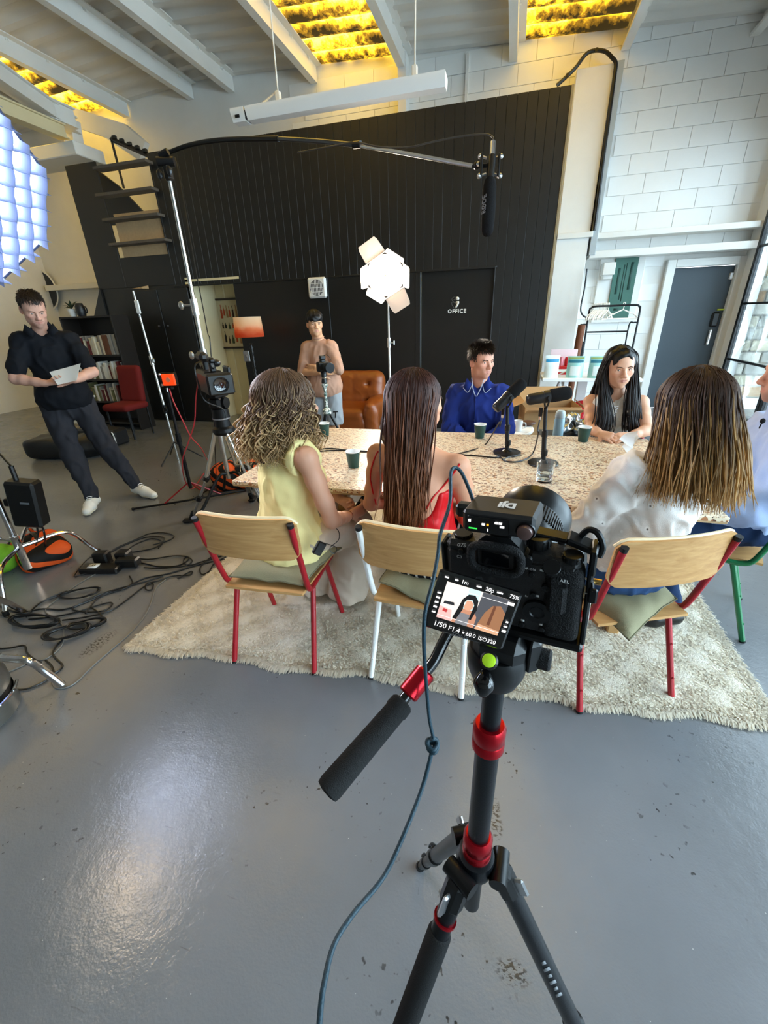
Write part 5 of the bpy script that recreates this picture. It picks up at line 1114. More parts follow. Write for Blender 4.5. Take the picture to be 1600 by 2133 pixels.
for k,ft in enumerate(((-.128,.693,0),(-.18,.106,0),(.355,.355,0))):
    ft = np.array(ft,float); ft[:2] = tb[:2]+(ft[:2]-tb[:2]); d = ft-hubp; o_ = d.copy(); o_[2] = 0; o_ /= np.linalg.norm(o_)
    a = hubp+o_*.036; d = ft-a; L = np.linalg.norm(d); u = d/L; s = np.cross(u,[0,0,1]); s /= np.linalg.norm(s)
    lg = link('leg',None,tp)   # empty-like node is avoided: the main tube carries the sub-parts
    bpy.data.objects.remove(lg)
    g = G(); e = [.10,.46]; rr = [.0150,.0122,.0095]
    g.tube([a+u*.05*L,a+u*.56*L],rr[0],18); leg = g.obj('leg',mtp,tp,35)
    g = G(); g.tube([a+u*.55*L,a+u*.80*L],rr[1],16); g.tube([a+u*.80*L,a+u*.97*L],rr[2],14); g.obj('lower_section',mtp,leg)
    g = G(); g.box(a+u*.035*L,(.030,.034,.055),.008,basis(u,s)); g.cyl(a-s*.024,a+s*.024,.013,seg=16); g.obj('hinge',mcs,leg,35)
    g = G(); g.box(a+u*.05*L+o_*.018+[0,0,.008],(.018,.006,.036),.003,basis(u,s)); g.obj('angle_latch',msil,leg,35)
    for f in (.55,.80):
        w = 1 if f < .6 else .8; g = G(); g.lathe([(.0145*w,-.03),(.0185*w,-.026),(.0185*w,.026),(.0145*w,.03)],a+u*f*L,18,axis=u); g.obj('leg_lock',mcs,leg,35)
        g = G(); P = spline([a+u*(f*L-.02)+o_*.019*w+s*.004,a+u*(f*L+.005)+o_*.027*w,a+u*(f*L+.035)+o_*.024*w],4); g.tube(P,.006*w,8,flat=.5); g.obj('lock_lever',mta if (k==2 and f<.6) else mcs,leg,40)
    if k == 1: g = G(); g.lathe([(.0155,-.12),(.0185,-.115),(.0185,.22),(.0155,.225)],a+u*.28*L,20,axis=u); g.obj('foam_sleeve',M('foam_grip','#232323',.9),leg,35); g = G(); g.lathe([(.0178,0),(.0178,.004)],a+u*.095*L,20,axis=u); g.obj('red_ring',mta,leg)
    g = G(); g.lathe([(.0001,-.0),(.012,.0),(.014,.01),(.012,.03)],ft,14,axis=-u); g.obj('rubber_foot',mrubber,leg)
    if k == 2:
        n_ = -np.array([CAM[0,2],CAM[1,2],CAM[2,2]]); B3 = np.stack([u,np.cross(n_,u)/np.linalg.norm(np.cross(n_,u)),np.zeros(3)],1); B3[:,2] = np.cross(B3[:,0],B3[:,1])
        for i in range(6): g = G(); g.box(a+u*(.26+.022*i)*L+B3[:,2]*.0152,(.008,.011 if i%2 else .007,.0006),0,B3); g.obj('printed_mark',M('grey_print','#77797c',.5),leg,None)
def unit_(v): v = np.array(v,float); return v/np.linalg.norm(v)
# ================================================================ stands, boom, softbox, video camera, cables
msteelb = M('brushed_stand','#c3c2bd',.28,.9); mblkm = M('black_metal','#101113',.4,.4)
# boom stand, boom arm and hanging microphone
BS = np.array([-2.285,3.0,0]); t = thing('boom_stand','tall silver stand with a black clamp head that carries the boom arm','stand',BS)
for z0,z1,r in ((.25,1.0,.019),(.98,1.62,.0165),(1.60,2.38,.0125)): g = G(); g.tube([BS+[0,0,z0],BS+[0,0,z1]],r,14); g.obj('pole',msteelb,t)
for z in (1.27,1.62):
    g = G(); g.cyl(BS+[0,0,z-.07],BS+[0,0,z+.04],.026,seg=14); g.obj('clamp',msteelb,t); g = G(); g.cyl(BS+[-.02,0,z],BS+[-.09,-.02,z],.008,seg=8); g.obj('clamp_screw',msteelb,t)
    g = G(); g.ball(BS+[-.10,-.02,z],(.022,.016,.03),10,8); g.obj('clamp_knob',msteelb,t)
for k,a in enumerate((.2,2.4,4.4)):
    d = np.array([math.cos(a),math.sin(a),0]); g = G(); g.tube(spline([BS+d*.02+[0,0,.30],BS+d*.10+[0,0,.29],BS+d*.30+[0,0,.08],BS+d*.40+[0,0,.014]],5),.013,10); g.obj('leg',mblkm,t)
g = G(); g.box(BS+[0,0,2.41],(.05,.05,.09),.012); g.cyl(BS+[-.05,-.02,2.47],BS+[.05,.02,2.47],.028,seg=14); g.cyl(BS+[-.03,-.01,2.50],BS+[.03,.0,2.52],.02,seg=10); g.obj('clamp_head',mblk,t,35)
g = G(); g.ball(BS+[.035,-.03,2.41],(.02,.02,.03),8,6); g.ball(BS+[-.045,-.03,2.40],(.02,.02,.03),8,6); g.obj('head_knob',mblk,t)
bp = [(350,319,3.28),(390,304,3.2),(440,294,3.1),(500,290,2.98),(580,289,2.80),(660,294,2.62),(740,302,2.46),(830,317,2.30),(985,346,2.08)]
BP = [od(*p) for p in bp]; t = thing('microphone_boom','long boom pole arching from the tall stand out over the table','boom',BP[0])
g = G(); g.tube(spline(BP[:5],6),.016,10); g.obj('black_section',mblkm,t); g = G(); g.tube(spline(BP[4:7],6),.0125,10); g.obj('middle_section',M('dark_grey_tube','#4a4b4d',.3,.6),t); g = G(); g.tube(spline(BP[6:],6),.0095,10); g.obj('tip_section',msteelb,t)
g = G(); g.tube([BP[6]+[-.01,0,0],BP[6]+[.04,-.02,-.006]],.018,10); g.obj('joint',mblkm,t)
mcent = od(1021,345,2.05); t = thing('boom_microphone','black shotgun microphone in a foam windshield hanging from the boom above the table','microphone',od(1018,489,2.05))
top = od(1027,296,2.05); b0 = od(1021,372,2.05); b1_ = od(1017,489,2.05)
g = G(); g.tube([BP[-1],mcent+(b0-mcent)*0],.010,8); g.ball(BP[-1]+[.02,0,0],.018,10,8); g.obj('swivel',mblkm,t); g = G(); g.ball(BP[-1]+[.028,-.02,0],.011,10,8); g.obj('swivel_knob',mchrome,t)
ax_ = (b1_-top); ax_ /= np.linalg.norm(ax_); B = basis(ax_)
g = G(); g.cyl(top+ax_*.07,b0,.019,seg=14); g.obj('mic_tube',mblk,t)
g = G(); g.cyl(top,top+ax_*.065,.0135,seg=14); g.obj('connector',mchrome,t)
for s in (-1,1):
    g = G(); g.box(mcent+CAM[:,0]*s*.042,(.012,.03,.11),.004,B); g.obj('shock_mount_bar',mblkm,t)
    for w in (-.045,.05): g = G(); g.tube([mcent+CAM[:,0]*s*.045+ax_*w,mcent+CAM[:,0]*s*.018+ax_*w*.8],.006,6); g.ball(mcent+CAM[:,0]*s*.05+ax_*w,.012,8,6); g.obj('suspension_clip',msil,t)
L = np.linalg.norm(b1_-b0); g = G(); g.lathe([(.018,0),(.026,.01),(.0325,.04),(.0335,.5*L),(.031,.8*L),(.027,.95*L),(.017,L),(.001,L+.002)],b0,24,axis=ax_,caps=False); wsd = g.obj('windshield',M('foam_windshield','#19191a',.95,0,.1,.9,500),t,60)
wn = -CAM[:,2]; sd = np.cross(ax_,wn); sd /= np.linalg.norm(sd); wn = np.cross(sd,ax_); n2 = wn*.62+sd*.78 if (sd@CAM[:,0])<0 else wn*.62-sd*.78; u2 = -ax_; v2 = np.cross(n2,u2)
text_obj('lettering','RØDE',.034,M('dim_white_print','#6f7076',.7),np.stack([u2,v2,n2],1),b0+ax_*L*.52+n2*.0345,t,.0004,bold=.0006)
WP = [top,top-ax_*.02,od(1018,281,2.06),od(1000,280,2.07),od(960,284,2.1),od(900,296,2.15),od(850,307,2.2),od(790,306,2.32),od(740,297,2.42),od(690,305,2.5),od(620,318,2.6)]
cable('boom_cable','thin black cable running from the boom microphone back along the pole',WP,.0045,M('grey_black_cable','#3a3633',.5),5,loc=WP[0])
cable('hanging_cable','thin black cable hanging beside the tall boom stand',[od(364,328,3.2),od(370,350,3.2),od(385,430,3.22),od(402,530,3.25),od(415,600,3.28),od(432,690,3.3),od(440,745,3.32),oz(452,1030,.01)],.004,mblk,6,loc=oz(452,1030,.0))
# thin silver pole with a clip
a = oz(372,958,0); b = oy(277.5,606,a[1]+.1); t = thing('slim_stand','slim silver pole standing in front of the black doors','stand',a)
for f0,f1,r in ((0,.33,.012),(.32,.62,.013),(.61,1,.011)): g = G(); g.tube([a+(b-a)*f0,a+(b-a)*f1],r,10); g.obj('pole',msteelb,t)
for f in (.33,.62): g = G(); q = a+(b-a)*f; g.cyl(q-[0,0,.05],q+[0,0,.05],.022,seg=10); g.box(q+[.03,-.01,0],(.03,.02,.05),.005); g.obj('joint',mblkm if f<.5 else msteelb,t)
q = a+(b-a)*.915; g = G(); g.box(q+[.02,-.02,0],(.05,.02,.13),.006); g.obj('white_clip',mwhiteplastic,t)
for k in range(3): an = .5+k*2.1; d = np.array([math.cos(an),math.sin(an),0]); g = G(); g.tube([a+[0,0,.22],a+d*.28+[0,0,.01]],.008,8); g.obj('leg',mblkm,t)
# orange transmitter on a black stand with red braces
sb = np.array([-2.645,2.925,0]); t = thing('black_light_stand','black light stand with red base braces holding the orange unit','stand',sb)
for z0,z1,r in ((.16,.62,.016),(.60,1.0,.013)): g = G(); g.tube([sb+[0,0,z0],sb+[0,0,z1]],r,12); g.obj('pole',mblkm,t)
g = G(); g.cyl(sb+[0,0,.58],sb+[0,0,.66],.022,seg=10); g.obj('clamp',mblkm,t); g = G(); g.cyl(sb+[0,0,.98],sb+[0,0,1.03],.008,seg=8); g.obj('spigot',mchrome,t)
for k,ft in enumerate((oz(278,1063,.0),oz(520,1022,0),sb+[-.1,.42,0])):
    d = ft-sb; d[2] = 0; g = G(); g.tube([sb+[0,0,.05],sb+d*.5+[0,0,.03],ft+[0,0,.014]],.010,8); g.obj('leg',mblkm,t); g = G(); g.tube([sb+[0,0,.22],sb+d*.48+[0,0,.035]],.007,6); g.obj('brace',mred,t); g = G(); g.ball(ft+[0,0,.014],.014,8,6); g.obj('foot',mrubber,t)
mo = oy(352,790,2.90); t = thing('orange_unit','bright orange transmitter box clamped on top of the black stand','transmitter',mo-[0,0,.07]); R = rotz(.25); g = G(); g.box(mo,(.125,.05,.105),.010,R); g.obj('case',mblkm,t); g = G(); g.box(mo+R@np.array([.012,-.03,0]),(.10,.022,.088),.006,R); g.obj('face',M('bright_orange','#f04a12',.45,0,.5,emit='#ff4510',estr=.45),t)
g = G(); g.lathe([(.001,.0015),(.016,.0015),(.018,0)],mo+R@np.array([.012,-.0415,0]),20,axis=R@np.array([0,-1,0]),caps=False); g.obj('emblem',M('pale_orange','#ff9a70',.5),t)
for z in (-.04,.04): g = G(); g.ball(mo+R@np.array([-.05,-.03,z]),.012,8,6); g.obj('thumb_screw',msil,t)
g = G(); g.box(mo-[0,0,.063],(.04,.035,.03),.005); g.obj('bracket',mblkm,t)
mrc = M('red_cable','#c2323c',.5)
cable('red_cable','red cable curving from the video camera down to the floor by the sandbag',[oy(413,795,2.76),oy(408,830,2.74),oy(405,880,2.72),oy(393,920,2.72),oy(380,960,2.74),oz(385,1000,.22),oz(400,1010+8,.10),oz(412,1005,.02),oz(425,985,.012)],.0045,mrc)
cable('red_cable','red cable running from the orange unit down behind the silver tripod',[mo-[0,.02,.07],oy(362,838,2.86),oy(380,875,2.86),oy(398,910,2.9),oy(420,935,3.0),oz(436,965,.02),oz(450,975,.012)],.005,mrc)
# video camera and its tripod
VB = np.array([-2.06,2.76,0]); t = thing('video_tripod','silver legged video tripod with a black fluid head','tripod',VB); apex = VB+[0,0,.74]
g = G(); g.lathe([(.04,-.03),(.075,-.02),(.085,.0),(.08,.025),(.06,.04),(.055,.09),(.065,.10),(.06,.17),(.03,.18)],apex,24); g.obj('bowl',mblkm,t,35); g = G(); g.lathe([(.066,0),(.066,.01)],apex+[0,0,.095],24); g.obj('bowl_ring',msil,t)
g = G(); g.box(apex+[0,0,.215],(.10,.13,.09),.02); g.cyl(apex+[-.07,0,.215],apex+[.07,0,.215],.04,seg=16); g.box(apex+[0,0,.27],(.09,.16,.03),.006); g.obj('fluid_head',mblkm,t,35)
for ft,brk in ((np.array([-2.43,2.60,0]),True),(np.array([-2.16,3.12,0]),True),(np.array([-1.70,2.70,0]),True)):
    d = ft-apex; Ld = np.linalg.norm(d); u = d/Ld; s = np.cross(u,[0,0,1]); s /= np.linalg.norm(s); a0 = apex+np.array([d[0],d[1],0])*.16
    g = G(); 
    for w in (-1,1): g.tube([a0+s*w*.035,apex+d*.53+s*w*.026],.0105,10)
    leg = g.obj('leg',msteelb,t); g = G()
    for w in (-1,0,1): g.tube([apex+d*.44+s*w*.018,apex+d*.90+s*w*.014],.0095,10)
    g.obj('lower_tubes',M('grey_tube','#9b9b99',.3,.8),leg)
    for f in (.50,.72): g = G(); g.box(apex+d*f,(.075,.045,.05),.010,basis(u,s)[:,[1,0,2]]); g.obj('lock',mblk,leg)
    g = G(); g.box(apex+d*.93,(.05,.04,.10),.01,basis(u,s)); g.box(ft+[0,0,.016],(.12,.06,.03),.012,rotz(math.atan2(d[1],d[0]))); g.obj('rubber_foot',mrubber,leg)
vc = np.array([-2.04,2.70,1.115]); yv = 2.62; RV = rotz(-yv+PI)   # lens looks towards the table and slightly to the viewer
RV = np.stack([np.array([.75,-.66,0])*1.0,np.array([.66,.75,0]),np.array([0,0,1.])],1)  # columns: lens direction, left, up
t = thing('video_camera','black video camera with a square lens hood and top handle on the silver tripod','camera',vc-[0,0,.07])
def vb(name,c,s,b,mt=mblk): g = G(); g.box(vc+RV@(np.array(c)*1.2),np.array(s)*1.2,b,RV); return g.obj(name,mt,t,35)
vb('body',(-.02,0,0),(.26,.12,.13),.02); vb('hood',(.185,0,.005),(.10,.145,.115),.012); vb('handle',(.02,0,.125),(.22,.035,.03),.012); vb('handle_post',(-.07,0,.085),(.04,.035,.07),.01); vb('handle_post',(.10,0,.09),(.03,.035,.06),.01); vb('microphone_holder',(.12,-.05,.15),(.13,.05,.05),.02); vb('side_screen',(.0,.10,.04),(.11,.02,.08),.006); vb('battery',(-.18,0,0),(.07,.07,.07),.01)
g = G(); g.lathe([(.058,-.04),(.058,.05),(.05,.052)],vc+RV@np.array([.115,0,.005]),24,axis=RV[:,0]); g.obj('lens_barrel',mblkm,t,35); g = G(); g.lathe([(.001,.0),(.045,-.004),(.050,.001)],vc+RV@np.array([.289,0,.005]),28,axis=RV[:,0],caps=False); g.obj('lens_glass',M('coated_glass','#0a0c12',.05,0,.8),t,60)
g = G(); g.box(vc+RV@np.array([.283,0,.005]),(.002,.15,.115),0,RV); g.obj('hood_front',M('dark_hood','#1a2022',.5),t)
g = G(); g.lathe([(.001,0),(.026,0),(.026,.06),(.02,.065)],vc+RV@np.array([-.12,0,.09]),16,axis=-RV[:,0]+[0,0,.3]); g.obj('eyepiece',mblk,t,35); g = G(); g.ball(vc+RV@np.array([.12,.03,.13]),(.03,.03,.025),10,8); g.obj('xlr_block',mblk,t); g = G(); g.tube([vc+RV@np.array([.14,-.0,.1]),vc+RV@np.array([.19,-.01,.118])],.008,8); g.obj('silver_fitting',mchrome,t)
cable('camera_lead','black lead drooping over the side of the video camera',[vc+RV@np.array([-.05,.03,.14]),vc+RV@np.array([.02,-.09,.12]),vc+RV@np.array([.04,-.095,-.02]),vc+RV@np.array([.06,-.08,-.12]),apex+[.07,-.06,.18],apex+[.075,-.05,.11]],.005)
# striped sandbags
def stripes():
    n = N('orange_black_stripes'); tc = n.n('TexCoord'); mp = n.n('Mapping'); mp.inputs['Rotation'].default_value = (.5,.7,.4); n.t.links.new(tc.outputs['Object'],mp.inputs[0])
    w = n.n('TexWave'); w.inputs['Scale'].default_value = 4.4; w.inputs['Distortion'].default_value = .5; n.t.links.new(mp.outputs[0],w.inputs[0]); col = n.ramp(w.outputs['Fac'],[(.55,'#15120f'),(.6,'#d0501c')],'LINEAR'); n.set(col,.7,0,.2); return n.m
mstr = stripes()
def sandbag(label,c,r,yaw):
    F_ = Field(np.array(c)-[.35,.35,.03],np.array(c)+[.35,.35,.35],.014); R = rotz(yaw); c = np.array(c)
    for s in (-1,1): F_.box(c+R@np.array([s*.11,0,r*.9]),(.12,.15,r),R@roty(s*.25),.07,.03)
    F_.cut((0,0,.004),(0,0,-1)); t = thing('sandbag',label,'sandbag',(c[0],c[1],0)); sdf_obj('bag',F_,mstr,t,1,lambda V,n:.008*folds(V,int(c[0]*10)%9+2,18)); g = G(); g.tube(spline([c+R@np.array([-.1,0,r*1.9]),c+R@np.array([0,0,r*2.4]),c+R@np.array([.1,0,r*1.9])],5),.012,8,flat=.4); g.obj('strap',mblk,t)
sandbag('orange and black striped sandbag behind the silver video tripod',(-2.50,3.42,0),.13,.5)
sandbag('orange and black striped sandbag at the foot of the softbox stand',(-3.10,1.86,0),.085,-.4)
# dark pile of clips behind the tripod
t = thing('cable_rack','pale slatted rack lying on the floor behind the silver tripod','rack',(-1.98,3.45,0))
for k in range(8): g = G(); p = np.array([-2.16+.02*k,3.38+.03*k,.05+.035*k]); g.tube([p,p+[.34,-.06,.03]],.011,6); g.obj('slat',M('pale_slat','#cfc6b2',.5),t)
g = G(); g.box((-1.98,3.47,.03),(.4,.3,.06),.01); g.obj('base',mdark,t)
# softbox with its fabric grid
OC = np.array([-2.34,1.62,2.06]); ON = np.array([.86,-.08,-.45]); ON /= np.linalg.norm(ON); OB = basis(ON); OR = .41
t = thing('octagonal_softbox','large octagonal softbox with a pale fabric grid, glowing blue white at the left edge','softbox',OC-[0,0,.5])
def orot(k,r=OR,z=0): a = PI/8+k*PI/4; return OC+OB@np.array([r*math.cos(a),r*math.sin(a),z])
g = G(); v = [orot(k,OR,-.03) for k in range(8)]+[OC+OB@np.array([.09*math.cos(PI/8+k*PI/4),.09*math.sin(PI/8+k*PI/4),-.42]) for k in range(8)]; g.add(v,[(k,(k+1)%8,8+(k+1)%8,8+k) for k in range(8)]); g.obj('shell',M('softbox_shell','#22242a',.6,0,.3),t,None)
for k in range(8): g = G(); g.box((orot(k,OR,0)+orot(k+1,OR,0))/2,(np.linalg.norm(orot(k)-orot(k+1))+.01,.012,.07),.003,np.stack([(orot(k+1)-orot(k))/np.linalg.norm(orot(k+1)-orot(k)),np.cross(ON,(orot(k+1)-orot(k))/np.linalg.norm(orot(k+1)-orot(k))),ON],1)); g.obj('rim',M('softbox_rim','#2a3550',.6),t)
g = G(); g.add([orot(k,OR-.01,-.02) for k in range(8)],[tuple(range(8))]); g.obj('diffuser',M('lit_diffuser','#ffffff',.6,emit='#e4ecff',estr=46.0),t,None)
def gridmat():
    n = N('grid_fabric'); tr = n.n('BsdfTranslucent'); tr.inputs[0].default_value = lin('#8a95ad'); df = n.n('BsdfDiffuse'); df.inputs[0].default_value = lin('#77829c'); mx = n.n('MixShader'); mx.inputs[0].default_value = .45
    n.t.links.new(tr.outputs[0],mx.inputs[1]); n.t.links.new(df.outputs[0],mx.inputs[2]); n.t.links.new(mx.outputs[0],n.out.inputs[0]); return n.m
mgf = gridmat(); ap = OR*math.cos(PI/8)
def chord(x): # half length of the octagon at offset x
    x = abs(x); return ap if x <= ap*math.tan(PI/8) else max(.02, ap*2**.5-x)
step = .070
for ax2 in (0,1):
    for k in range(-5,6):
        x = k*step
        if abs(x) > ap-.02: continue
        h = chord(x)-.01; n_ = 40; P = np.zeros((n_,3,3))
        for i,w in enumerate(np.linspace(-h,h,n_)):
            wob = .0035*math.sin(w/step*PI+k*PI)+.003*math.sin(w*9+k)
            for j,z in enumerate((.0,.05,.10)):
                q = np.array([x+wob*(.4+.6*j/2),w,z]) if ax2 == 0 else np.array([w,x+wob*(.4+.6*j/2),z]); P[i,j] = OC+OB@q
        g = G(); g.grid(P,.0012); g.obj('grid_strip',mgf,t,60)
# its stand, with ballast box
SB0 = np.array([-2.95,1.66,0]); t = thing('softbox_stand','chrome stand with bent tube legs at the left edge, under the softbox','stand',SB0)
g = G(); g.tube([SB0+[0,0,.16],SB0+[0,0,1.2]],.0175,14); g.obj('pole',mchrome,t); g = G(); g.tube([SB0+[0,0,1.18],SB0+[0,0,1.92]],.014,12); g.obj('pole',mchrome,t); g = G(); g.tube([SB0+[0,0,1.92],OC-ON*.40],.022,10); g.obj('tilt_arm',mblkm,t)
g = G(); g.tube([SB0+[0,0,.06],SB0+[0,0,.30]],.024,12); g.obj('base_socket',mchrome,t); g = G(); g.cyl(SB0+[-.02,0,.26],SB0+[-.10,-.02,.28],.008,seg=8); g.ball(SB0+[-.11,-.02,.28],(.02,.012,.02),8,6); g.obj('t_handle',mchrome,t)
for ft in (oz(206,1152,.0),oz(14,1282,0),SB0+[-.35,.35,0]):
    d = ft-SB0; d[2] = 0; g = G(); g.tube(spline([SB0+[0,0,.22],SB0+d*.2+[0,0,.225],SB0+d*.55+[0,0,.235],SB0+d*.74+[0,0,.20],SB0+d*.9+[0,0,.08],ft+[0,0,.013]],5),.0125,10); g.obj('leg',mchrome,t)
    g = G(); g.cyl(ft,ft+[0,0,.03],.016,seg=10); g.obj('foot',mrubber,t)
p = np.array([-2.80,1.72,.52]); t = thing('power_ballast','black power supply box hanging on the softbox stand','power supply',p-[0,0,.14]); R = rotz(.35)@roty(.14); g = G(); g.box(p,(.17,.10,.30),.014,R); g.obj('case',M('ballast_black','#0b0c0d',.4,.2),t,35); g = G(); g.tube([p+R@np.array([-.03,0,.15]),p+R@np.array([-.04,0,.24])],.014,8); g.obj('plug',mblk,t); g = G(); g.box(p+R@np.array([.02,-.052,.02]),(.05,.003,.012),0,R); g.obj('label',M('dim_label','#5a5d60',.5),t); g = G(); g.box(p+R@np.array([-.10,0,0]),(.05,.05,.05),.008,R); g.obj('clamp',mblkm,t)
cable('ballast_lead','black lead arching from the top of the black power supply box',[p+R@np.array([-.04,0,.24]),p+[-.09,0,.34],p+[-.2,-.02,.40],p+[-.35,-.03,.42]],.006,loc=p+[-.04,0,.24])
for k,q in enumerate(([(238,1093,.36),(232,1110,.2),(205,1150,.05),(195,1175,.01)],[(245,1095,.36),(262,1120,.2),(258,1150,.03),(235,1165,.008)])):
    cable('ballast_lead','black lead hanging from the %s of the power supply box to the floor'%('left underside','right underside')[k],[p+R@np.array([.02+.03*k,0,-.15])]+[p+R@np.array([.02+.04*k,-.01,-.22]),oz(72+22*k,1150,.06),oz(70+14*k,1178,.012),oz(110+10*k,1172,.008)],.006)
g = G(); q = oz(2,1163,.10); g.ball(q-[0,0,.0],.10,20,14); tag(g.obj('green_ball',M('lime_felt','#6da52a',.8,0,.2,.3,120,.15),None,60,(q[0],q[1],q[2]-.1)),'lime green felt ball beside the sandbag at the left edge','ball')
# second chrome stand leg and steel drum at the left edge
CS = np.array([-2.32,.98,0]); t = thing('chrome_stand','chrome stand whose bent leg reaches in at the left edge','stand',CS); e = oz(130,1426,0.012); g = G(); g.tube(spline([oz(-140,1378,.30),oz(-40,1372,.24),oz(40,1373,.21),oz(62,1378,.20),oz(85,1392,.13),e],5),.016,12); g.obj('leg',mchrome,t); g = G(); g.tube([CS+[0,0,.1],CS+[0,0,1.95]],.018,10); g.obj('pole',mchrome,t)
for a in (2.2,4.0): d = np.array([math.cos(a),math.sin(a),0]); g = G(); g.tube(spline([CS+[0,0,.28],CS+d*.25+[0,0,.24],CS+d*.45+[0,0,.013]],5),.016,10); g.obj('leg',mchrome,t)
WC = np.array([-2.20,1.0,2.06]); WN = unit_([.75,.05,-.65]); WB = basis(WN); t = thing('reflector_lamp','warm reflector lamp on the chrome stand beyond the left edge','lamp',WC-[0,0,.15]); g = G(); g.lathe([(.04,-.30),(.08,-.28),(.09,-.12),(.17,.0),(.175,.012),(.165,.006),(.08,-.10),(.001,-.10)],WC,28,axis=WN,caps=False); g.obj('housing',mdark,t,40); g = G(); g.lathe([(.001,-.004),(.155,-.004)],WC,32,axis=WN,caps=False); g.obj('lens',M('warm_lens','#ffffff',.5,emit='#ffe2bd',estr=20),t,None); g = G(); g.tube([CS+[0,0,1.94],WC-WN*.2],.016,8); g.obj('tilt_arm',mblkm,t)
q = oz(-62,1500,0); t = thing('steel_drum','brushed steel drum with a dark slot and chrome handle at the left edge','bin',q); mbr = M('brushed_steel','#8d8b85',.32,.85,.5,.1,80,.1); g = G(); g.lathe([(.001,0),(.165,0),(.175,.01),(.175,.09)],q,36,caps=False); g.obj('base_ring',mbr,t,40); g = G(); g.lathe([(.168,.09),(.168,.125)],q,36,caps=False); g.obj('dark_slot',mblk,t,40); g = G(); g.lathe([(.175,.125),(.175,.17),(.16,.19),(.11,.20),(.001,.205)],q,36,caps=False); g.obj('drum_lid',mbr,t,40); g = G(); g.tube([q+[.19*math.cos(a),.19*math.sin(a),.105] for a in np.linspace(-1.3,.9,14)],.007,8); g.obj('handle',mchrome,t)
# power strip with adapters
q = oz(213,1190,0); R = rotz(.25); t = thing('power_strip','black power strip with a white socket face on the floor among the cables','power strip',q); g = G(); g.box(q+[0,0,.022],(.26,.09,.042),.008,R); g.obj('body',mblk,t); g = G(); g.prism([(-.03,-.028),(.03,-.028),(.038,.0),(.03,.028),(-.02,.028),(-.036,.01)],.003,q+R@np.array([-.045,0,.0435]),R[:,0],R[:,1]); g.obj('socket_face',mwhiteplastic,t,None)
for x in (-.008,.008): g = G(); g.box(q+R@np.array([-.045+x,0,.0475]),(.004,.016,.002)); g.obj('socket_hole',mblk,t)
for c,s,lab in (((-.04,.09,.05),(.10,.07,.10),'black power adapter plugged in behind the white socket'),((.16,.05,.04),(.15,.07,.06),'long black power adapter lying to the right of the power strip'),((.10,.11,.045),(.09,.08,.09),'boxy black power adapter behind the power strip')):
    g = G(); g.box(q+R@np.array(c),s,.01,R); tag(g.obj('power_adapter',mblk,None,35,q+R@np.array([c[0],c[1],0])),lab,'adapter')
# cables on the floor
fc = 'loose black cables on the floor'
def fl(pts,z=.006): return [oz(a,b,z) for a,b in pts]
CABS = [('black cable running from the power strip to the left chair rug edge',[(262,1178),(290,1172),(330,1180),(370,1178),(392,1166),(388,1160),(382,1168),(392,1178),(420,1170),(450,1162),(480,1150)]),
('black cable arching over the upper coil of loops',[(205,1158),(230,1150),(260,1135),(300,1120),(335,1118),(342,1125),(325,1140),(290,1148),(265,1150),(280,1135),(315,1122),(338,1128),(330,1142)]),
('black cable looping to the highest point near the silver tripod foot',[(222,1155),(245,1140),(280,1125),(310,1112),(345,1110),(362,1117),(350,1126),(318,1135)]),
('black cable from the adapters across to the rug',[(260,1160),(310,1165),(360,1158),(390,1160),(400,1170),(380,1180),(330,1184),(300,1182)]),
('black cable with a small diamond loop left of the power strip',[(195,1160),(185,1163),(170,1178),(155,1200),(175,1196),(192,1192)]),
('black cable sweeping from lower left up to the rug edge',[(0,1262),(40,1275),(90,1268),(130,1270),(170,1258),(215,1240),(260,1225),(300,1205),(350,1195),(400,1180),(440,1170),(470,1165)]),
('black cable with a loose loop in the middle of the tangle',[(60,1290),(110,1285),(160,1275),(200,1262),(230,1255),(232,1262),(215,1272),(180,1275),(150,1268),(175,1255),(205,1240),(240,1228),(290,1215),(340,1200)]),
('black cable that ends in a small ring loop',[(130,1292),(180,1285),(230,1272),(270,1245),(300,1222),(318,1215),(316,1228),(304,1228),(306,1216),(330,1210),(360,1200),(395,1198),(398,1190),(370,1205)]),
('black cable from the chrome leg through the left tangle',[(0,1280),(30,1285),(60,1275),(85,1255),(110,1245),(135,1235),(137,1232),(110,1242),(80,1258),(55,1285)]),
('black cable wandering below the coil to the chrome leg',[(190,1265),(208,1278),(212,1290),(200,1305),(185,1312)]),
('black cable dropping from the coil to the lower zigzag',[(133,1330),(118,1345),(110,1360),(115,1370),(130,1385),(125,1395),(112,1403)]),
('black cable from the steel drum to the chrome leg',[(15,1430),(30,1436),(60,1434),(95,1418),(110,1405),(108,1388),(95,1375)]),
('black cable leaving the left edge beside the red tipped plug',[(-10,1352),(20,1350),(50,1345),(56,1360),(70,1372),(85,1380)]),
('black cable along the rug edge with a drop shaped loop',[(470,1135),(460,1150),(440,1160),(418,1180),(420,1196),(436,1190),(445,1175),(470,1160)]),
('black cable under the adapters curving back left',[(270,1200),(275,1215),(255,1228),(230,1232),(205,1245),(190,1262),(178,1278)])]
for i,(lab,p) in enumerate(CABS): cable('floor_cable',lab,fl(p,.006+.0012*(i%5)),.0046,mblk,6,group=None)
cable('thin_floor_cable','thin grey cable curving along the floor from the rug to the chrome leg',fl([(345,1207),(325,1225),(315,1255),(300,1285),(270,1320),(230,1355),(190,1390),(160,1420),(135,1433),(115,1432),(108,1420)],.004),.0035,M('grey_thin_cable','#6f6d68',.5))
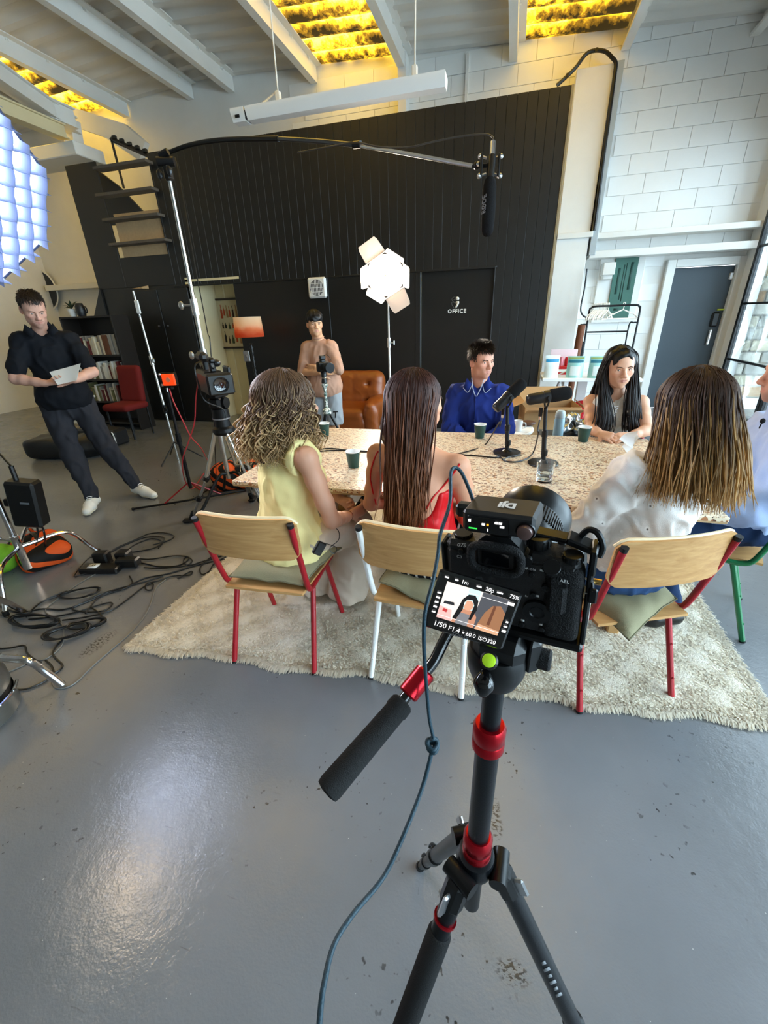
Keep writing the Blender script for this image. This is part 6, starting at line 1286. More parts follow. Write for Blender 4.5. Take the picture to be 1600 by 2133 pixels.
cable('thin_floor_cable','thin grey cable circling the left cable tangle',fl([(200,1195),(165,1215),(130,1240),(95,1270),(110,1285),(128,1300),(133,1320),(128,1345),(100,1370),(70,1378),(40,1390),(5,1405)],.004),.0035,M('grey_thin_cable','#6f6d68',.5))
def coil(label,c,rx,ry,turns,yaw):
    c = oz(*c,.012); P = []
    r_ = np.random.default_rng(int(rx*1e4))
    for k in range(turns*10): a = k*2*PI/10; e = 1+.12*math.sin(k*.7)+.05*r_.normal(); P.append(c+rotz(yaw)@np.array([rx*e*math.cos(a),ry*e*math.sin(a),.004*(k/10)+.004*math.sin(k*1.3)]))
    cable('cable_coil',label,P,.0045,mblk,4)
coil('loose bundle of black cable wound below the power strip',(140,1318),.10,.055,5,.6); coil('black cable coil nearer the power strip, left of the rug',(162,1238),.11,.05,3,.5); coil('black cable coil beside the bundle, nearest the painted floor mark',(178,1302),.09,.04,4,.5); coil('dark heap of cable by the left chrome foot',(70,1295),.14,.05,5,.1)
# ================================================================ people: one continuous skin surface each, with clothes and hair as parts
mskin = vcol('skin','#ffffff',.52,.35,True,0,.12,420,.06)
def unit(v): v = np.array(v,float); return v/np.linalg.norm(v)
def frame(f, up=(0,0,1)):
    """columns right, forward, up"""
    f = unit(f); r = unit(np.cross(f, np.array(up,float))); return np.stack([r, f, np.cross(r,f)],1)
def headframe(yaw, pitch=0, roll=0):
    """yaw: compass angle of the face from +Y towards +X; pitch up; roll to own right"""
    r = math.radians; return rotz(-r(yaw)) @ rotx(r(pitch)) @ roty(r(roll))
def lc3(c): return np.array(lin(c)[:3])
class Person:
    def __init__(s, label, base, skin, sex='f', group=None, w=1.0):
        s.t = thing('person',label,'person',base,group); s.skin = lc3(skin); s.sex = sex; s.w = w; s.fine = []; s.J = {}; s.hands = []; s.lip = lc3('#a8564c' if sex == 'f' else '#b4746a'); s.stub = 0; s.hs = 1.0
    def set(s, **k):
        for a, b in k.items(): s.J[a] = np.array(b, float)
        return s
    def head(s, c, yaw, pitch=0, roll=0, hs=1.0): s.hc = np.array(c,float); s.HR = headframe(yaw,pitch,roll); s.hs = hs; return s
    def hp(s, *p): return s.hc + s.HR@(np.array(p,float)*s.hs)
    def h_ell(s,F,c,r,k=.02,op='+',R=None): F.ell(s.hp(*c),np.array(r)*s.hs,s.HR if R is None else s.HR@R,k,op)
    def h_cap(s,F,a,b,ra,rb=None,k=.01,op='+'): F.cap(s.hp(*a),s.hp(*b),ra*s.hs,(ra if rb is None else rb)*s.hs,k,op)
    def build_head(s,F):
        m = s.sex == 'm'; e = s.h_ell; c = s.h_cap
        e(F,(0,-.018,.040),(.074,.094,.076)); e(F,(0,.022,.040),(.065,.064,.060),.03); e(F,(0,.028,-.022),(.064,.059,.074),.03)
        e(F,(0,.030,-.076),(.054 if m else .045,.047,.036),.025); e(F,(0,.066,-.098),(.021 if m else .017,.017,.015),.022)
        for q in (-1,1):
            e(F,(q*.043,.056,-.018),(.021,.023,.018),.022); e(F,(q*.046,.010,-.066),(.014,.026,.026),.025)
        c(F,(-.034,.078,.022),(.034,.078,.022),.0095 if m else .007,None,.014)
        for q in (-1,1):
            e(F,(q*.032,.094,.003),(.019,.018,.013),.012,'-')                 # socket
            e(F,(q*.032,.0700,.003),(.0175,.0155,.0155),.006)                 # lids
            e(F,(q*.032,.090,.0025),(.0145,.0125,.0062),.002,'-')             # opening between the lids
        c(F,(0,.080,.018),(0,.104,-.024),.0075,.0105,.010); e(F,(0,.106,-.029),(.0125,.0115,.0105),.008)
        for q in (-1,1): e(F,(q*.0125,.096,-.032),(.0075,.010,.008),.006)
        e(F,(0,.074,-.060),(.036,.017,.024),.025)
        for q in (-1,1): c(F,(0,.0905,-.0560),(q*.025,.0815,-.0605),.0046,.0028,.005); c(F,(0,.0895,-.0668),(q*.023,.0805,-.0625),.0056,.0030,.005)
        c(F,(-.026,.0865,-.0615),(0,.0965,-.0612),.0015,None,.003,'-'); c(F,(.026,.0865,-.0615),(0,.0965,-.0612),.0015,None,.003,'-')
        for q in (-1,1):
            e(F,(q*.0745,-.010,-.010),(.010,.020,.031),.008,'+',rotz(q*.35)); e(F,(q*.084,-.004,-.006),(.006,.010,.016),.006,'-',rotz(q*.35))
        nr = .055 if m else .045; F.cap(s.hp(0,-.022,-.055), s.J['neck']+np.array([0,0,.01]), nr*s.hs, nr*1.08, .03)
        pass
    def torso(s,F,inf,k=.04,legs=False,flare=0,arms=None,nk=.5):
        J = s.J; w = s.w; m = s.sex == 'm'
        up = unit(J['chest']-J['pel']); rp = unit(J['hipR']-J['hipL']); Rp = np.stack([rp,unit(np.cross(up,rp)),unit(np.cross(rp,np.cross(up,rp)))],1)
        rc = unit(J['shR']-J['shL']); u2 = unit(J['neck']-J['chest']); fc = unit(np.cross(u2,rc)); Rc = np.stack([rc,fc,unit(np.cross(rc,fc))],1); s.Rc = Rc; s.Rp = Rp
        F.ell(J['pel']+up*.02,np.array([(.150 if m else .165)*w,.118,.115])+inf+flare,Rp,k)
        mid = (J['pel']+J['chest'])/2; F.ell(mid,np.array([(.135 if m else .122)*w,.100,.13])+inf+flare*.4,Rp,k)
        F.ell(J['chest'],np.array([(.150 if m else .132)*w,.110,.155])+inf,Rc,k)
        a = J['shL']+(J['shR']-J['shL'])*.10; b = J['shR']+(J['shL']-J['shR'])*.10
        F.cap(a-u2*.02,b-u2*.02,.055*(1 if m else .92)+inf,None,k); F.cap(J['neck']-u2*.035-fc*.01,a,.048+inf*nk,.042+inf,k); F.cap(J['neck']-u2*.035-fc*.01,b,.048+inf*nk,.042+inf,k)
        if not m:
            for q in (-1,1): F.ell(J['chest']+Rc@np.array([q*.062,.085,.015]),(.055+inf,.05+inf,.055+inf),Rc,.03)
    def arm(s,F,q,inf=0,f0=0,f1=2,k=.02,r=None):
        """f0..f1 along shoulder(0) elbow(1) wrist(2)"""
        J = s.J; a,b,c = J['sh'+q],J['el'+q],J['wr'+q]; m = s.sex == 'm'; r = r or ((.052,.040,.042,.028) if m else (.043,.034,.034,.022))
        def pt(t): return a+(b-a)*t if t <= 1 else b+(c-b)*(t-1)
        def rad(t): return (r[0]+(r[1]-r[0])*t if t <= 1 else r[2]+(r[3]-r[2])*(t-1))+inf
        ts = [f0]+[t for t in (.35,.7,1,1.3,1.7) if f0 < t < f1]+[f1]
        for t0,t1 in zip(ts[:-1],ts[1:]): F.cap(pt(t0),pt(t1),rad(t0),rad(t1),k)
        if f0 == 0: F.ell(a,(r[0]+inf,)*3,None,.03)
    def leg(s,F,q,inf=0,r=None,f1=2,k=.03):
        J = s.J; a,b,c = J['hip'+q],J['kn'+q],J['an'+q]; r = r or ((.085,.058,.058,.038) if s.sex == 'm' else (.082,.056,.054,.034))
        F.cap(a,b,r[0]+inf,r[1]+inf,k)
        if f1 > 1: e = b+(c-b)*(f1-1); F.cap(b,e,r[2]+inf,r[2]+(r[3]-r[2])*(f1-1)+inf,k); F.ell(b+(c-b)*.3+unit(b-a)*-.015,(r[2]*.95+inf,)*2+(.09,),basis(c-b),.03)
    def foot(s,F,q,r=.036,inf=0):
        J = s.J; a = J['an'+q]; t = J['toe'+q]; F.cap(a-[0,0,.02],t*.5+a*.5-[0,0,.012],.034+inf,.036+inf,.02); F.cap(t*.5+a*.5-[0,0,.012],t,.036+inf,.024+inf,.02); F.ell(a-unit((t-a)*[1,1,0])*.03-[0,0,.03],(.032+inf,)*3,None,.02)
    def hand(s,F,q,d,n,curl=(.5,.55,.6,.65),spread=.06,thumb=(.5,.5),sc=1.0):
        """d direction of the fingers, n out of the palm"""
        w = s.J['wr'+q]; d = unit(d); n = unit(np.array(n,float)-d*(np.array(n,float)@d)); lat = np.cross(n,d)*(1 if q == 'R' else -1)  # towards the thumb
        sc = sc*(1.0 if s.sex == 'm' else .9)
        pc = w+d*.05*sc; F.cap(w-d*.005,pc-lat*.012*sc,.024*sc,.020*sc,.012,'+',(n,.62)); F.cap(w+d*.02*sc+lat*.015*sc,w+d*.082*sc+lat*.024*sc,.019*sc,.0155*sc,.012,'+',(n,.75)); F.cap(w+d*.02*sc-lat*.012*sc,w+d*.078*sc-lat*.024*sc,.018*sc,.0145*sc,.012,'+',(n,.75)); F.cap(w+d*.03*sc,w+d*.085*sc,.020*sc,.0155*sc,.012,'+',(n,.7))
        for i,(off,L) in enumerate(((.030,.072),(.010,.080),(-.010,.074),(-.029,.058))):
            a = w+d*(.086-.006*abs(i-1))*sc+lat*off*sc; dd = unit(d+lat*spread*(1.5-i)); cu = curl[i]; P = [a]
            for j,fr in enumerate((.46,.30,.24)):
                ang = cu*(.75,1.0,.7)[j]; dd = unit(dd*math.cos(ang)+n*math.sin(ang)) if j == 0 else unit(dd*math.cos(ang)+unit(n-dd*(n@dd))*math.sin(ang)); P.append(P[-1]+dd*L*fr*sc)
            F.path(P,[.0092*sc,.0084*sc,.0076*sc,.0066*sc],.004)
        a = w+d*.022*sc+lat*.022*sc; dd = unit(d*.55+lat*.75+n*.35*thumb[0]); P = [a]
        for j,L in enumerate((.040,.032,.026)): P.append(P[-1]+dd*L*sc); dd = unit(dd+d*.35+n*thumb[1]*.35)
        F.path(P,[.0135*sc,.0115*sc,.0095*sc,.0078*sc],.008)
        pass
    def field(s,h=.010,pad=.2,fine=True,zr=None,extra=()):
        A = np.array([v for v in s.J.values()]+[s.hc]); lo = A.min(0)-pad; hi = A.max(0)+pad
        if zr: lo[2], hi[2] = zr
        return Field(lo,hi,h,(s.fine if fine else [])+list(extra))
    def skincol(s,V,N_):
        L = ((V-s.hc)@s.HR)/s.hs; col = np.ones((len(V),4),np.float32); base = s.skin[None,:]*(1+.05*waves(V,3,60)[:,None]); 
        def g(c,r): return np.exp(-(((L-np.array(c))/np.array(r))**2).sum(1))
        lips = .8*np.clip(1.5*np.maximum(g((0,.091,-.0565),(.018,.012,.0040)),np.maximum(g((0,.090,-.0665),(.017,.012,.0046)),np.maximum(g((.016,.086,-.061),(.009,.012,.004)),g((-.016,.086,-.061),(.009,.012,.004))))),0,1)
        red = .5*(g((.043,.07,-.022),(.02,.03,.016))+g((-.043,.07,-.022),(.02,.03,.016))+1.2*g((0,.112,-.03),(.012,.02,.012)))+.5*(np.abs(L[:,0])>.073)*(np.abs(L[:,2])<.04)
        base = base*(1-red[:,None]*np.array([.0,.22,.20])); base = base*(1-lips[:,None])+s.lip*lips[:,None]
        if s.stub:
            st = s.stub*np.clip(g((0,.06,-.085),(.06,.06,.034))*1.4+g((0,.1,-.047),(.022,.02,.006)),0,1)*(1-lips); base = base*(1-st[:,None]*np.array([.45,.42,.36]))
        col[:,:3] = base; return col
    def body(s,F,it=1): return sdf_obj('body',F,mskin,s.t,it,None,s.skincol)
    def eyes(s,gaze=(0,1,0),iris='#3b2a1c',brow='#2a1c14',bw=.0032):
        gz = unit(gaze); mw = M('eye_white','#e9e4de',.25,0,.6); mi = M('iris_'+iris[1:],iris,.2); mp = M('pupil','#050505',.15); B = s.HR@basis(gz,(0,0,1))
        for q in (-1,1):
            c = s.hp(q*.032,.0685,.0028); r = .0136*s.hs; g = G(); g.ball(c,r,18,12); e = g.obj('eye',mw,s.t,60)
            g = G(); g.lathe([(.0070*s.hs,r*.860),(.0052*s.hs,r*.975),(.0001,r*1.03)],c,16,axis=B[:,2]); g.obj('iris',mi,e,60); g = G(); g.lathe([(.0030*s.hs,r*1.012),(.0001,r*1.045)],c,12,axis=B[:,2]); g.obj('pupil',mp,e,60)
            P = [s.hp(q*(.032+x),.0826-.35*abs(x+.002)**1.35*2.2,.0025+.0066*math.sqrt(max(0,1-(x/.0150)**2))) for x in np.linspace(-.014,.0145,9)]; g = G(); g.tube(P,[.0005,.0010,.0013,.0014,.0014,.0014,.0013,.0011,.0006],5); g.obj('eyelash',M('lash','#120c0a',.6),s.t,60)
            P = [s.hp(q*x,.0880-.5*max(0,x-.026)**1.5*4.5,z) for x,z in ((.011,.0160),(.021,.0195),(.031,.0215),(.041,.0200),(.049,.0150))]; g = G(); g.tube(spline(P,4),[bw*s.hs*(.75+.5*math.sin(PI*(i+2)/20)) for i in range(17)],6,flat=.55); g.obj('eyebrow',M('brow_'+brow[1:],brow,.8),s.t,60)
    def garment(s,name,F,mt,seed=1,amp=.006,freq=26,it=2,aniso=(1,1,.55),colf=None,label=None):
        o = sdf_obj(name,F,mt,s.t,it,lambda V,n: amp*folds(V,seed,freq*2.4,aniso)+amp*.3*waves(V,seed+5,freq*4.5,7,aniso),colf)
        if label: o['label'] = label
        return o
from mathutils.bvhtree import BVHTree
def stick(o, px, lift):
    """points of the surface of o met along the lines of sight through px"""
    me = o.data; T = BVHTree.FromPolygons([v.co+Vector(ORG[o]) for v in me.vertices],[p.vertices for p in me.polygons]); out = []
    for a in px:
        d = Vector(ray(*a)).normalized(); h = T.ray_cast(Vector((0,0,EYE)), d)
        if h[0] is not None: out.append(np.array(h[0])+np.array(h[1])*lift)
    return out
def tubes_mesh(P,R,seg=5,ref=None,flat=.55):
    """many strands at once: P (n,m,3), R (n,m)"""
    n,m,_ = P.shape; T = np.gradient(P,axis=1); T /= np.linalg.norm(T,axis=2)[...,None]+1e-12
    ref = np.zeros((n,1,3))+[0.31,.77,.1] if ref is None else ref
    U = np.cross(T,ref); U /= np.linalg.norm(U,axis=2)[...,None]+1e-12; V_ = np.cross(T,U); a = np.arange(seg)*2*PI/seg
    v = P[:,:,None,:]+R[:,:,None,None]*(np.cos(a)[None,None,:,None]*U[:,:,None,:]+flat*np.sin(a)[None,None,:,None]*V_[:,:,None,:])
    i = np.arange(n)[:,None,None]*m*seg+np.arange(m-1)[None,:,None]*seg; j = np.arange(seg)[None,None,:]; j2 = (j+1)%seg
    F = np.stack([i+j,i+j2,i+seg+j2,i+seg+j],-1).reshape(-1,4); return v.reshape(-1,3),F,seg
def strands(name,P,R,cols,mt,parent,seg=5,flat=.55,ref=None):
    v,f,sg = tubes_mesh(P,R,seg,ref,flat); c = np.ones((len(v),4),np.float32); c[:,:3] = np.repeat(cols.reshape(-1,3),sg,axis=0)
    return link(name,mesh_np(name,v-ORG[parent],[f],mt,True,None,None,c),parent)
mhair = vcol('hair','#ffffff',.46,.35,True,0,.0)
def long_hair(s,n,root,tip,length,end_c,end_w,front=.95,wave=(.006,3),curl=None,r=.0042,seed=1,part=0.0,jit=.03,mid=.5,m=26,cap=(.083,.102,.083),capc=(0,-.020,.045),streak=None,sw=1.0,gath=1.0,th_lo=-12,lenvar=.12,tipc=None):
    """locks that follow the skull from the parting, then fall. end_c: centre of the tips, end_w: half widths along x,y of the tips
       front: half angle (rad) of the face left free; curl=(radius, turns)"""
    rg = np.random.default_rng(seed); ph = front+(2*PI-2*front)*rg.random(n); ph = np.where(ph>PI,ph-2*PI,ph)   # 0 = face direction
    th0 = np.radians(89-84*rg.random(n)**1.15); t = np.linspace(0,1,m); cap = np.array(cap)*s.hs; cc = s.hp(*capc); 
    L = length*(1-lenvar*rg.random(n)); P = np.zeros((n,m,3)); ts = .30
    prot = 1.0+.06*rg.random(n)
    for k,tt in enumerate(t):
        if tt <= ts:
            u = tt/ts; th = th0+(np.radians(th_lo)-th0)*u; loc = np.stack([cap[0]*np.cos(th)*np.sin(ph)+part*np.sin(th)*(1-u)*.0,cap[1]*np.cos(th)*np.cos(ph),cap[2]*np.sin(th)],1)*prot[:,None]; P[:,k] = cc+loc@s.HR.T
        else:
            u = (tt-ts)/(1-ts); p0 = P[:,int(np.searchsorted(t,ts,'right'))-1]
            a = np.arctan2(p0[:,0]-cc[0],p0[:,1]-cc[1]); e = np.array(end_c)[None,:]+np.stack([end_w[0]*np.sin(a)*sw,end_w[1]*np.cos(a),0*a],1)
            q = p0+(e-p0)*(u**mid); q[:,2] = p0[:,2]-(p0[:,2]-e[:,2]-(length-L))*u; P[:,k] = q
    for _ in range(3): P[:,1:-1] = .25*P[:,:-2]+.5*P[:,1:-1]+.25*P[:,2:]
    lat = rg.normal(0,1,(n,3))*jit; P += lat[:,None,:]*(t**1.5)[None,:,None]*np.array([1,1,.25])
    f1 = rg.random(n)*6.28; fr = wave[1]*(.7+.6*rg.random(n)); amp = wave[0]*np.clip((t-.15)/.85,0,1)**.8
    d1 = rg.normal(0,1,(n,3))*[1,1,.1]; d1 /= np.linalg.norm(d1,axis=1)[:,None]
    P += d1[:,None,:]*(amp[None,:]*np.sin(2*PI*fr[:,None]*t[None,:]+f1[:,None]))[...,None]
    if curl:
        cr,tu = curl; rr = cr*np.clip((t-.04)/.4,0,1)[None,:]*(.55+.9*rg.random(n))[:,None]; an = 2*PI*tu*(.75+.5*rg.random(n))[:,None]*t[None,:]+f1[:,None]; sg = np.where(rg.random(n)<.5,1,-1)[:,None]
        P[:,:,0] += rr*np.cos(an); P[:,:,1] += rr*np.sin(an)*sg; P[:,:,2] += .35*rr*np.sin(an*1.0+1)
    R = r*(.6+.8*rg.random(n))[:,None]*(np.clip(t/.12,.35,1)*np.clip((1-t)/.22,.12,1)**.7)[None,:]
    c0,c1 = lc3(root),lc3(tip); g = (.72+.56*rg.random(n)); mixt = np.clip((t[None,:]-.30-.25*rg.random(n)[:,None])/.55,0,1); C_ = c0[None,None,:]*(1-mixt[...,None])+c1[None,None,:]*mixt[...,None]
    if streak: q = rg.random(n)<streak[1]; k = np.clip((t-.12)/.3,0,1)[None,:,None]; C_ = np.where(q[:,None,None],C_*(1-k*.75)+lc3(streak[0])*k*.75,C_)
    C_ = C_*g[:,None,None]
    ref = P-cc[None,None,:]; ref[...,2] *= .2; ref /= np.linalg.norm(ref,axis=2)[...,None]+1e-9
    strands('hair_locks',P,R,C_,mhair,s.t,4,.55,np.cross(np.gradient(P,axis=1),ref)); return P
def hair_mass(s,prims,color,seed=2,amp=.004,cut=None,h=.006,it=1,cells=None,freq=130):
    """underlying volume of the hair in head space / world space; prims(F)"""
    pts = np.array(cells); F = Field(pts.min(0)-.17,pts.max(0)+.17,h); prims(F); col = lc3(color)
    return sdf_obj('hair',F,mhair,s.t,it,lambda V,n: amp*waves(V,seed,freq,7,(1,1,.25)),lambda V,n: np.concatenate([col[None,:]*(.8+.3*(.5+.5*waves(V,seed+3,freq*1.6,6,(1,1,.12))))[:,None],np.ones((len(V),1))],1))
def short_hair(s,color,n=900,length=.03,seed=3,up=.5,lay=0.0,thick=(.080,.103,.082),front_z=.060,lift=.0,tuft=None,side_z=-.02,r=.0022,fwd=0.0,back_z=-.055):
    """cropped hair: a cap cut along the hairline plus short locks"""
    def prims(F):
        s.h_ell(F,(0,-.016,.046),np.array(thick)-.002,.01)
        if lift: s.h_ell(F,(0,.020,.085+lift*.3),(.058,.066,.042+lift),.03)
        s.h_ell(F,(0,.108,-.02),(.072,.066,.020+front_z),.02,'-'); s.h_ell(F,(0,.06,-.10),(.10,.085,.085),.02,'-')
        for q in (-1,1): s.h_ell(F,(q*.08,.052,-.012),(.03,.042,.045),.012,'-'); s.h_ell(F,(q*.088,-.004,-.016),(.022,.020,.032),.008,'-')
        s.h_ell(F,(0,-.07,-.115),(.09,.09,.055),.015,'-')
    hair_mass(s,prims,color,seed,.002,h=.004,cells=[s.hc],freq=110)
    rg = np.random.default_rng(seed); k = 0; m = 6; u = rg.normal(0,1,(n*6,3)); u /= np.linalg.norm(u,axis=1)[:,None]; th = np.array(thick); p = u*th*.985+np.array([0,-.016,.046])
    keep = (p[:,2] > np.where(p[:,1] > .03, front_z+.018-.0*p[:,1], np.where(np.abs(p[:,0])>.055, np.where(p[:,1]>-.03,side_z+.035,side_z), back_z+.02)))
    p = p[keep][:n]; u = u[keep][:n]; n = len(p); t = np.linspace(0,1,m); top = np.clip((p[:,2]-.06)/.06,0,1)
    fl = np.array([0,.55,-.85])[None,:]*np.ones((n,1)); fl -= u*(fl*u).sum(1)[:,None]; fl /= np.linalg.norm(fl,axis=1)[:,None]+1e-6; d = (1-lay)*(u*.5+np.array([0,fwd,0])+np.stack([0*top,top*.15,up*top-.5*(1-top)],1))+lay*(fl+u*.22)+rg.normal(0,.22,(n,3)); d /= np.linalg.norm(d,axis=1)[:,None]; L = length*(.5+.7*top+.4*rg.random(n))
    if tuft is not None: L = L*(1+tuft*np.clip((p[:,1]+.0)/.08,0,1)*top)
    P = p[:,None,:]+d[:,None,:]*(L[:,None]*t[None,:])[...,None]; P[:,:,2] -= .25*(L[:,None]*t[None,:]**2)*(1-up*top)[:,None]; W = s.hc+(P*s.hs)@s.HR.T
    R = r*(.7+.6*rg.random(n))[:,None]*(1-.8*t**2)[None,:]; C_ = lc3(color)[None,None,:]*(.6+.9*rg.random(n))[:,None,None]*np.ones((1,m,1)); strands('hair_locks',W,R,C_,mhair,s.t,4,.6)
def cloth(name,color,rough=.85,bump=.35,bs=700,var=.1,spec=.15): return M(name,color,rough,0,spec,bump,bs,var)
# ---------------------------------------------------------------- woman with curly hair, yellow top
p = Person('woman with curly hair and a sleeveless yellow top seated with clasped hands',(-.95,1.58,0),'#c99478','f')
p.head((-.862,1.625,1.185),52,-4).set(neck=(-.86,1.595,1.045),chest=(-.905,1.60,.86),pel=(-.945,1.60,.565),hipR=(-.867,1.555,.55),hipL=(-1.023,1.645,.55),knR=(-.715,1.90,.49),knL=(-.90,2.0,.49),anR=(-.775,1.88,.09),anL=(-.99,1.90,.09),toeR=(-.72,2.0,.035),toeL=(-.95,2.03,.035),shR=(-.745,1.475,.995),shL=(-.975,1.715,.985),elR=(-.668,1.50,.715),elL=(-.86,1.87,.73),wrR=(-.665,1.70,.645),wrL=(-.745,1.815,.665))
def base_body(p,h=.011,zr=None,hands=True,hh=.0034):
    p.fine = []; 
    if hands:
        for q in 'LR': p.fine.append((p.J['wr'+q]-.07,p.J['wr'+q]+.10,.0044))
    p.fine.append((p.hc-.12,p.hc+.13,hh)); F = p.field(h,.2,zr=zr); p.build_head(F); return F
def limbs(p,F,inf_leg=-.008,torso=-.012):
    p.torso(F,torso)
    for q in 'LR': p.arm(F,q); p.leg(F,q,inf_leg); p.foot(F,q)
F = base_body(p,hh=.0046); limbs(p,F); p.hand(F,'R',(.55,.75,.12),(-.75,.55,.15),(.5,.7,.7,.6),.05,(.6,.4)); p.hand(F,'L',(.86,-.42,.05),(-.25,-.85,-.1),(.7,.8,.8,.8),.04,(.2,.3)); p.body(F); p.eyes()
my = vcol('yellow_linen','#efdc8c',.8,.15,False,0,.3,500); my = cloth('pale_yellow_linen','#f3e3a0',.85)
def armholes(p,F,r=.062,off=.015):
    for q,o in (('L','R'),('R','L')):
        d = unit(p.J['sh'+q]-p.J['sh'+o]); F.cap(p.J['sh'+q]+d*.014+np.array([0,0,.08]),p.J['sh'+q]+d*.018-np.array([0,0,.055]),.050,.058,.012,'-')
F = p.field(.0085,.2,False,(.40,1.2)); p.torso(F,.016,flare=.012); F.ell(p.J['pel']-[0,0,.045],(.205,.175,.095),p.Rp,.04); armholes(p,F); F.cap(p.J['neck']+[0,0,.0],p.J['neck']+[0,0,.12],.058,.062,.01,'-'); F.cut(p.J['pel']-[0,0,.085],(0,0,-1)); p.garment('sleeveless_top',F,my,3,.009,22)
mt = cloth('beige_linen_trousers','#cbb9a6',.9)
F = p.field(.010,.2,False,(.0,.75)); 
for q in 'LR': F.cap(p.J['hip'+q],p.J['kn'+q],.105,.088,.04); F.cap(p.J['kn'+q],p.J['an'+q]-[0,0,.02],.088,.115,.03)
F.ell(p.J['pel']-[0,0,.02],(.17,.14,.10),p.Rp,.04); F.cut((0,0,.05),(0,0,-1)); p.garment('wide_trousers',F,mt,8,.008,20)
# wrist cord, clip-on transmitter with its lead
g = G(); d = unit(p.J['wrR']-p.J['elR']); B = basis(d); g.tube([p.J['wrR']-d*.02+B@np.array([.024*math.cos(a),.024*math.sin(a),0]) for a in np.linspace(0,2*PI,16)[:-1]],.0018,5,closed=True); g.obj('bracelet',M('brown_cord','#7a3f2f',.7),p.t)
q = od(665,1142,1.80); t = thing('belt_pack','small black clip-on transmitter at the hem of the yellow top','transmitter',q-[0,0,.03]); g = G(); g.box(q,(.045,.02,.06),.005,rotz(.9)@roty(.7)); g.obj('case',mblk,t); g = G(); g.tube(spline([q+[.02,0,.03],od(700,1140,1.85),od(698,1152,1.83),od(690,1150,1.82),od(688,1140,1.82),od(705,1125,1.88),od(706,1108,1.9),od(698,1098,1.9)],5),.0018,5); g.obj('lead',mblk,t)
def curl_prims(F):
    p.h_ell(F,(0,-.02,.040),(.096,.108,.082),.03); p.h_ell(F,(0,.115,-.03),(.055,.06,.10),.02,'-'); F.path([p.hp(0,-.055,.02),p.hp(-.02,-.065,-.10),np.array([-.955,1.565,1.0])],[.072,.078,.07],.05); F.path([p.hp(.05,-.01,0),p.hp(.065,.015,-.10),p.hp(.06,.02,-.17)],[.05,.05,.035],.04); F.path([p.hp(-.06,-.02,0),p.hp(-.085,-.0,-.10),p.hp(-.09,.0,-.18)],[.055,.065,.05],.04)
hair_mass(p,curl_prims,'#3a281b',4,.008,h=.006,cells=[p.hc,p.hc-[.1,.1,.2],p.hc+[.1,.1,0]],freq=120)
p_h1 = long_hair(p,1200,'#573e2c','#b08e62',.26,(-.925,1.59,.95),(.145,.13),.42,(.008,3.0),(.0135,4.0),.0037,11,jit=.026,mid=.8,cap=(.108,.118,.094),capc=(0,-.03,.04),streak=('#c2a172',.25),lenvar=.35,m=32,th_lo=-20)
# ---------------------------------------------------------------- woman with long auburn hair, red strappy top
p = Person('woman with very long auburn hair and a red strappy top, seen from behind',(-.28,1.6,0),'#d79c7c','f')
p.head((-.325,1.635,1.19),44,-2).set(neck=(-.325,1.615,1.035),chest=(-.31,1.62,.845),pel=(-.278,1.595,.565),hipR=(-.19,1.59,.55),hipL=(-.37,1.60,.55),knR=(-.14,2.05,.52),knL=(-.39,2.06,.52),anR=(-.15,2.08,.09),anL=(-.38,2.10,.09),toeR=(-.14,2.22,.035),toeL=(-.39,2.24,.035),shR=(-.155,1.59,.955),shL=(-.50,1.665,.965),elR=(-.10,1.66,.69),elL=(-.575,1.76,.69),wrR=(-.19,1.86,.65),wrL=(-.41,1.93,.65))
F = base_body(p,hh=.0046); limbs(p,F,-.008,0); p.hand(F,'R',(-.3,.9,-.1),(-.3,-.2,-.9)); p.hand(F,'L',(.3,.9,-.1),(.3,-.2,-.9)); p.body(F); p.eyes()
mr = cloth('bright_red_satin','#d3121a',.45,.1,600,.08,.4)
F = p.field(.008,.2,False,(.5,1.1)); p.torso(F,.010); zc = .80
F.cut((0,0,.865),(0,0,1)); F.cut((0,0,.56),(0,0,-1))
c0 = np.array([-.325,1.48,.90]); F.ell(c0,(.125,.12,.17),None,.01,'-'); p.garment('strappy_top',F,mr,4,.005,30)
def surf(p,pts,lift=.0): return pts
pb = [o for o in p.t.children if o.name.startswith('body')][-1]
for pts in (((788,940),(778,962),(772,990),(776,1020),(783,1050),(788,1075)),((958,966),(945,985),(925,1010),(903,1035),(888,1060))):
    P = stick(pb,pts,.002)
    if len(P) > 2: g = G(); g.tube(spline(P,5),.0036,6); g.obj('strap',mr,p.t)
def striped():
    n = N('black_striped_cotton'); w = n.n('TexWave'); w.inputs['Scale'].default_value = 9; w.inputs['Distortion'].default_value = 2.5; w.inputs['Detail'].default_value = 1; n.t.links.new(n.co((1,.25,.25)),w.inputs[0]); n.set(n.ramp(w.outputs['Fac'],[(.80,'#14131a'),(.86,'#d8d2ca')]),.85,0,.1); return n.m
ms = striped(); F = p.field(.010,.2,False,(.0,.75))
for q in 'LR': F.cap(p.J['hip'+q],p.J['kn'+q],.10,.08,.04); F.cap(p.J['kn'+q],p.J['an'+q]+[0,0,.05],.08,.085,.03)
F.ell(p.J['pel']-[0,0,.01],(.185,.15,.11),p.Rp,.04); F.cut((0,0,.62),(0,0,1)); p.garment('striped_trousers',F,ms,9,.007,24)
def aub(F): p.h_ell(F,(0,-.020,.042),(.076,.095,.074),.02); F.path([p.hp(-.0,-.07,.03),p.hp(0,-.085,-.10),np.array([-.33,1.51,.95])],[.060,.062,.045],.03); F.path([p.hp(-.075,-.01,0),p.hp(-.085,.0,-.14),p.hp(-.075,.01,-.22)],[.03,.035,.015],.03)
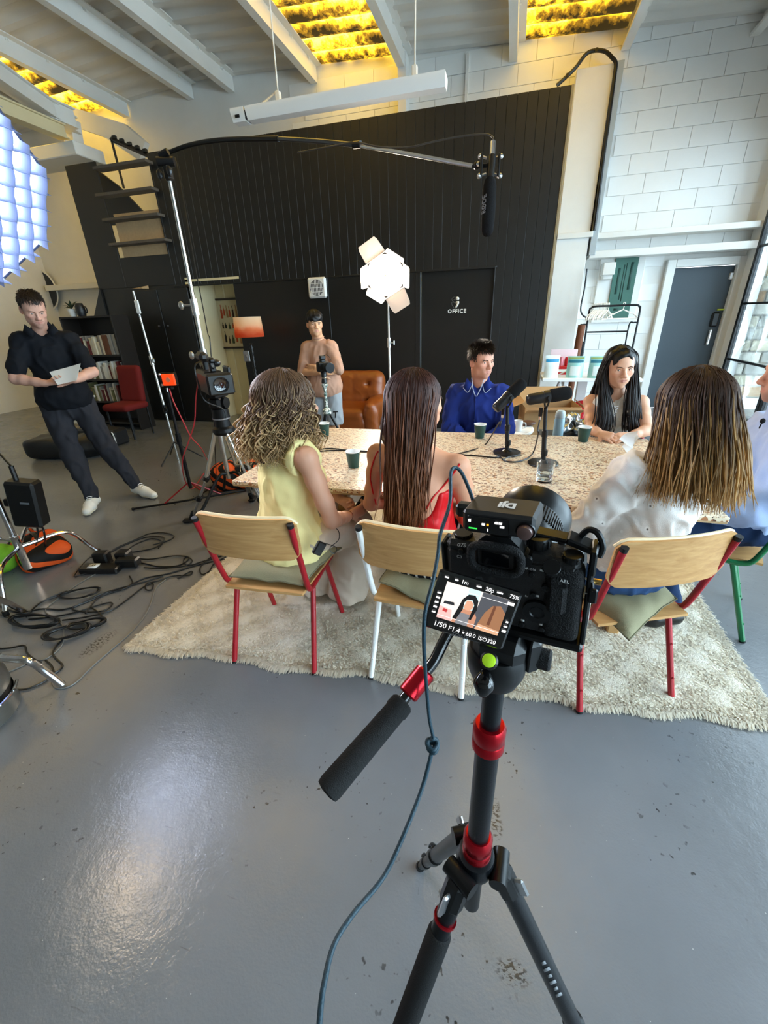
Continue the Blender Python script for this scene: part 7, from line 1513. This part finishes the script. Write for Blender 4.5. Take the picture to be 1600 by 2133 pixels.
hair_mass(p,aub,'#3a1c12',5,.006,h=.006,cells=[p.hc,p.hc-[.05,.15,.45],p.hc+[.05,.05,0]])
long_hair(p,1300,'#3b1d14','#8a5530',.50,(-.335,1.455,.70),(.050,.035),.88,(.012,1.7),None,.0034,21,jit=.016,mid=.62,streak=('#7a4426',.35),lenvar=.22,m=24,cap=(.086,.106,.085))
# ---------------------------------------------------------------- woman with balayage hair, white blouse
p = Person('woman with straight brown to blond hair in a white blouse, seen from behind',(.56,1.72,0),'#c98e72','f')
p.head((.598,1.655,1.188),-22,-3).set(neck=(.615,1.665,1.04),chest=(.60,1.70,.85),pel=(.53,1.665,.565),hipR=(.613,1.70,.55),hipL=(.447,1.63,.55),knR=(.50,2.15,.53),knL=(.33,2.09,.53),anR=(.52,2.18,.09),anL=(.36,2.13,.09),toeR=(.47,2.31,.035),toeL=(.31,2.26,.035),shR=(.765,1.725,.965),shL=(.46,1.605,.965),elR=(.87,1.93,.80),elL=(.335,1.635,.715),wrR=(.80,2.16,.79),wrL=(.33,1.86,.665))
F = base_body(p,hh=.0055); limbs(p,F); p.hand(F,'R',(-.25,.95,.0),(-.2,0,-.97),(.3,.3,.3,.3)); p.hand(F,'L',(-.12,.93,-.3),(0,-.3,-.95),(.25,.25,.3,.3)); p.body(F); p.eyes()
def blouse():
    n = N('white_embroidered_cotton'); co = n.co(); d = n.vor(17,co,rand=.8); eye = n.ramp(d,[(.0,'#5f5b58'),(.055,'#77736f'),(.08,'#f8f6f3'),(.16,'#f9f8f5'),(.2,'#eceae6')]); n.set(n.mix(n.noise(7,3,.6,co),eye,n.mix(.25,eye,'#e4dfdc')),.85,0,.15); n.bump(n.math('ADD',n.noise(260,3,.6,co),n.math('MULTIPLY',n.ramp(d,[(.05,0),(.1,1),(.2,.5)]),.8)),.35,.003); return n.m
mw_ = blouse(); F = p.field(.008,.2,False,(.5,1.2)); p.torso(F,.020,flare=.02); F.ell(p.J['pel']+[0,0,.03],(.175,.145,.10),p.Rp,.05)
for q in 'LR': p.arm(F,q,.022,0,1.15 if q == 'L' else 1.6,.035); 
F.ell(p.J['elL']+[0,-.0,-.01],(.07,.075,.07),None,.04)
F.cap(p.J['neck']+[0,0,.01],p.J['neck']+[0,0,.12],.062,.066,.01,'-'); d = unit(p.J['wrL']-p.J['elL']); F.cut((0,0,.60),(0,0,-1)); p.garment('blouse',F,mw_,13,.010,20)
mj = cloth('blue_denim','#34507a',.85,.4,500,.18); F = p.field(.010,.2,False,(.0,.75))
for q in 'LR': p.leg(F,q,.014,None,1.9)
F.ell(p.J['pel']-[0,0,.01],(.185,.145,.11),p.Rp,.04); F.cut((0,0,.66),(0,0,1)); p.garment('jeans',F,mj,14,.006,26)
F = p.field(.009,.2,False,(-.02,.16))
for q in 'LR': p.foot(F,q,inf=.010)
F.cut((0,0,.004),(0,0,-1)); mbt = M('black_shoe_leather','#141315',.35); p.garment('shoes',F,mbt,2,.001)
def bal(F): p.h_ell(F,(0,-.022,.042),(.076,.095,.074),.02); F.path([p.hp(0,-.06,.02),p.hp(0,-.075,-.10),p.hp(0,-.085,-.18),np.array([.64,1.56,.96])],[.070,.076,.062,.04],.03)
hair_mass(p,bal,'#4a3222',6,.006,h=.006,cells=[p.hc,p.hc-[.12,.15,.3],p.hc+[.12,.05,0]])
long_hair(p,1350,'#40291b','#b9905a',.32,(.635,1.535,.885),(.115,.065),.80,(.009,1.6),None,.0034,31,jit=.022,mid=.7,streak=('#c79a5c',.30),lenvar=.28,m=22,cap=(.091,.112,.088))
# ---------------------------------------------------------------- man at the right edge
p = Person('man in a pale blue shirt and jeans seated at the right frame edge',(1.16,2.25,0),'#cf957b','m'); p.stub = .8
p.head((1.138,2.195,1.232),-82,-4).set(neck=(1.165,2.20,1.065),chest=(1.155,2.22,.85),pel=(1.18,2.26,.565),hipR=(1.19,2.35,.55),hipL=(1.17,2.17,.55),knR=(.79,2.40,.53),knL=(.78,2.15,.53),anR=(.84,2.40,.09),anL=(.90,2.05,.09),toeR=(.70,2.42,.035),toeL=(.76,2.02,.035),shR=(1.20,2.375,.97),shL=(1.14,2.03,.97),elR=(1.12,2.46,.70),elL=(1.08,1.99,.695),wrR=(.92,2.36,.66),wrL=(.88,2.09,.65))
F = base_body(p); limbs(p,F); p.hand(F,'R',(-.9,-.1,-.1),(0,0,-1)); p.hand(F,'L',(-.9,.1,-.1),(0,0,-1)); p.body(F); p.eyes((0,1,-.1))
short_hair(p,'#4a3626',1200,.02,lay=.6)
mls = cloth('pale_blue_cotton','#a9bbe0',.8); F = p.field(.009,.2,False,(.45,1.2)); p.torso(F,.022,flare=.02)
for q in 'LR': p.arm(F,q,.020,0,1.75,.035)
F.cap(p.J['neck']-[0,0,.01],p.J['neck']+[-.01,0,.05],.070,.066,.015); F.cap(p.J['neck']+[0,0,.02],p.J['neck']+[-.02,0,.13],.058,.066,.008,'-'); F.cut(p.J['pel']-[0,0,.02],(0,0,-1)); p.garment('shirt',F,mls,17,.011,18)
mdj = cloth('dark_blue_denim','#1f3252',.85,.4,500,.18); F = p.field(.011,.2,False,(.0,.75))
for q in 'LR': p.leg(F,q,.014,None,1.92)
F.ell(p.J['pel']-[0,0,.0],(.18,.145,.12),p.Rp,.04); F.cut((0,0,.69),(0,0,1)); p.garment('jeans',F,mdj,18,.007,24)
F = p.field(.009,.2,False,(-.02,.16))
for q in 'LR': p.foot(F,q,inf=.010)
F.cut((0,0,.004),(0,0,-1)); p.garment('shoes',F,mbt,2,.001)
q = oy(1589,877,2.02); g = G(); g.ball(q,(.009,.009,.011),12,8); g.cyl(q,q-[.004,0,.03],.0025,seg=6); tag(g.obj('lapel_microphone',mfoam,None,60,q),'tiny black clip-on microphone on the pale blue shirt front','microphone')
# ---------------------------------------------------------------- man in the dark blue shirt across the table
p = Person('man with short dark hair in a royal blue shirt seated across the table',(-.18,3.42,0),'#d79b82','m'); p.stub = .35
p.head((-.190,3.345,1.178),138,-5).set(neck=(-.195,3.40,1.015),chest=(-.19,3.39,.83),pel=(-.18,3.46,.565),hipR=(-.27,3.45,.55),hipL=(-.09,3.45,.55),knR=(-.30,3.06,.52),knL=(-.05,3.05,.52),anR=(-.30,3.10,.09),anL=(-.06,3.08,.09),toeR=(-.31,2.97,.035),toeL=(-.05,2.95,.035),shR=(-.365,3.42,.93),shL=(-.03,3.38,.935),elR=(-.41,3.33,.68),elL=(.03,3.29,.69),wrR=(-.24,3.17,.61),wrL=(-.12,3.15,.62))
F = base_body(p); limbs(p,F); p.hand(F,'R',(.6,-.6,-.3),(.3,.3,-.9)); p.hand(F,'L',(-.6,-.6,-.3),(-.3,.3,-.9)); p.body(F); p.eyes((.35,1,-.05),brow='#1e1610',bw=.0042)
short_hair(p,'#241a14',2800,.025,5,.75,lay=.35,lift=0,tuft=.8,fwd=.30,front_z=.052,r=.0021)
mnb = cloth('royal_blue_cotton','#24357f',.8); F = p.field(.0085,.2,False,(.45,1.2)); p.torso(F,.020,flare=.015)
for q in 'LR': p.arm(F,q,.019,0,1.7,.03)
F.cap(p.J['neck']-[0,0,.015],p.J['neck']+[0,0,.045],.072,.067,.012); F.cap(p.J['neck']+[0,0,.0],p.hp(0,.01,-.08),.060,.066,.006,'-'); fr = p.Rc[:,1]; nk_ = p.J['neck']; F.path([nk_+fr*.05+[0,0,.06],nk_+fr*.085-[0,0,.02],nk_+fr*.10-[0,0,.065]],[.05,.034,.010],.008) if False else None
F.cap(nk_+fr*.07+[0,0,.05],nk_+fr*.10-[0,0,.075],.045,.012,.006,'-'); F.cut((0,0,.52),(0,0,-1)); p.garment('shirt',F,mnb,23,.010,20)
rt_ = p.Rc[:,0]; mcf = M('pale_collar_facing','#b9c2d6',.8)
for s in (-1,1):
    c = nk_+fr*.095+rt_*s*.068+np.array([0,0,-.008]); g = G(); P = [c+rt_*s*.012+[0,0,.052],c-rt_*s*.030-[0,0,-.005],c-rt_*s*.004-[0,0,.05]+fr*.014,c+rt_*s*.036-[0,0,.018]+fr*.004]; g.add(np.vstack([P,np.array(P)-fr*.004]),[(0,1,2,3),(7,6,5,4),(0,4,5,1),(1,5,6,2),(2,6,7,3),(3,7,4,0)]); g.obj('collar_leaf',mnb,p.t,None)
    g = G(); g.tube(spline([P[1],P[2]+fr*.003,P[3]],4),.0022,5); g.obj('collar_edge',mcf,p.t)
    g = G(); g.tube(spline([nk_+fr*.075+rt_*s*.048+[0,0,.045],nk_+fr*.108+rt_*s*.028-[0,0,.03],nk_+fr*.118+rt_*s*.004-[0,0,.085]],4),.0032,5); g.obj('collar_facing',mcf,p.t)
g = G(); g.tube([nk_+fr*.122-[0,0,.085],p.J['chest']+fr*.137-[0,0,.03],p.J['chest']+fr*.130-[0,0,.16]],.010,6,flat=.25); g.obj('placket',mnb,p.t)
for k in range(4): g = G(); b_ = nk_+fr*.127-[0,0,.11+.05*k]; g.lathe([(.0001,.002),(.005,.0015),(.0055,0)],b_+fr*(.006 if k else 0),10,axis=fr); g.obj('button',M('blue_button','#33448c',.4),p.t)
mtr = cloth('dark_trousers','#2a2c33',.9); F = p.field(.012,.2,False,(.0,.75))
for q in 'LR': p.leg(F,q,.014,None,1.92)
F.ell(p.J['pel'],(.175,.14,.11),p.Rp,.04); p.garment('trousers',F,mtr,19,.006)
F = p.field(.011,.2,False,(-.02,.16)); [p.foot(F,q,inf=.010) for q in 'LR']; F.cut((0,0,.004),(0,0,-1)); p.garment('shoes',F,mbt,2,.001)
t = thing('white_stool','low white stool under the man in the royal blue shirt','stool',(-.18,3.46,0)); g = G(); g.lathe([(.001,.43),(.17,.43),(.18,.44),(.18,.455),(.001,.46)],(-.18,3.46,0),28,caps=False); g.obj('seat',mtt,t)
for k in range(4): a = PI/4+k*PI/2; g = G(); g.tube([(-.18+.13*math.cos(a),3.46+.13*math.sin(a),.43),(-.18+.17*math.cos(a),3.46+.17*math.sin(a),0)],.014,8); g.obj('leg',mtt,t)
# ---------------------------------------------------------------- dark haired woman
p = Person('dark haired woman in a sleeveless white lace-up top leaning on the table',(.74,3.3,0),'#d3a184','f'); p.lip = lc3('#96504a')
p.head((.683,3.10,1.155),172,-4,2).set(neck=(.70,3.155,1.005),chest=(.72,3.18,.83),pel=(.74,3.34,.565),hipR=(.65,3.33,.55),hipL=(.83,3.33,.55),knR=(.62,2.96,.52),knL=(.86,2.95,.52),anR=(.63,3.0,.09),anL=(.85,2.98,.09),toeR=(.61,2.87,.035),toeL=(.86,2.85,.035),shR=(.565,3.185,.925),shL=(.855,3.125,.935),elR=(.565,3.01,.785),elL=(.875,2.955,.80),wrR=(.595,2.885,.785),wrL=(.765,2.86,.785))
F = base_body(p); limbs(p,F,-.008,-.004); p.hand(F,'R',(.62,-.72,-.03),(.35,.2,-.55),(.45,.5,.5,.5)); p.hand(F,'L',(-.80,-.45,-.0),(-.3,.25,-.6),(.5,.6,.6,.6)); p.body(F); p.eyes((.42,1,.05),'#2c1d14','#17100d',.0034)
mwt = cloth('ivory_top','#f4f0e9',.8); F = p.field(.0075,.2,False,(.5,1.15)); p.torso(F,.012,flare=.01); armholes(p,F,.06); fr = p.Rc[:,1]; nk_ = p.J['neck']; F.cap(nk_,nk_+[0,0,.12],.060,.066,.01,'-'); F.cap(nk_+fr*.06+[0,0,.05],nk_+fr*.115-[0,0,.09],.060,.022,.01,'-'); F.cut((0,0,.55),(0,0,-1)); p.garment('lace_up_top',F,mwt,27,.005,26)
for k in range(4):
    c = nk_+fr*(.128+.006*k)-np.array([0,0,.055+.022*k]); w = p.Rc[:,0]*(.030-.006*k)
    for s in (-1,1): g = G(); g.tube([c+w*s,c+fr*.004,c-w*s-np.array([0,0,.016])],.0022,5); g.obj('lacing',mwhitec,p.t)
for s in (-1,1):
    for k in range(3): g = G(); g.lathe([(.0018,.001),(.0038,.0015),(.0042,0)],nk_+fr*(.140+.004*k)+p.Rc[:,0]*s*.022-np.array([0,0,.12+.028*k]),10,axis=fr); g.obj('eyelet',msil,p.t)
F = p.field(.012,.2,False,(.0,.75)); [p.leg(F,q,.012,None,1.92) for q in 'LR']; F.ell(p.J['pel'],(.18,.14,.11),p.Rp,.04); p.garment('trousers',F,mtr,19,.006)
F = p.field(.011,.2,False,(-.02,.16)); [p.foot(F,q,inf=.010) for q in 'LR']; F.cut((0,0,.004),(0,0,-1)); p.garment('shoes',F,mbt,2,.001)
g = G(); q = p.hp(.082,-.004,-.045); g.tube([q+p.HR@np.array([0,.010*math.cos(a),.010*math.sin(a)-.008]) for a in np.linspace(0,2*PI,14)[:-1]],.0014,5,closed=True); g.obj('earring',mgold,p.t)
def blk(F):
    p.h_ell(F,(0,-.016,.048),(.083,.108,.086),.01); p.h_ell(F,(0,.105,-.012),(.060,.075,.100),.012,'-')
    F.path([p.hp(0,-.07,.0),p.hp(0,-.08,-.16),p.hp(0,-.09,-.25)],[.07,.075,.05],.03)
    for s,dx in ((-1,-.035),(1,.03)): F.path([p.hp(s*.075,-.005,.03),p.hp(s*.082,.0,-.07),p.hp(s*.085,.055,-.17),p.hp(s*.070,.115,-.26),p.hp(s*.062+dx,.135,-.36)],[.012,.016,.022,.022,.010],.02)
hair_mass(p,blk,'#0d0a0a',7,.004,h=.005,cells=[p.hc,p.hc-[.1,.2,.42],p.hc+[.1,.1,.0]])
def front_locks(p,n,root,tip,seed,sides,r=.0045,jit=.012,wave=.006):
    rg = np.random.default_rng(seed); m = 28; t = np.linspace(0,1,m); out = []
    for i in range(n):
        s = rg.choice([-1,1]); K = sides(s); a0 = .004+.05*rg.random(); K = [np.array(k,float) for k in K]; K[0] = np.array([s*a0*.6, .055-1.2*a0*.8, .128-.12*a0]); K[1] = np.array([s*(.05+.02*rg.random()),.035-.06*rg.random(),.085]); o = rg.normal(0,1,3)*np.array([jit,jit,0])
        Q = spline([p.hp(*(k+o*(j/len(K))*1.6)) for j,k in enumerate(K)],8); idx = np.linspace(0,len(Q)-1,m); Q = np.stack([np.interp(idx,np.arange(len(Q)),Q[:,a]) for a in range(3)],1); Q = Q+np.array([1,.3,0])*(wave*t**1.5*np.sin(9*t+rg.random()*6))[:,None]; out.append(Q)
    P = np.array(out); R = r*(.6+.8*rg.random(n))[:,None]*(np.clip(t/.08,.3,1)*np.clip((1-t)/.2,.12,1)**.7)[None,:]; c0,c1 = lc3(root),lc3(tip); C_ = (c0*(1-t[:,None])+c1*t[:,None])[None]*(.6+.8*rg.random(n))[:,None,None]
    strands('front_locks',P,R,C_,mhair,p.t)
front_locks(p,560,'#0e0a09','#1d1412',41,lambda s:[(0,0,0),(0,0,0),(s*.086,.008,-.02),(s*.088,.035,-.12),(s*.083,.085,-.21),(s*.070+(-.02 if s<0 else .01),.125,-.31),(s*.066+(-.05 if s<0 else .035),.140,-.41)],.0031,.017,.009)
long_hair(p,260,'#0d0a09','#171110',.34,(.705,3.25,.86),(.13,.05),1.15,(.006,1.5),None,.005,42,jit=.015,m=28,cap=(.085,.105,.088))
chair('red framed school chair behind the table under the dark haired woman',.84,3.38,PI,mred)
# ---------------------------------------------------------------- young man standing at the back
p = Person('young man in a tan t-shirt and grey shorts standing with folded arms',(-1.93,4.44,0),'#d8a57f','m',w=.86)
p.head((-1.952,4.40,1.450),146,-3,hs=.97).set(neck=(-1.945,4.44,1.295),chest=(-1.94,4.45,1.10),pel=(-1.925,4.46,.83),hipR=(-2.01,4.46,.80),hipL=(-1.84,4.46,.80),knR=(-2.03,4.44,.46),knL=(-1.83,4.42,.46),anR=(-2.04,4.47,.09),anL=(-1.84,4.45,.09),toeR=(-2.06,4.33,.035),toeL=(-1.82,4.31,.035),shR=(-2.075,4.44,1.215),shL=(-1.81,4.44,1.22),elR=(-2.115,4.34,.985),elL=(-1.70,4.34,1.00),wrR=(-1.88,4.265,.995),wrL=(-1.93,4.28,1.035))
F = base_body(p); limbs(p,F); p.hand(F,'R',(.95,.1,.05),(.0,.9,.1),(.3,.3,.3,.3)); p.hand(F,'L',(-.95,.15,-.05),(0,.9,0),(.3,.3,.3,.3)); p.body(F); p.eyes((.1,1,0),'#20150f','#15100d',.0032)
def fringe(F):
    p.h_ell(F,(0,-.018,.052),(.086,.104,.086),.01); p.h_ell(F,(0,.045,.062),(.076,.052,.048),.02); p.h_ell(F,(0,.11,-.040),(.070,.07,.070),.012,'-'); p.h_ell(F,(0,.05,-.11),(.1,.085,.085),.02,'-')
    for s in (-1,1): p.h_ell(F,(s*.09,.012,-.03),(.024,.034,.04),.008,'-')
    p.h_ell(F,(0,-.07,-.115),(.09,.09,.05),.015,'-')
hair_mass(p,fringe,'#0f0c0c',9,.004,h=.0045,cells=[p.hc]); 
rg = np.random.default_rng(5); n = 260; a = rg.uniform(-1.35,1.35,n); t = np.linspace(0,1,9); P = np.zeros((n,9,3))
for k,tt in enumerate(t): th = np.radians(80-58*tt)-.1*rg.random(n)*tt; P[:,k] = p.hc+(np.stack([.095*np.sin(a)*np.cos(th),-.012+.116*np.cos(a)*np.cos(th),.052+.091*np.sin(th)],1)*p.hs)@p.HR.T
strands('fringe_locks',P,.0032*(1-.75*t**2)[None,:]*np.ones((n,1)),lc3('#120e0d')[None,None,:]*(.6+rg.random(n))[:,None,None]*np.ones((1,9,1)),mhair,p.t,4,.5)
mtan = cloth('tan_jersey','#b98f78',.9); F = p.field(.009,.2,False,(.6,1.5)); p.torso(F,.022,flare=.03)
for q in 'LR': p.arm(F,q,.016,0,.97,.03)
F.ell(p.J['pel']+[0,0,-.02],(.195,.165,.16),p.Rp,.05); F.ell(p.J['pel']+[0,0,.12],(.175,.14,.14),p.Rp,.05); F.cap(p.J['neck']+[0,0,.02],p.J['neck']+[0,0,.14],.056,.062,.008,'-'); F.cut((0,0,.725),(0,0,-1)); p.garment('t_shirt',F,mtan,31,.005,20)
g = G(); g.tube([p.J['neck']+np.array([.060*math.cos(a),.060*math.sin(a)-.004,.026+.012*math.sin(a)]) for a in np.linspace(0,2*PI,24)[:-1]],.006,6,closed=True); g.obj('neckband',mtan,p.t)
msh = cloth('grey_marl_jersey','#9ba0a4',.9); F = p.field(.010,.2,False,(.3,.95))
for q in 'LR': F.cap(p.J['hip'+q],p.J['kn'+q]-[0,0,.03],.100,.104,.03)
F.ell(p.J['pel']-[0,0,.03],(.16,.125,.10),p.Rp,.04); F.cut((0,0,.415),(0,0,-1)); F.cut((0,0,.88),(0,0,1)); p.garment('shorts',F,msh,33,.007,20)
text_obj('lettering','T',.10,M('dark_print','#2a2c30',.8),np.array([[.93,.1,.35],[.0,.0,-1.],[.1,1,0]],float),p.J['knL']+np.array([.062,-.105,.08]),p.t,.001,bold=.003)
F = p.field(.010,.2,False,(-.02,.16)); [p.foot(F,q,inf=.012) for q in 'LR']; F.cut((0,0,.004),(0,0,-1)); mws = M('white_trainer','#e4e0d6',.6,0,.3,.05,200); p.garment('trainers',F,mws,2,.001)
# still camera in front of him on its tripod
VB2 = oy(676,800,4.05); VB2[2] = 0; cz = 1.10; ccen = oy(672,752,4.05); t = thing('small_tripod','slim tripod with a mottled white column in front of the young man','tripod',VB2)
mmot = N('mottled_white_green'); mmot.set(mmot.ramp(mmot.noise(60,2),[(.45,'#e9ece6'),(.52,'#4f6a5e')]),.4); mmot = mmot.m; hub_ = VB2+[0,0,.60]
g = G(); g.lathe([(.02,.0),(.045,.01),(.045,.05),(.02,.07),(.012,.09),(.016,.14),(.011,.16),(.017,.21),(.011,.23),(.02,.27),(.03,.285),(.035,.30),(.02,.31)],hub_,14); g.obj('column',mmot,t,50)
g = G(); g.lathe([(.02,.31),(.03,.32),(.022,.36),(.03,.40),(.02,.42)],hub_,14); g.obj('head',mblk,t,40); g = G(); g.lathe([(.022,.36),(.026,.365),(.022,.37)],hub_,14); g.obj('head_ring',msil,t)
for a in (.5,2.6,4.7): d = np.array([math.cos(a),math.sin(a),0]); g = G(); g.tube([hub_+d*.03,hub_+d*.30-[0,0,.585]],.013,8); lg = g.obj('leg',mblkm,t); g = G(); g.cyl(hub_+d*.165-[0,0,.29],hub_+d*.185-[0,0,.33],.019,seg=8); g.obj('leg_lock',msil,lg)
c = hub_+[0,0,.47]; RV = frame((.72,-.69,0)); t = thing('still_camera','black camera with a large lens on the slim tripod in front of the young man','camera',c-[0,0,.05]); g = G(); g.box(c,(.125,.06,.095),.012,RV); g.box(c+[0,0,.055],(.05,.05,.03),.008,RV); g.box(c+RV@np.array([.0,0,.085]),(.055,.05,.035),.006,RV); g.obj('body',mblk,t,35); g = G(); g.lathe([(.032,.03),(.036,.05),(.036,.10),(.045,.115),(.048,.17),(.046,.172)],c,24,axis=RV[:,1]); g.obj('lens',mcs,t,35); g = G(); g.lathe([(.001,.160),(.030,.163),(.046,.172)],c,24,axis=RV[:,1],caps=False); g.obj('lens_glass',M('coated_glass','#0a0c12',.05),t,60); g = G(); g.cyl(c-[0,0,.06],c-[0,0,.045],.03,seg=14); g.obj('plate',mblkm,t)
g = G(); g.tube(spline([c+[.02,0,.10],c+[.06,-.03,.11],c+[.10,-.05,.09],c+[.11,-.06,.06]],4),.003,5); g.obj('lead',mblk,t)
# ---------------------------------------------------------------- man reading at the left
p = Person('man in a black polo shirt standing at the left reading a sheet',(-3.5,2.75,0),'#c99a86','m'); p.stub = .3
p.head((-3.56,2.765,1.635),118,-26).set(neck=(-3.60,2.81,1.485),chest=(-3.61,2.81,1.26),pel=(-3.60,2.81,.94),hipR=(-3.665,2.745,.91),hipL=(-3.535,2.875,.91),knR=(-3.60,2.70,.50),knL=(-3.42,2.90,.50),anR=(-3.515,2.68,.095),anL=(-3.345,3.01,.095),toeR=(-3.44,2.53,.035),toeL=(-3.13,2.97,.035),shR=(-3.715,2.695,1.405),shL=(-3.485,2.925,1.405),elR=(-3.68,2.53,1.15),elL=(-3.30,2.88,1.16),wrR=(-3.46,2.58,1.11),wrL=(-3.30,2.70,1.12))
F = base_body(p); limbs(p,F); p.hand(F,'R',(.72,.42,.05),(.25,-.2,.8),(.5,.5,.5,.5),.05,(.2,.1)); p.hand(F,'L',(-.05,-.85,.0),(-.5,-.1,.8),(.5,.5,.5,.5),.05,(.2,.1)); p.body(F); p.eyes((0,1,-.45),brow='#2a1d15',bw=.0040)
short_hair(p,'#2b1f18',2000,.022,8,.3,lay=.75,lift=0,front_z=.056)
mpo = cloth('black_pique','#15171c',.85,.5,500); F = p.field(.010,.2,False,(.8,1.65)); p.torso(F,.020,flare=.03)
for q in 'LR': p.arm(F,q,.012,0,.84,.035)
F.ell(p.J['pel']+[0,0,.06],(.185,.15,.14),p.Rp,.05); F.cap(p.J['neck']-[0,0,.02],p.J['neck']+[0,0,.03],.078,.072,.012); F.cap(p.J['neck'],p.hp(0,.0,-.09),.060,.066,.008,'-'); fr = p.Rc[:,1]; F.cap(p.J['neck']+fr*.07+[0,0,.03],p.J['neck']+fr*.135-[0,0,.11],.054,.016,.008,'-'); F.cut((0,0,.875),(0,0,-1)); p.garment('polo_shirt',F,mpo,37,.008,18)
for s in (-1,1):
    rt_ = p.Rc[:,0]; nk_ = p.J['neck']; c = nk_+fr*.10+rt_*s*.07; P = [c+rt_*s*.02-fr*.03+[0,0,.05],c-rt_*s*.03+[0,0,.0],c-rt_*s*.01-[0,0,.045]+fr*.012,c+rt_*s*.045-[0,0,.005]-fr*.01]; g = G(); g.add(np.vstack([P,np.array(P)-fr*.005]),[(0,1,2,3),(7,6,5,4),(0,4,5,1),(1,5,6,2),(2,6,7,3),(3,7,4,0)]); g.obj('collar_leaf',mpo,p.t,None)
mcj = cloth('charcoal_denim','#303035',.9,.45,400,.25); F = p.field(.010,.2,False,(.0,1.05))
for q in 'LR': p.leg(F,q,.020,None,1.93)
F.ell(p.J['pel']-[0,0,.03],(.175,.135,.12),p.Rp,.04); F.cut((0,0,.09),(0,0,-1)); p.garment('jeans',F,mcj,38,.012,17)
for q in 'LR':
    F = p.field(.007,.2,False,(-.02,.2)); p.foot(F,q,inf=.012); F.cut((0,0,.022),(0,0,-1)); F.cut((0,0,.115),(0,0,1)); sh_ = p.garment('shoe',F,mws,2,.001)
    F = p.field(.007,.2,False,(-.02,.2)); p.foot(F,q,inf=.016); F.cut((0,0,.026),(0,0,1)); F.cut((0,0,.003),(0,0,-1)); o = sdf_obj('sole',F,M('cream_sole','#d6cdb8',.7),sh_,1)
    a_ = p.J['an'+q]; t_ = p.J['toe'+q]; d = unit((t_-a_)*[1,1,0]); s_ = np.cross(d,[0,0,1])
    for k in range(4): c = a_+(t_-a_)*(.30+.11*k)+np.array([0,0,.032+.004*(3-k)]); g = G(); g.tube([c-s_*.024,c+[0,0,.010],c+s_*.024],.003,5); g.obj('lace',mpaper,sh_)
A,B_,Cc,D_ = oy(103,775,2.60),oy(168,757,2.66),oy(160,792,2.58),oy(120,802,2.54); t = thing('paper_sheet','sheet of printed paper in the hands of the man reading at the left','paper',(A+Cc)/2); P = np.array([[A*(1-u)*(1-v)+B_*u*(1-v)+Cc*u*v+D_*(1-u)*v+np.array([0,.012*math.sin(PI*u),0]) for v in np.linspace(0,1,5)] for u in np.linspace(0,1,6)]); g = G(); g.grid(P,.0008); g.obj('sheet',mpaper,t,60)
